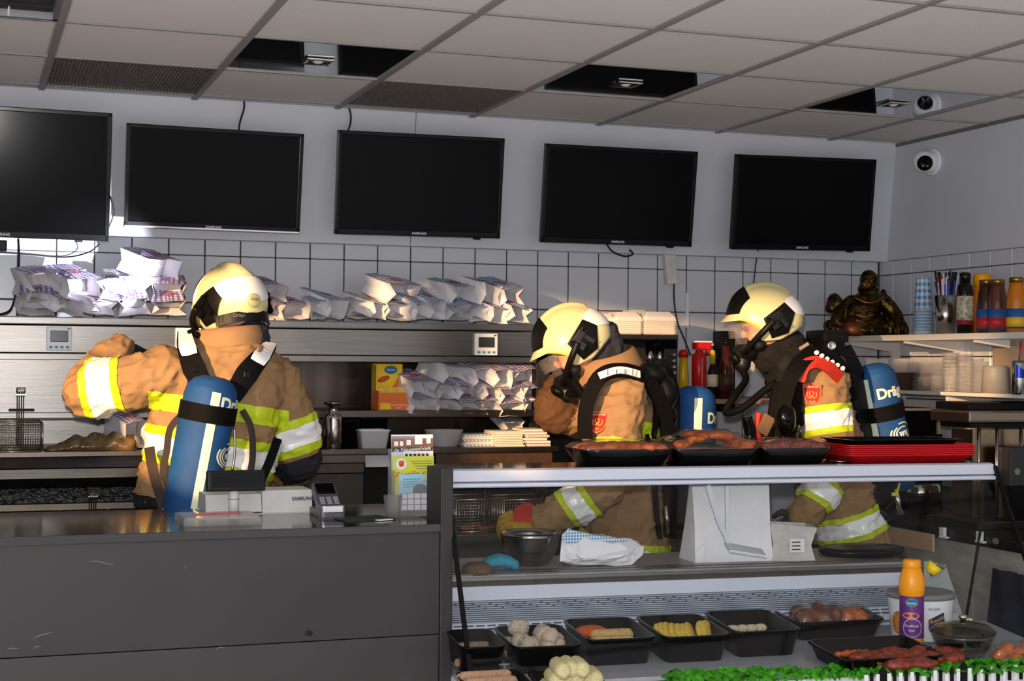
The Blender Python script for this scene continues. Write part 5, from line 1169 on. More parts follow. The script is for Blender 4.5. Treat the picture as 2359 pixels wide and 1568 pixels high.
disc('roundel', wrap(q, 28.3*s, 50*s), 2*s, 0, 23*s, 22*s, M('roundel_lilac', (190, 160, 200), .5), lab, .9)
text('lettering', 'Knoflook', 9*s, WHITE, wrap(q, 28.6*s, 55*s), lab); text('lettering', 'saus', 8*s, WHITE, wrap(q, 28.6*s, 45*s), lab)
# white sauce bucket behind it
q2 = dplane(2128, 1470, 0); q2 = D3(ds(q2), min(-.02, de(q2)+.02), dz(de(q2))); s = (q2-CAMP).dot(_f)/FPX
t = thing('sauce_bucket', 'white plastic sauce bucket with dark rim behind orange bottle', 'bucket', q2)
b = B(); b.lathe([(r*s, z*s) for r, z in ((0, 0), (64, 0), (66, 4), (74, 92), (74, 96), (0, 96))], q2, 28); obj('body', b, WHITE, t)
b = B(); b.lathe([(r*s, z*s) for r, z in ((77, 94), (78, 100), (76, 106), (70, 108), (0, 104))], q2, 28); obj('lid', b, M('lid_grey', (120, 120, 118), .4), t)
cd = (CAMP-q2); cd.z = 0; cd.normalize(); cr = V((-cd.y, cd.x, 0))
disc('picture', wrap(q2, 72*s, 40*s, -.75), 0, 0, 22*s, 26*s, M('burger_print', (190, 120, 50), .5, var=.5, vs=50), t)
fw = wrap(q2, 73.5*s, 46*s, .3)
b = B(); b.face([b.v(fw(x*s, y*s)) for x, y in ((-4, -16), (38, -2), (34, 22), (-4, 6))]); obj('label_flag', b, M('navy_print', (40, 36, 90), .5), t)
text('lettering', 'Royale', 13*s, M('label_gold', (222, 170, 40), .5), lambda x, y: wrap(q2, 75*s, 46*s, .3)(x+16*s, y+6*s+.35*x), t)
text('lettering', 'SALSAS', 9*s, M('letter_grey', (70, 76, 92)), wrap(q2, 74.5*s, 76*s, .42), t)
# yellow scoop with grey handle
q = D3(ds(q2)+.03, de(q2)-.05, q2.z+108*s); b = B(); b.lathe([(0, 0), (.018, .0), (.024, .03), (.022, .03), (.016, .004), (0, .004)], DP(2142, 1318, de(q2)-.1), 16, axis=(.5, -.3, .8))
t = thing('scoop', 'yellow scoop with grey handle beside the orange bottle', 'scoop', DP(2142, 1330, de(q2)-.1)); o = obj('bowl', b, M('scoop_yellow', (220, 196, 30), .4), t)
b = B(); b.tube([DP(2144, 1324, de(q2)-.1), DP(2156, 1312, de(q2)-.1), DP(2166, 1302, de(q2)-.1), DP(2174, 1308, de(q2)-.1)], [.006, .007, .008, .007], 8); obj('handle', b, M('handle_grey', (96, 96, 92), .4), t)
# clear side screen
b = B(); pts = [DP(2130, 1292, .0), DP(2178, 1300, .0), DP(2226, 1440, -.04), DP(2130, 1440, -.04)]; b.loft([pts, [p+EY*.004 for p in pts]], smooth=False); tag(obj('acrylic_screen', b, M('acrylic_pale', (190, 200, 200), .1, alpha=.35)), 'slanting clear acrylic screen behind orange bottle', 'screen')
# glass bowl with lid
q = dplane(2218, 1512, 0); s = (q-CAMP).dot(_f)/FPX; t = thing('glass_bowl', 'lidded glass bowl with dark sauce at right front', 'bowl', q)
b = B(); b.lathe([(r*s, z*s) for r, z in ((0, 0), (44, 0), (58, 18), (70, 46), (72, 56), (69, 56), (66, 46), (54, 19), (42, 4), (0, 4))], q, 28); obj('bowl', b, clear('bowl_glass', (225, 225, 222), .45), t)
b = B(); b.lathe([(r*s, z*s) for r, z in ((0, 4), (42, 4), (55, 20), (60, 30), (0, 31))], q, 28); obj('sauce', b, M('dark_sauce', (30, 20, 16)), t)
b = B(); b.lathe([(r*s, z*s) for r, z in ((75, 56), (74, 60), (60, 72), (30, 80), (0, 82))], q, 28); obj('lid', b, clear('smoky_lid', (200, 190, 165), .5), t)
b = B(); b.lathe([(r*s, z*s) for r, z in ((6, 80), (6, 86), (11, 90), (9, 96), (0, 97))], q, 16); obj('knob', b, STEELP, t)
p = dplane(2330, 1505, .02); wrapped([p+EX*.03*i+EZ*.01*(i % 2)-EX*.04 for i in range(4)], MEATO, 'orange meat packet in film at the lower right corner', seed=9, lum=.022)
# ------------------------------------------------------------------ things on the sill behind the glass
def drect(u0, v0, u1, v1, e): a = DP(u0, v1, e); c = DP(u1, v0, e); return ds(a), ds(c), a.z, c.z
q = DP(1221, 1304, .3); q.z = zs; s = (q-CAMP).dot(_f)/FPX
b = B(); b.lathe([(r*s, z*s) for r, z in ((0, 0), (36, 0), (48, 8), (62, 34), (69, 66), (71, 76), (69, 76), (66, 66), (58, 34), (44, 10), (0, 3))], q, 32)
tag(obj('mixing_bowl', b, M('worn_steel', (150, 146, 140), .22, 1, var=.15, vs=10)), 'steel mixing bowl on sill behind the display glass', 'bowl')
b = B(); c0 = DP(1142, 1312, .2); c0.z = zs
for k in range(7): b.ball(c0+EX*(-.04+.016*k)+V((0, 0, .012+.018*math.sin(k*.5))), (.022, .03, .02), 2)
t = thing('cloth', 'teal cleaning cloth bunched left of the steel bowl', 'cloth', c0); remesh(b, .005, 'fabric', M('teal_cloth', (54, 140, 166), .8, var=.15, vs=40), t, 3, fn=lambda co, n: co+n*.005*noise.noise(co*50))
q = DP(1100, 1316, .14); q.z = zs; b = B(); b.lathe([(0, .0), (.046, 0), (.05, .008), (.046, .022), (.03, .032), (0, .036)], q, 24); tag(obj('bun', b, M('dark_bread', (96, 78, 60), .8, var=.15, vs=50)), 'brown round bun in front of the teal cloth', 'bun')
def lump(name, quads, mat, label, cat, e0, e1):
    """crumpled paper body from a front outline in pixels"""
    a = [DP(u, v, e0) for u, v in quads]; c = [DP(u, v, e1)+V((0, 0, -.0)) for u, v in quads]
    ctr = sum(a, V((0, 0, 0)))/len(a); cb = sum(c, V((0, 0, 0)))/len(c)
    b = B(); b.loft([[ctr.lerp(p, .55)-EY*.03 for p in a], a, c, [cb.lerp(p, .6) for p in c]], smooth=False)
    bmesh.ops.subdivide_edges(b.bm, edges=b.bm.edges[:], cuts=3, use_grid_fill=True)
    for v in b.bm.verts: v.co += V((1, 1, 1))*(.007*noise.noise(v.co*22)+.004*noise.noise(v.co*55))
    o = tag(obj(name, b, mat), label, cat); return o
GW = gingham('bag_blue_print', (60, 140, 205), 26, 26)
o = lump('paper_bag', [(1290, 1292), (1294, 1232), (1310, 1216), (1345, 1226), (1400, 1236), (1450, 1240), (1484, 1258), (1482, 1275), (1455, 1300), (1320, 1302)], PAPER, 'large crumpled white bag with blue checks lying behind glass', 'paper bag', .2, .36)
b = B(); up = [(1294, 1240), (1311, 1218), (1345, 1228), (1400, 1238), (1446, 1243), (1440, 1248), (1400, 1247), (1345, 1245), (1325, 1250), (1304, 1250)]
a = [DP(u, v, .172) for u, v in up]; f = b.face([b.v(p) for p in a], 0, [(ds(p)*4, p.z*4) for p in a]); obj('blue_print', b, GW, o)
a = DP(1594, 1297, .24); sA, sB, zA, zB = drect(1596, 1116, 1776, 1297, .24)
t = thing('paper_bag', 'tall white paper carrier standing upright behind display glass', 'paper bag', D3((sA+sB)/2, .28, zs)); 
b = B(); b.loft([[D3(sA, .22, zs), D3(sB, .22, zs), D3(sB, .36, zs), D3((sA+sB)/2, .36, zs), D3(sA, .36, zs)], [D3(sA+.004, .235, zA+(zB-zA)*.5), D3(sB-.006, .232, zA+(zB-zA)*.5), D3(sB-.01, .33, zA+(zB-zA)*.5), D3((sA+sB)/2, .335, zA+(zB-zA)*.5), D3(sA+.01, .335, zA+(zB-zA)*.5)], [D3(sA, .25, zB), D3(sB-.004, .245, zB), D3(sB-.01, .30, zB), D3((sA+sB)/2, .31, zB), D3(sA+.01, .3, zB)]], True, False, smooth=False); obj('body', b, PAPER, t)
b = B(); b.loft([[D3(sA-.001, .217, zs+.004), D3(sA+.03, .215, zs+.004), D3(sA+.028, .216, zs+.06), D3(sA+.001, .222, zs+.03)], [D3(sA, .221, zs+.004), D3(sA+.03, .219, zs+.004), D3(sA+.028, .221, zs+.06), D3(sA+.001, .226, zs+.03)]], smooth=False); obj('fold', b, PAPER, t)
sA, sB, zA, zB = drect(1782, 1205, 1876, 1290, .2)
t = thing('carton', 'crumpled small carton with printed sticker on the sill', 'carton', D3((sA+sB)/2, .25, zs))
b = B(); b.loft([[D3(sA, .22, zs), D3(sB-.01, .17, zs), D3(sB, .27, zs), D3(sA+.02, .3, zs)], [D3(sA+.012, .23, zs+.05), D3(sB-.016, .19, zs+.05), D3(sB-.006, .27, zs+.05), D3(sA+.03, .3, zs+.05)], [D3(sA-.004, .215, zB), D3(sB, .18, zB-.012), D3(sB+.004, .275, zB-.006), D3(sA+.02, .3, zB)]], True, False, smooth=False); obj('body', b, M('grey_card', (196, 192, 188), .7, var=.1, vs=30), t)
a = D3(sA+.05, .186, zs+.03); b = B(); b.face([b.v(a+EX*x+EY*(-.14*x-.004)+V((0, 0, z))) for x, z in ((0, 0), (.05, 0), (.05, .045), (0, .045))]); st = obj('sticker', b, M('sticker', (224, 222, 220), .5), t)
for k in range(3):
    b = B(); b.box(a+EX*.025+EY*(-.0045-.004)+V((0, 0, .01+.012*k)), (.04, .001, .004), DR); obj('print_line', b, M('print_dark', (50, 44, 48)), st)
q = DP(1985, 1282, .3); q.z = zs; s = (q-CAMP).dot(_f)/FPX
t = thing('oval_dish', 'shallow black oval dish upside down at right on the sill', 'dish', q)
b = B(); b.lathe([(r*s, z*s) for r, z in ((0, 0), (98, 0), (106, 10), (104, 16), (90, 20), (40, 24), (0, 24))], q, 32, sy=.7); obj('shell', b, TRB, t)
# ------------------------------------------------------------------ trays on top of the display
zt_ = zr1
def ptray(u0, v0, u1, v1, col, label, shape, seed):
    sA, sB, zA, zB = drect(u0, v0, u1, v1, .03); w = sB-sA; d = .19; cs = (sA+sB)/2; ce_ = .135; h = DP((u0+u1)/2, v1-37, .03).z-zt_
    t = thing('meat_tray', label, 'meat tray', D3(cs, ce_, zt_), 'film wrapped meat trays on the display')
    R = lambda kw, kd, z: [D3(cs+x, ce_+y, z) for x, y in rr2(w*kw, d*kd, .03)]
    b = B(); b.loft([R(.8, .8, zt_), R(.96, .96, zt_+h-.004), R(1.0, 1.0, zt_+h-.003), R(1, 1, zt_+h), R(.94, .94, zt_+h), R(.78, .78, zt_+.005)]); obj('tray', b, TRB, t)
    b = B(); r_ = random.Random(seed)
    for k in range(26):
        a = r_.uniform(-.42, .42)*w; c = r_.uniform(-.4, .4)*d; z = zt_+h*.92+shape*max(0, (1-(a/w/.5)**2))*.028
        b.ball(D3(cs+a, ce_+c, z), (.032, .026, .014), 2)
    b.box(D3(cs, ce_, zt_+h*.8), (w*.86, d*.84, h*.3), DR)
    remesh(b, .006, 'meat', col, t, 2, fn=lambda co, n: co+n*.003*noise.noise(co*90))
    b = B(); b.loft([R(.82, .82, zt_+.001), R(.985, .985, zt_+h-.01), R(1.015, 1.015, zt_+h+.002), R(.9, .9, zt_+h+.01+shape*.012), R(.5, .5, zt_+h+.016+shape*.026)], True, True)
    bmesh.ops.subdivide_edges(b.bm, edges=b.bm.edges[:], cuts=2, use_grid_fill=True)
    for v in b.bm.verts: v.co += V((1, 1, .5))*.003*noise.noise(v.co*60)
    obj('film', b, FILM, t)
ptray(1342, 1020, 1562, 1072, M('filet_orange', (204, 104, 60), .5, var=.25, vs=60), 'film wrapped black tray of orange spread nearest the bending firefighter', .4, 1)
ptray(1556, 1005, 1760, 1071, MEATO, 'film wrapped black tray heaped with orange chicken', 1.6, 2)
ptray(1758, 1016, 1926, 1069, MEATP, 'film wrapped black tray of pink minced meat', .5, 3)
sA, sB, zA, zB = drect(1953, 1030, 2252, 1068, .03); cs = (sA+sB)/2; w = sB-sA
for k in range(6):
    z = zt_+.0065*k; R = lambda kw, kd, zz: [D3(cs+x, .16+y, zz) for x, y in rr2(w*kw, .27*kd, .03)]
    b = B(); b.loft([R(.86, .84, z), R(.985, .98, z+.024), R(1, 1, z+.0245), R(1, 1, z+.028), R(.96, .95, z+.028), R(.84, .82, z+.003)])
    tag(obj('serving_tray', b, RED), 'red plastic serving tray, %s from the bottom of the stack' % ORD[k], 'tray', 'stacked red trays')
z = zt_+.0065*6+.004; b = B(); R = lambda kw, kd, zz: [D3(cs+x-.005, .17+y, zz) for x, y in rr2(w*kw, .25*kd, .03)]
b.loft([R(.74, .74, z), R(.86, .86, z+.028), R(.90, .90, z+.029), R(.90, .90, z+.032), R(.82, .82, z+.032), R(.72, .72, z+.004)]); tag(obj('serving_tray', b, TRB), 'black tray lying on top of the red tray stack', 'tray')
q = DP(1935, 1066, .12); q.z = zt_; b = B(); b.lathe([(0, 0), (.03, 0), (.033, .003), (.03, .006), (0, .006)], q, 20); tag(obj('metal_lid', b, STEELP), 'small round metal lid between meat tray and red trays', 'lid')
# ------------------------------------------------------------------ firefighters
TAN = M('tan_turnout_cloth', (158, 124, 86), .85, var=.12, vs=9, bump=.25, bs=700)
LIME = M('lime_tape', (196, 214, 30), .6)
SILV = M('silver_reflective_tape', (252, 252, 252), .3, spec=1)
NAVY = M('dark_hood_cloth', (44, 44, 54), .95, var=.2, vs=60)
HELM = M('luminous_helmet', (230, 222, 164), .28, coat=.4)
HBLK = M('helmet_black', (14, 13, 12), .45, spec=.25)
BLUEC = M('blue_cylinder_cover', (18, 74, 134), .7, var=.2, vs=9, bump=.2, bs=25)
GLOW = M('pale_tape', (236, 244, 214), .5)
WEB = M('black_webbing', (10, 9, 9), .75, bump=.2, bs=300, spec=.15)
WEBB = M('dark_brown_webbing', (44, 32, 22), .7)
SKIN = M('skin', (224, 160, 134), .5)
GLOVE = M('ochre_glove', (176, 140, 40), .8, var=.2, vs=60, bump=.3, bs=90)
CAPSKY = M('dark_glove', (26, 25, 27), .8)
def limb(b, pts, rad, n=16):
    b.tube(pts, rad, n); 
    for p, r in zip(pts, rad): b.ball(p, r*.98, 2)
def torso(b, secs, side, fwd, n=28):
    """secs: (centre, half width, half depth) from top to bottom"""
    rings = []
    for c, a, d in secs:
        rings.append([V(c)+side*(a*math.copysign(abs(math.cos(t))**.8, math.cos(t)))+fwd*(d*math.copysign(abs(math.sin(t))**.9, math.sin(t))) for t in [2*math.pi*j/n for j in range(n)]])
    b.loft(rings)
def cloth_fn(amp=.007, seed=0):
    def f(co, n):
        s = V((seed, seed*2, 0)); a = noise.noise(co*8+s)*amp*1.2; q = V((co.x*13+co.z*9, co.y*13, co.z*24-co.x*8))+s
        r = 1-abs(noise.noise(q)); r2 = 1-abs(noise.noise(V((co.x*20-co.z*16, co.y*20, co.z*9+co.x*9))-s)); return co+n*(a+(r**4-.4)*amp*1.5+(r2**5-.3)*amp*.9)
    return f
def band(me, c, ax, w0, w1, pred, parent, silver=True, extra=()):
    """tape around a limb: lime edges, silver middle"""
    B0 = base_of(parent); c = V(c)-B0; extra = [(V(p)-B0, n) for p, n in extra]; ax = V(ax).normalized(); pr_ = (lambda q: pred(q+B0)) if pred else None
    if silver:
        for nm, a0, a1, m, o in (('lime_edge', -w0/2-w1, -w0/2, LIME, .0035), ('reflective_tape', -w0/2, w0/2, SILV, .0045), ('lime_edge', w0/2, w0/2+w1, LIME, .0035)):
            patch(me, [(c+ax*a0, ax), (c+ax*a1, -ax)]+extra, pr_, o, nm, m, parent)
    else: patch(me, [(c-ax*w0/2, ax), (c+ax*w0/2, -ax)]+extra, pr_, .0035, 'lime_tape', LIME, parent)
def seg_dist(p, a, b):
    a = V(a); b = V(b); d = b-a; t = max(0, min(1, (p-a).dot(d)/d.length_squared)); return (p-a-d*t).length
def hand(p, d, nrm, parent, mat, name='glove', size=1.0, curl=.9, left=True, red=False):
    """palm with five bent fingers; d = pointing direction, nrm = back of the hand"""
    d = V(d).normalized(); nrm = V(nrm); nrm = (nrm-d*nrm.dot(d)).normalized(); sd = d.cross(nrm)*(1 if left else -1)
    b = B(); R = Matrix((d, sd, nrm)).transposed(); p = V(p); s = size
    b.ball(p+d*.045*s, (.055*s, .044*s, .021*s), 2, rot=R); b.ball(p, (.04*s, .034*s, .026*s), 2, rot=R)
    for k, (o, L) in enumerate(((-.032, .062), (-.011, .075), (.011, .080), (.032, .072))):
        q = [p+d*.085*s+sd*o*s]; a = .15
        for j, f in enumerate((.42, .33, .25)):
            a += curl*(.5+.25*j); q.append(q[-1]+(d*math.cos(a)-nrm*math.sin(a))*L*f*s)
        b.tube(q, [.0125*s, .0118*s, .0108*s, .009*s], 8); b.ball(q[-1], .0092*s, 2)
    q0 = p+d*.02*s+sd*.035*s; q1 = q0+(d*.6+sd*.75-nrm*.25).normalized()*.038*s; q2 = q1+(d*.9+sd*.1-nrm*.5).normalized()*.032*s
    b.tube([q0, q1, q2], [.0155*s, .0132*s, .010*s], 8); b.ball(q2, .0105*s, 2)
    return remesh(b, .0045, name, mat, parent, 2)
def helmet(person, C, fwd, pitch, label_rear=False, roll=0):
    fwd = V(fwd).normalized(); side = V((0, 0, 1)).cross(fwd).normalized(); up = V((0, 0, 1))
    Q = Matrix.Rotation(pitch, 3, side); f2 = Q @ fwd; u2 = Q @ up
    if roll: R_ = Matrix.Rotation(roll, 3, f2); u2 = R_ @ u2; side = R_ @ side
    Mx = Matrix((f2, side, u2)).transposed()
    T = lambda x, y, z: V(C)+Mx @ V((x, y, z))
    off = base_of(person)
    # shell
    bm = bmesh.new(); NL, NK = 84, 56; grid = []
    A, Bw, Cc = .150, .122, .142
    for i in range(NK+1):
        th = math.pi*.80*i/NK; row = []
        for j in range(NL):
            ph = 2*math.pi*j/NL; x = A*math.sin(th)*math.cos(ph); y = Bw*math.sin(th)*math.sin(ph); z = Cc*math.cos(th)
            if z < 0: y *= 1-.25*(z/Cc)**2; x = x*(1-.10*(z/Cc)**2)
            if x < 0 and z > -.1: x *= 1.0+.04*math.exp(-((z-.02)/.05)**2)
            rg = math.exp(-(y/.030)**4)*.011*max(0, min(1, (z-.045)/.05)) if x > -.11 else 0
            z += rg; row.append(bm.verts.new((x, y, z)))
        grid.append(row)
    for i in range(NK):
        for j in range(NL):
            k = (j+1) % NL
            if i == 0 and False: pass
            try: bm.faces.new((grid[i][j], grid[i][k], grid[i+1][k], grid[i+1][j]))
            except ValueError: pass
    bmesh.ops.remove_doubles(bm, verts=bm.verts, dist=1e-5)
    def keep(c):
        x, y, z = c
        if z < -.082+.42*max(0, -.045-x): return False
        if z < .024 and x > .036+.115*(max(0, (z+.045)/.069))**2.2: return False
        return True
    bmesh.ops.delete(bm, geom=[f for f in bm.faces if not keep(f.calc_center_median())], context='FACES')
    bmesh.ops.delete(bm, geom=[v for v in bm.verts if not v.link_faces], context='VERTS')
    for _ in range(8):
        bv = [v for v in bm.verts if v.is_boundary]; nw = {}
        for v in bv:
            nb = [e.other_vert(v).co for e in v.link_edges if e.is_boundary]
            if len(nb) == 2: nw[v] = v.co*.5+(nb[0]+nb[1])*.25
        for v, c in nw.items(): v.co = c
    bmesh.ops.recalc_face_normals(bm, faces=bm.faces)
    for f in bm.faces: f.smooth = True
    src = bpy.data.meshes.new('shell_src'); bm.to_mesh(src)
    rim = [e for e in bm.edges if e.is_boundary]; rimpts = [(e.verts[0].co.copy(), e.verts[1].co.copy()) for e in rim]
    bmesh.ops.solidify(bm, geom=bm.faces[:], thickness=.006)
    sh = bpy.data.meshes.new('helmet'); bm.to_mesh(sh); bm.free()
    def place(o):
        for v in o.data.vertices: v.co = V(C)+Mx @ v.co-off
        o.data.update(); return o
    hl = place(finish('helmet', sh, HELM, person))
    def lp(nm, pred, o, mat, planes=()):
        q = place(patch(src, list(planes), pred, o, nm, mat, hl)); return q
    lp('front_cover', lambda c: True, .003, HBLK, [((.052, 0, .04), (1, 0, -.15)), ((0, 0, .034), (0, 0, 1)), ((0, -.082, 0), (0, 1, 0)), ((0, .082, 0), (0, -1, 0))])
    for sg in (-1, 1):
        # side plate and silver patch: cut by planes through the outline in the side view
        def edges(poly):
            out = []
            for (x0, z0), (x1, z1) in zip(poly, poly[1:]+poly[:1]): out.append(((x0, 0, z0), (-(z1-z0), 0, x1-x0)))
            return out
        poly = [(.022, .006), (-.006, -.070), (-.072, -.056), (-.104, .018), (-.067, .060)]
        ar = sum(a[0]*b_[1]-b_[0]*a[1] for a, b_ in zip(poly, poly[1:]+poly[:1]))
        if ar < 0: poly = poly[::-1]
        lp('side_plate', None, .0055, HBLK, edges(poly)+[((0, 0, 0), (0, sg, 0))])
        b = B(); c = lambda x, z, d=0: T(x, sg*(Bw*math.sqrt(max(0, 1-(x/A)**2-(z/Cc)**2))+.006+d), z)
        for (x, z, w, h, dd) in ((-.03, .01, .05, .03, .004), (-.045, .028, .03, .008, .006), (-.02, -.02, .03, .04, .008), (-.058, -.012, .02, .05, .004)):
            b.box(c(x, z), (w, .016+dd, h), Mx @ Matrix.Rotation(.55, 3, 'Y') @ Matrix.Rotation(0, 3, 'Z'), .004)
        b.lathe([(.009, 0), (.008, .006), (0, .007)], c(.004, .0), 14, axis=Mx @ V((0, sg, 0))); obj('visor_pivot', b, BLACK, hl)
        b = B(); b.tube([c(-.015, -.005, .012), c(.03, -.045, .014), T(.085, sg*.085, -.10), T(.10, sg*.06, -.115)], [.013, .013, .012, .012], 8); obj('mask_arm', b, HBLK, hl)
    lp('reflective_band', lambda c: c[0] < -.02, .0035, SILV, [((-.067, 0, .060), (-.75, 0, .0+.66*-.0-.45)), ((-.119, 0, .09), (-.35, 0, -.94)), ((-.103, 0, .018), (-.30, 0, .95))])
    # brim edge and clear visor
    fr_ = sorted([(a+b_)/2 for a, b_ in rimpts if ((a+b_)/2).x > .035 and ((a+b_)/2).z > -.06], key=lambda q: math.atan2(q.y, q.x))
    ctrl = [T(*(q*1.0)) for q in fr_[::3]]
    b = B(); b.tube(ctrl, .0045, 6, sm=False); obj('brim_edge', b, M('helmet_yellow_edge', (232, 196, 80), .4), hl)
    b = B(); rows = []
    for i in range(7):
        a = math.radians(-66+22*i); rows.append([T(.022+.128*math.cos(a), .108*math.sin(a), .03), T(.045+.13*math.cos(a), .108*math.sin(a), .008)])
    b.loft(rows, False, False, closed=False); obj('peak', b, HELM, hl)
    b = B(); rows = []
    for i in range(9):
        a = math.radians(-60+15*i); rows.append([T(.01+.135*math.cos(a), .112*math.sin(a), .005-.01), T(.015+.13*math.cos(a), .110*math.sin(a), -.06)])
    b.loft(rows, False, False, closed=False); obj('clear_visor', b, M('visor_clear', (190, 180, 170), .05, alpha=.18, spec=.7), hl)
    if label_rear:
        cR = T(-.156, 0, .004); b = B(); b.lathe([(.024, 0), (.024, .006), (.020, .010), (0, .011)], cR, 24, axis=-f2); dk = obj('rear_dial', b, M('dial_yellow', (206, 204, 138), .4), hl)
        text('lettering', 'Dräger', .012, M('letter_navy', (40, 50, 80), .5), lambda x, y: cR-f2*.0125-side*x+u2*(y+.004), dk)
        b = B(); b.strap([T(-.075, -.105, -.06), T(-.125, -.06, -.05), T(-.142, 0, -.046), T(-.125, .06, -.05), T(-.075, .105, -.06)], .035, .006, [-side, -f2-side*.5, -f2, -f2+side*.5, side]); nf = obj('nape_flap', b, HBLK, hl)
        text('lettering', 'Dräger', .017, M('letter_grey2', (150, 140, 130), .5), lambda x, y: T(-.148+abs(x)*.25, -(x)+.05, -.045+y), nf)
    # head, mask
    b = B(); b.ball(T(-.005, 0, -.02), (.085, .085, .105), 3); Rm = Mx
    b.ball(T(.03, 0, -.08), (.062, .055, .05), 2, rot=Rm); b.ball(T(.086, 0, -.045), (.014, .011, .018), 2, rot=Rm); b.ball(T(.068, 0, -.012), (.02, .055, .014), 2, rot=Rm); b.ball(T(-.03, 0, -.13), (.055, .055, .06), 2)
    for sg in (-1, 1): b.ball(T(-.01, sg*.086, -.03), (.022, .010, .032), 2, rot=Rm); b.ball(T(.06, sg*.04, -.06), (.02, .02, .02), 2)
    hd = remesh(b, .006, 'head', SKIN, person, 2)
    for sg in (-1, 1): b = B(); b.ball(T(.078, sg*.03, -.027), .0115, 2); obj('eye', b, M('eye', (70, 60, 56), .2), hd)
    b = B(); b.ball(T(.07, 0, -.105), (.055, .062, .048), 3, rot=Rm); b.ball(T(.105, 0, -.118), (.032, .036, .034), 2, rot=Rm); b.ball(T(.10, 0, -.16), (.034, .034, .04), 2, rot=Rm)
    for sg in (-1, 1): b.ball(T(.04, sg*.07, -.09), (.03, .018, .03), 2, rot=Rm)
    mk = remesh(b, .006, 'breathing_mask', M('mask_rubber', (16, 15, 16), .45), person, 2)
    b = B(); b.lathe([(.034, 0), (.036, .012), (.028, .02), (.02, .028), (0, .03)], T(.118, 0, -.135), 20, axis=f2*.8-u2*.5); obj('regulator', b, BLACK, mk)
    b = B(); rows = []
    for i in range(7):
        a = math.radians(-54+18*i); rows.append([T(.02+.085*math.cos(a), .088*math.sin(a), .0), T(.035+.085*math.cos(a), .08*math.sin(a), -.085)])
    b.loft(rows, False, False, closed=False); obj('face_lens', b, M('lens_clear', (150, 150, 152), .05, alpha=.25, spec=.8), mk)
    return T, Mx
def tank(parent, a, bt, r, face, strips=True, label=True, strapf=(.28,), logo_a=.9, stripe_a=.25, tf=.22, lf=.72):
    """blue covered air cylinder from a (top) to bt (bottom); face = direction of the pale stripe"""
    a = V(a); bt = V(bt); ax = (bt-a).normalized(); L = (bt-a).length; f0 = V(face); f0 = (f0-ax*f0.dot(ax)).normalized(); sd = ax.cross(f0)   # sd: to the right seen from outside with top up
    if sd.dot(_r0) < 0: sd = -sd
    prof = [(0, 0), (r*.42, r*.03), (r*.72, r*.16), (r*.92, r*.42), (r, r*.8), (r, L-r*.7), (r*.93, L-r*.35), (r*.7, L-r*.08), (0, L)]
    b = B(); n = 32; rings = []
    pr2 = []
    for (r0, z0), (r1, z1) in zip(prof, prof[1:]):
        for k in range(4): pr2.append((r0+(r1-r0)*k/4, z0+(z1-z0)*k/4))
    pr2.append(prof[-1])
    for rr_, z in pr2: rings.append([a+ax*z+(f0*math.cos(6.2832*j/n)+sd*math.sin(6.2832*j/n))*(rr_+.0015*noise.noise(V((j*.7, z*30, 3)))*(rr_ > .02)) for j in range(n)])
    b.loft(rings); cy = obj('cylinder', b, BLUEC, parent)
    W_ = lambda rr_: (lambda x, y: a+ax*(-y)+(f0*math.cos(x/r)+sd*math.sin(x/r))*rr_)
    fm = W_(r+.0022)
    def rect(nm, x0, x1, z0, z1, mat, rr_=.0022, k=6):
        b = B(); f = W_(r+rr_); rows = [[f(x0+(x1-x0)*i/k, -(z0+(z1-z0)*j/12)) for i in range(k+1)] for j in range(13)]; b.loft(rows, False, False, closed=False); return obj(nm, b, mat, cy)
    sx = stripe_a*r; rect('pale_stripe', sx-.015, sx+.015, r*.55, L-r*.4, GLOW)
    for q in strapf:
        b = B(); rows = [[a+ax*(L*q+z)+(f0*math.cos(t)+sd*math.sin(t))*(r+.006) for t in [6.2832*j/28 for j in range(28)]] for z in (-.03, .03)]; b.loft(rows, False, False); obj('tank_strap', b, WEB, parent)
    if label:
        la = logo_a*r
        text('lettering', 'Dräger', .057, GLOW, lambda x, y: fm(la+x, -(L*tf)+y), cy, bold=.0022, fine=True)
        f2_ = W_(r+.0026)
        def arc(r0, r1, a0, a1):
            b = B(); k = 16; rows = [[f2_(la+rr_*1.15*math.cos(a0+(a1-a0)*i/k), -(L*lf)+rr_*.8*math.sin(a0+(a1-a0)*i/k)) for rr_ in (r0, r1)] for i in range(k+1)]; b.loft(rows, False, False, closed=False); obj('emblem_arc', b, GLOW, cy)
        arc(.028, .034, 1.0, 5.6); arc(.038, .044, 2.2, 6.6); arc(.048, .054, .2, 1.9); arc(.048, .054, 2.6, 4.4)
        text('lettering', 'vru', .036, GLOW, lambda x, y: f2_(la+x, -(L*lf)+y), cy, bold=.002, shear=.15, fine=True)
    return cy, a, ax, f0, sd
def hit(o, u, v):
    """where the sight line through a pixel meets a garment: point and a smoothed normal"""
    B0 = base_of(o); d = ray(u, v).normalized(); ok, p, n, i = bvh_hit(o.data, CAMP-B0, d)
    n = (n*.6-V((d.x, d.y, 0))*.6).normalized(); return p+B0+n*.002, n
def bvh_hit(me, a, d):
    from mathutils.bvhtree import BVHTree
    t = BVHTree.FromPolygons([v.co for v in me.vertices], [tuple(p.vertices) for p in me.polygons]); p, n, i, dist = t.ray_cast(a, d); return p is not None, p, n, i
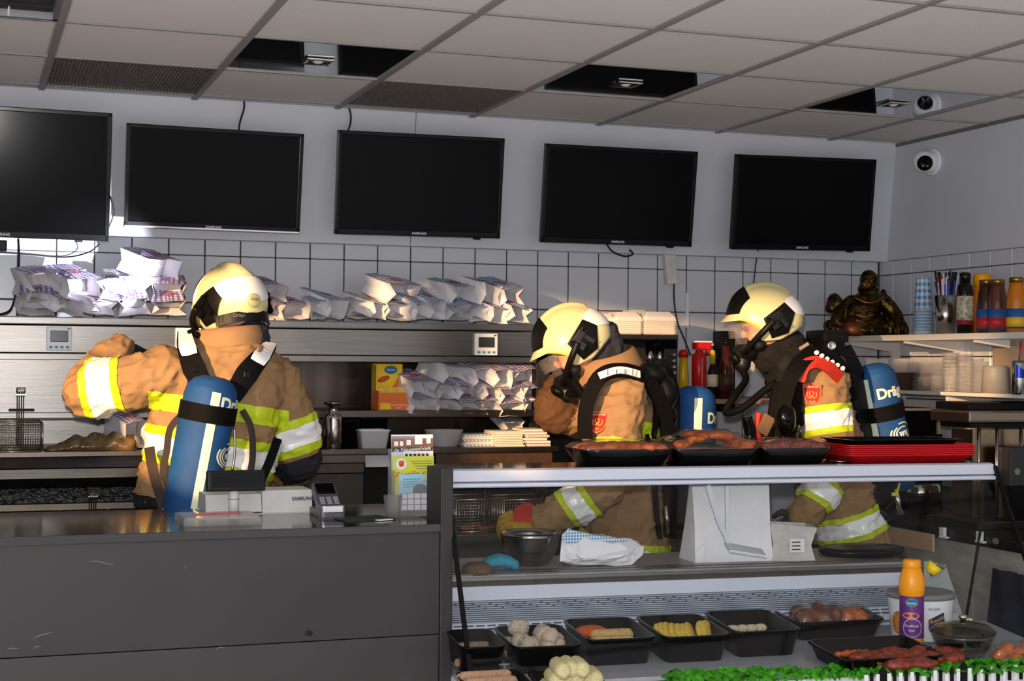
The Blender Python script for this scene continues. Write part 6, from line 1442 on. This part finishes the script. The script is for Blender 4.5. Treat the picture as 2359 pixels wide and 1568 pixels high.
def badge(parent, c, nrm, upv, size):
    nrm = V(nrm).normalized(); upv = V(upv); upv = (upv-nrm*upv.dot(nrm)).normalized(); rt = upv.cross(nrm); 
    if rt.dot(_r0) < 0: rt = -rt
    c = V(c); out = [(-.5, .42), (0, .5), (.5, .42), (.48, -.05), (.32, -.38), (0, -.55), (-.32, -.38), (-.48, -.05)]
    def pl(nm, k, o, m, par):
        b = B(); pts = [c+rt*x*size*k+upv*y*size*1.15*k+nrm*o for x, y in out]; b.loft([pts, [p-nrm*.003 for p in pts]], smooth=False); return obj(nm, b, m, par)
    bd = pl('sleeve_badge', 1, .006, M('badge_orange', (226, 110, 60), .6), parent); pl('badge_field', .84, .0075, M('badge_red', (176, 30, 30), .6), bd)
    text('lettering', 'BRANDWEER', size*.13, M('badge_white', (230, 220, 200), .6), lambda x, y: c+rt*x+upv*(y+size*.36)+nrm*.0085, bd)
    b = B()
    for s_, pts in ((1, [(-.22, .12), (-.24, -.1), (-.08, -.2), (-.02, -.05)]), (1, [(.22, .12), (.24, -.1), (.08, -.2), (.02, -.05)]), (1, [(-.1, .16), (-.12, -.05), (0, -.12), (.1, .02), (.02, .16)]), (1, [(-.12, -.32), (0, -.42), (.12, -.32)])):
        b.tube([c+rt*x*size+upv*y*size+nrm*.0085 for x, y in pts], .0026*size/.07, 5)
    obj('badge_emblem', b, M('badge_gold', (236, 150, 70), .5), bd)

# =============================== firefighter seen from behind
Y1 = 5.34
F1 = thing('person', 'firefighter seen from behind in tan suit reaching left at the fryer', 'person', (P(470, 1200, y=Y1).x, Y1, 0), 'firefighters')
q = lambda u, v, y=Y1: P(u, v, y=y)
sx_ = V((math.cos(.16), -math.sin(.16), 0)); fw1 = V((math.sin(.16), math.cos(.16), 0))
b = B()
torso(b, [(q(528, 768), .085, .085), (q(524, 790), .11, .10), (q(518, 812), .175, .115), (q(512, 840), .215, .13), (q(505, 880), .232, .14), (q(495, 960), .228, .15), (q(484, 1050), .226, .15), (q(468, 1120), .222, .15), (q(460, 1160), .215, .15), (q(462, 1162), .19, .14), (q(468, 1240), .19, .14), (q(470, 1300), .18, .13)], sx_, fw1)
SHL, ELL, WRL = q(385, 862, 5.32), q(205, 902, 5.40), q(280, 806, 5.60)
limb(b, [SHL, q(300, 880, 5.33), ELL], [.098, .092, .088]); limb(b, [ELL, q(225, 860, 5.52), WRL], [.088, .074, .058])
SHR, ELR, WRR = q(632, 872, 5.36), q(690, 1050, 5.36), q(640, 1110, 5.62)
limb(b, [SHR, q(672, 960, 5.34), ELR], [.088, .082, .078]); limb(b, [ELR, q(670, 1085, 5.5), WRR], [.078, .066, .055])
for s_ in (-1, 1):
    hp = q(468, 1290)+sx_*.1*s_; limb(b, [hp, V((hp.x, hp.y, .55)), V((hp.x, hp.y+.03, .12))], [.12, .1, .085]); b.ball((hp.x, hp.y+.07, .06), (.06, .13, .065), 2)
f1 = remesh(b, .009, 'body', TAN, F1, 3, cloth_fn(.008, 3)); m1 = f1.data
axl = ELL-SHL; cb = SHL.lerp(ELL, .79)
ta = V((.05, 0, 1)).normalized()
band(m1, cb, axl+V((0, 0, .02)), .085, .028, lambda c: seg_dist(c, SHL.lerp(ELL, .5), ELL) < .125 and c.y < 5.50, f1)
axr = ELR-SHR; cbr = SHR.lerp(ELR, .74)
band(m1, cbr, axr, .07, .028, lambda c: seg_dist(c, SHR, ELR) < .13 and (c-SHR.lerp(ELR, .72)).dot(sx_) > -.09, f1)
tx0, tx1 = q(337, 1000).x, q(645, 1000).x
band(m1, q(500, 942), V((.15, 0, 1)), .062, 0, None, f1, False, [(q(344, 930), sx_), (q(664, 930), -sx_)])
band(m1, q(480, 1040), V((.175, 0, 1)), .068, .03, None, f1, True, [(q(320, 1000), sx_), (q(638, 1000), -sx_)])
patch(m1, [(q(460, 1108)-base_of(f1), V((.0, 0, -1))), (q(460, 1078)-base_of(f1), V((0, 0, -1)))][:1]+[(q(460, 1150)-base_of(f1), V((0, 0, 1)))], lambda c: (c+base_of(f1)).x < q(400, 1100).x, .003, 'lower_pocket', TAN, f1)
# dark elbow patch, trousers top
patch(m1, [(ELR-base_of(f1)+axr.normalized()*-.0, axr)], lambda c: seg_dist(c+base_of(f1), ELR, WRR) < .1 and (c+base_of(f1)-ELR).length < .14, .003, 'elbow_patch', NAVY, f1)
patch(m1, [(q(460, 1150)-base_of(f1), V((-.12, 0, -1)))], None, .004, 'trousers', M('black_trousers', (30, 27, 26), .85, var=.2), f1)
hand(WRL+V((-.0, .0, 0)), V((.55, .5, .05)), V((0, -.4, 1)), F1, CAPSKY, curl=.7)
hand(WRR, V((-.3, .8, -.1)), V((.2, 0, 1)), F1, CAPSKY, curl=.6, left=False)
# collar and hood
b = B(); cN = q(524, 790)
rows = []
for z, a, d in ((0, .122, .115), (.03, .126, .118), (.062, .118, .108), (.066, .108, .10)):
    rows.append([cN+V((0, 0, z-.012+.012*math.cos(t)))+sx_*a*math.cos(t)+fw1*d*math.sin(t) for t in [6.2832*j/28 for j in range(28)]])
b.loft(rows, False, False); obj('collar', b, TAN, F1)
b = B(); b.ball(q(560, 775, 5.36), (.095, .09, .085), 3); b.ball(q(545, 748, 5.38), (.09, .09, .07), 3); remesh(b, .008, 'hood', NAVY, F1, 2, cloth_fn(.006, 8))
T1, _ = helmet(F1, q(530, 703, 5.36), (-.36, .93, 0), .06, True, roll=-.05)
b = B(); b.tube([T1(.06, .10, -.09), T1(-.01, .115, -.115), q(440, 765, 5.28), q(436, 780, 5.26), q(440, 800, 5.22)], .011, 10); obj('air_hose', b, WEB, F1)
# breathing set
A1 = thing('breathing_apparatus', 'breathing set with blue tank on back of the firefighter at fryer', 'breathing apparatus', q(460, 1180, 5.16), 'breathing sets')
yt = 5.135
cy, a_, ax_, f0_, sd_ = tank(A1, q(494, 866, yt), q(428, 1218, yt+.02), .09, -fw1-sx_*.1, strapf=(.24,), logo_a=1.42, stripe_a=.30, tf=.165, lf=.49)
b = B(); b.strap([q(470, 880, 5.20), q(462, 980, 5.21), q(445, 1150, 5.20)], .11, .02, -fw1); obj('back_plate', b, BLACK, A1)
for nm, pts in (('left', [(424, 768, 5.29), (430, 800, 5.215), (448, 850, 5.19), (478, 905, 5.18)]), ('right', [(622, 795, 5.31), (602, 820, 5.22), (568, 862, 5.19), (535, 915, 5.18)])):
    b = B(); b.strap([q(*p) for p in pts], [.045, .062, .078, .06], .016, [V((0, -.5, 1)), V((0, -1, .5)), -fw1, -fw1]); st = obj('shoulder_strap', b, WEB, A1)
    p0, p1, p2 = [q(*p) for p in pts[:3]]
    b = B(); b.strap([p0+V((0, -.012, .008)), p1+V((0, -.013, .004)), p1.lerp(p2, .35)+V((0, -.013, 0))], [.04, .058, .05], .004, [V((0, -.5, 1)), V((0, -1, .5)), -fw1]); obj('reflective_pad', b, SILV, st)
    b = B(); b.box(p2+V((.0, -.012, 0)), (.022, .006, .02), None, .002); obj('buckle', b, BLACKG, st)
for pts in ([(425, 950), (393, 985), (384, 1040), (376, 1090), (396, 1130), (408, 1140)], [(558, 945), (578, 985), (582, 1050), (572, 1110), (560, 1150)]):
    b = B(); b.strap([q(u, v, 5.155) for u, v in pts], .022, .014, -fw1); obj('carry_frame', b, WEBB, A1)
b = B(); b.strap([q(344, 1030, 5.20), q(352, 1080, 5.17), q(372, 1150, 5.16), q(382, 1185, 5.15)], .034, .006, -fw1); bs = obj('waist_strap', b, WEBB, A1)
b = B(); c = q(379, 1181, 5.14)
for s_ in (-1, 1): b.box(c+V((.022*s_, 0, .006*s_)), (.006, .006, .026), Matrix.Rotation(-.35, 3, 'Y'), .002); b.box(c+V((0, 0, .013*s_)), (.046, .006, .006), Matrix.Rotation(-.35, 3, 'Y'), .002)
obj('buckle', b, STEELP, bs)
b = B(); b.strap([q(640, 1010, 5.2), q(622, 1060, 5.17), q(600, 1110, 5.16)], .03, .006, -fw1); obj('waist_strap', b, WEB, A1)
b = B(); b.tube([q(540, 985, 5.1), q(541, 1040, 5.1), q(535, 1085, 5.1)], .004, 6); obj('steel_rod', b, STEELP, A1)
# lamp clipped to the front left of the helmet: its beam whitens the bags and the wall under the big television
hlm = [c for c in F1.children if c.name.startswith('helmet')][0]
c0, c1 = q(478, 690, 5.42), q(462, 680, 5.50); dl = (c1-c0).normalized()
b = B(); b.cyl(c0, c0.lerp(c1, .7), .015, .015, 16); b.cyl(c0.lerp(c1, .7), c1, .016, .02, 16); hl_ = obj('helmet_lamp', b, BLACK, hlm)
lamp('helmet_lamp_light', 'SPOT', c1+dl*.01, 170, (.86, .88, 1), shadow_soft_size=.012, spot_size=math.radians(38), spot_blend=.8, aim=P(150, 560, y=6.48))

# =============================== bending firefighter, in profile facing left
Y2 = 5.28
F2 = thing('person', 'bending firefighter with head bowed working over the fry baskets', 'person', (P(1440, 1300, y=Y2).x, Y2, 0), 'firefighters')
q = lambda u, v, y=Y2: P(u, v, y=y)
lf = -_r0; nr = V((-_f.x, -_f.y, 0)).normalized()      # facing, near side
b = B()
torso(b, [(q(1395, 832), .08, .09), (q(1402, 862), .12, .115), (q(1412, 892), .18, .135), (q(1424, 930), .215, .145), (q(1430, 990), .215, .145), (q(1440, 1080), .205, .15), (q(1440, 1160), .205, .15), (q(1438, 1230), .215, .165), (q(1436, 1290), .225, .17), (q(1440, 1292), .18, .13), (q(1445, 1380), .18, .13)], nr, lf)
SN, EN, WN = q(1432, 905, 5.08), q(1420, 1085, 5.02), q(1252, 1200, 5.12)
limb(b, [SN, q(1420, 985, 5.04), EN], [.098, .092, .085]); limb(b, [EN, q(1335, 1160, 5.06), WN], [.085, .074, .058])
SF, EF, WF = q(1405, 905, 5.45), q(1272, 950, 5.42), q(1305, 868, 5.38)
limb(b, [SF, q(1340, 945, 5.44), EF], [.085, .08, .074]); limb(b, [EF, q(1285, 910, 5.42), WF], [.072, .064, .052])
for s_ in (-1, 1):
    hp = q(1445, 1370)+nr*.1*s_; limb(b, [hp, V((hp.x, hp.y, .5)), V((hp.x, hp.y, .1))], [.12, .1, .085]); b.ball(V((hp.x, hp.y, .06))+lf*.06, (.12, .08, .065), 2)
f2 = remesh(b, .009, 'body', TAN, F2, 3, cloth_fn(.008, 11)); m2 = f2.data
axn = WN-EN; band(m2, EN.lerp(WN, .56), axn, .058, .022, lambda c: seg_dist(c, EN, WN) < .12 and c.y < 5.22, f2)
band(m2, SN.lerp(EN, .82), EN-SN, .05, .026, lambda c: seg_dist(c, SN, EN) < .12, f2)
band(m2, q(1438, 1262), V((0, 0, 1))-lf*.18, .05, .022, lambda c: seg_dist(c, EN, WN) > .1, f2)
band(m2, q(1460, 985), V((0, 0, 1)), .055, 0, None, f2, False, [(q(1462, 985), -lf)])
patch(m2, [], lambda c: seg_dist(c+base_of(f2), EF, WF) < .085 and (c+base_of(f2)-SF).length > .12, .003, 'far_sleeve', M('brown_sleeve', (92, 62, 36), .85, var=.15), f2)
hand(WN, V((-.8, .25, .0)), V((0, -.6, .7)), F2, GLOVE, curl=.75, size=1.25); gl2 = [c for c in F2.children if c.name.startswith('glove')][0]
kc = P(1206, 1182, y=5.12); patch(gl2.data, [], lambda c: abs((c+base_of(F2)-kc).dot(_r0)) < .036 and abs((c+base_of(F2)-kc).z) < .032, .003, 'red_knuckle_guard', M('glove_red', (196, 50, 40), .7), gl2)
hand(WF, V((-.1, 0, 1)), V((-.6, -.4, 0)), F2, CAPSKY, curl=.8, left=False)
# collar stands up, hood
b = B(); rows = []
cc = [q(1396, 868), q(1398, 850), q(1402, 832), q(1404, 828)]
up2 = (V((0, 0, 1))+lf*.25).normalized()
for k, (h_, a, d) in enumerate(((0, .15, .145), (.035, .14, .135), (.075, .128, .12), (.08, .118, .11))):
    rows.append([q(1404, 872)+up2*(h_+.045*(.5+.5*math.sin(t-1.57-.0))*1.0*(h_/.08))+nr*a*math.cos(t)+(lf-V((0, 0, .25))).normalized()*d*math.sin(t)*1 for t in [6.2832*j/28 for j in range(28)]])
b.loft(rows, False, False); obj('collar', b, TAN, F2)
b = B(); b.ball(q(1376, 815), (.085, .09, .10), 3); b.ball(q(1395, 780), (.045, .08, .075), 3); b.ball(q(1405, 800), (.04, .085, .07), 3); remesh(b, .008, 'hood', NAVY, F2, 2, cloth_fn(.006, 5))
C2 = q(1318, 790); T2, _ = helmet(F2, C2, lf, .47)
b = B(); b.tube([T2(.10, .02, -.16), T2(.07, .09, -.17), q(1322, 880, 5.12), q(1340, 905, 5.06), q(1352, 930, 5.02)], .014, 10); obj('air_hose', b, WEB, F2)
badge(F2, *hit(f2, 1378, 973), V((0, 0, 1)), .072)
A2 = thing('breathing_apparatus', 'breathing set with blue tank on back of the bending firefighter', 'breathing apparatus', q(1595, 1230), 'breathing sets')
tank(A2, q(1600, 888), q(1590, 1225), .084, nr-lf*.0, strapf=(.43,), logo_a=1.5, stripe_a=.08, tf=.22, lf=.68)
b = B(); b.strap([q(1500, 850, 5.2), q(1528, 900, 5.2), q(1530, 1000, 5.2), q(1525, 1150, 5.22)], .13, .05, -lf+nr*.9); obj('back_plate', b, BLACK, A2)
b = B(); pp = [q(1348, 1010, 5.0), q(1350, 940, 4.99), q(1378, 872, 4.99), q(1425, 852, 4.99), q(1480, 868, 5.02), q(1525, 930, 5.06), q(1540, 1010, 5.1)]
b.strap(pp, .052, .02, [nr-lf*.0, nr, nr+V((0, 0, .6)), nr+V((0, 0, .8)), nr+V((0, 0, .5)), nr-lf*.3, nr-lf*.4]); st = obj('shoulder_strap', b, WEB, A2)
b = B(); b.strap([q(1380, 866, 4.97), q(1427, 852, 4.965), q(1474, 862, 4.985)], .026, .006, nr+V((0, 0, .4))); rf = obj('reflective_pad', b, SILV, st)
for u in (1400, 1420, 1440, 1458): 
    b = B(); b.box(q(u, 857, 4.955), (.0018, .002, .022), Matrix.Rotation(.0, 3, 'Y')); obj('hex_line', b, BLACK, rf)
b = B(); b.ball(q(1500, 862, 5.1), (.06, .06, .05), 2); b.ball(q(1530, 905, 5.1), (.05, .06, .07), 2); b.ball(q(1530, 960, 5.14), (.045, .07, .06), 2); remesh(b, .008, 'lumbar_pad', BLACK, A2, 2)
for pts in ([(1508, 900), (1512, 960), (1505, 1010)], [(1488, 1000), (1505, 1080), (1512, 1180), (1520, 1240)]):
    b = B(); b.tube([q(u, v, 5.08) for u, v in pts], .012, 8); obj('hose', b, WEB, A2)
b = B(); b.box(q(1560, 1170, 5.1), (.10, .12, .22), None, .02); b.cyl(q(1545, 1230, 5.06), q(1560, 1150, 5.06), .016, .012, 12); obj('valve_block', b, BLACKG, A2)
b = B(); b.cyl(q(1533, 1165, 5.03), q(1540, 1228, 5.03), .007, n=10); obj('chrome_rod', b, STEELP, A2)

# =============================== upright firefighter, in profile facing left
Y3 = 5.32
F3 = thing('person', 'upright masked firefighter facing left behind the red trays', 'person', (P(1930, 1250, y=Y3).x, Y3, 0), 'firefighters')
q = lambda u, v, y=Y3: P(u, v, y=y)
b = B()
torso(b, [(q(1815, 806), .085, .09), (q(1828, 832), .13, .115), (q(1848, 862), .19, .135), (q(1866, 905), .215, .145), (q(1885, 970), .215, .15), (q(1905, 1060), .205, .15), (q(1926, 1140), .205, .15), (q(1942, 1200), .215, .16), (q(1955, 1245), .215, .16), (q(1962, 1248), .18, .13), (q(1985, 1340), .18, .13)], nr, lf)
SN, EN, WN = q(1893, 862, 5.12), q(1924, 1055, 5.06), q(1846, 1196, 5.02)
limb(b, [SN, q(1902, 960, 5.08), EN], [.098, .094, .086]); limb(b, [EN, q(1890, 1130, 5.03), WN], [.086, .074, .058])
SF, EF, WF = q(1850, 880, 5.50), q(1800, 1020, 5.48), q(1730, 1110, 5.40)
limb(b, [SF, q(1822, 960, 5.5), EF], [.085, .08, .075]); limb(b, [EF, q(1765, 1070, 5.44), WF], [.074, .065, .055])
for s_ in (-1, 1):
    hp = q(1985, 1330)+nr*.1*s_; limb(b, [hp, V((hp.x, hp.y, .5)), V((hp.x, hp.y, .1))], [.12, .1, .085]); b.ball(V((hp.x, hp.y, .06))+lf*.06, (.12, .08, .065), 2)
f3 = remesh(b, .009, 'body', TAN, F3, 3, cloth_fn(.008, 21)); m3 = f3.data
band(m3, SN.lerp(EN, .56), EN-SN-lf*.0, .062, .024, lambda c: seg_dist(c, SN, EN) < .125 and c.y < 5.25, f3)
band(m3, EN.lerp(WN, .58), WN-EN, .062, .022, lambda c: seg_dist(c, EN, WN) < .12 and c.y < 5.2, f3)
band(m3, q(1940, 1192), (q(1905, 1060)-q(1955, 1245)), .06, .024, lambda c: seg_dist(c, EN, WN) > .1 and seg_dist(c, EF, WF) > .09, f3)
hand(WN, V((-.55, .05, -.35)), V((.2, -.8, .5)), F3, M('charcoal_glove', (52, 46, 40), .8, var=.2), curl=.6)
hand(WF, V((-.7, 0, -.4)), V((.1, -.3, .9)), F3, CAPSKY, curl=.7, left=False)
b = B(); b.ball(q(1800, 800), (.10, .10, .075), 3); b.ball(q(1822, 820), (.11, .13, .07), 3); b.ball(q(1775, 815), (.07, .09, .075), 3); remesh(b, .008, 'hood', M('black_hood', (18, 17, 18), .9, var=.2, vs=40), F3, 2, cloth_fn(.006, 15))
C3 = q(1760, 738); T3, _ = helmet(F3, C3, lf, .10)
b = B(); b.tube([T3(.12, .0, -.17), T3(.10, .05, -.22), q(1690, 915, 5.2), q(1672, 950, 5.18), q(1710, 940, 5.12), q(1760, 900, 5.1), q(1790, 880, 5.08)], .014, 10); obj('air_hose', b, WEB, F3)
badge(F3, *hit(f3, 1873, 907), V((0, 0, 1)), .076)
A3 = thing('breathing_apparatus', 'breathing set with tilted blue tank on back of upright firefighter', 'breathing apparatus', q(2050, 1100), 'breathing sets')
tank(A3, q(2008, 838, 5.26), q(2068, 1130, 5.26), .086, nr, strapf=(.37,), logo_a=.66, stripe_a=-.72, tf=.22, lf=.545)
b = B(); b.strap([q(1930, 815, 5.22), q(1962, 880, 5.22), q(1990, 980, 5.24), q(2010, 1100, 5.26)], .14, .05, -lf+nr*.9); obj('back_plate', b, BLACK, A3)
b = B(); pp = [q(1800, 985, 5.03), q(1806, 920, 5.02), q(1826, 860, 5.0), q(1862, 822, 5.02), q(1905, 822, 5.03), q(1945, 860, 5.06), q(1966, 920, 5.1)]
b.strap(pp, .06, .022, [nr+lf*.3, nr+lf*.3, nr+V((0, 0, .6)), nr+V((0, 0, .9)), nr+V((0, 0, .7)), nr-lf*.4, nr-lf*.4]); st = obj('shoulder_strap', b, WEB, A3)
b = B(); b.strap([q(1840, 878, 5.005), q(1852, 845, 5.0), q(1880, 834, 4.995), q(1912, 848, 5.0), q(1934, 872, 5.02)], .046, .012, nr+V((0, 0, .3))); obj('red_strap', b, M('red_strap', (186, 44, 24), .7), A3)
for k in range(6):
    f = k/5; b = B(); c = q(1881+60*f, 812+36*f+10*math.sin(f*3.14)*-0, 4.985+.03*f); b.lathe([(.0095, 0), (.0095, .004), (0, .005)], c, 6, axis=nr, sx=1.1); obj('reflective_hexagon', b, SILV, st)
b = B(); b.box(q(1905, 775, 5.25), (.12, .14, .05), None, .02); b.box(q(1905, 800, 5.25), (.1, .12, .06), None, .02); ap = obj('yoke', b, BLACK, A3)
b = B(); b.lathe([(.012, 0), (.017, .002), (.017, .012), (.011, .012), (.010, .004), (0, .004)], q(1915, 796, 5.15), 20, axis=nr); obj('coupling', b, STEELP, ap)
for pts, r_, m_ in (([(1792, 880), (1782, 930), (1775, 990), (1770, 1030)], .018, WEB), ([(1812, 880), (1800, 950), (1812, 1010)], .014, WEB), ([(1820, 860), (1800, 900), (1790, 940)], .010, M('red_hose', (206, 52, 20), .5)), ([(1748, 950), (1745, 985), (1752, 1030)], .012, M('red_hose', (206, 52, 20))), ([(1720, 960), (1728, 1000), (1722, 1030)], .022, BLACKG)):
    b = B(); b.tube([q(u, v, 5.06) for u, v in pts], r_, 8); obj('chest_hose', b, m_, A3)
patch(m3, [(q(1826, 900)-base_of(f3), lf), (q(1826, 1010)-base_of(f3), V((0, 0, 1)))], None, .012, 'chest_harness', M('chest_black', (16, 15, 15), .8, var=.3, vs=30), F3)
b = B(); b.ball(q(1812, 965, 5.02), (.04, .03, .065), 2); obj('pressure_gauge', b, BLACKG, A3)
b = B(); b.box(q(1764, 978, 5.04), (.05, .012, .075), Matrix.Rotation(.5, 3, 'Y'), .008); obj('leather_tab', b, M('tan_leather', (140, 104, 70), .7), A3)
b = B(); b.box(q(1852, 797, 5.17), (.045, .004, .012), Matrix.Rotation(-.5, 3, 'Y')); obj('strap_print', b, M('strap_print', (170, 150, 140), .6), A3)
b = B(); b.box(q(2020, 1150, 5.2), (.12, .12, .16), None, .02); b.cyl(q(2035, 1180, 5.12), q(2060, 1150, 5.12), .018, .012, 12); vb = obj('valve_block', b, BLACK, A3)
b = B(); b.cyl(q(2062, 1125, 5.1), q(2075, 1185, 5.1), .010, .014, 12); obj('steel_coupling', b, STEELP, vb)
b = B(); b.box(q(2062, 1138, 5.09), (.03, .01, .014), None, .003); b.tube([q(2072, 1112, 5.09), q(2068, 1128, 5.09), q(2062, 1138, 5.09)], .005, 6); obj('yellow_tag', b, M('tag_yellow', (214, 196, 30), .5), vb)
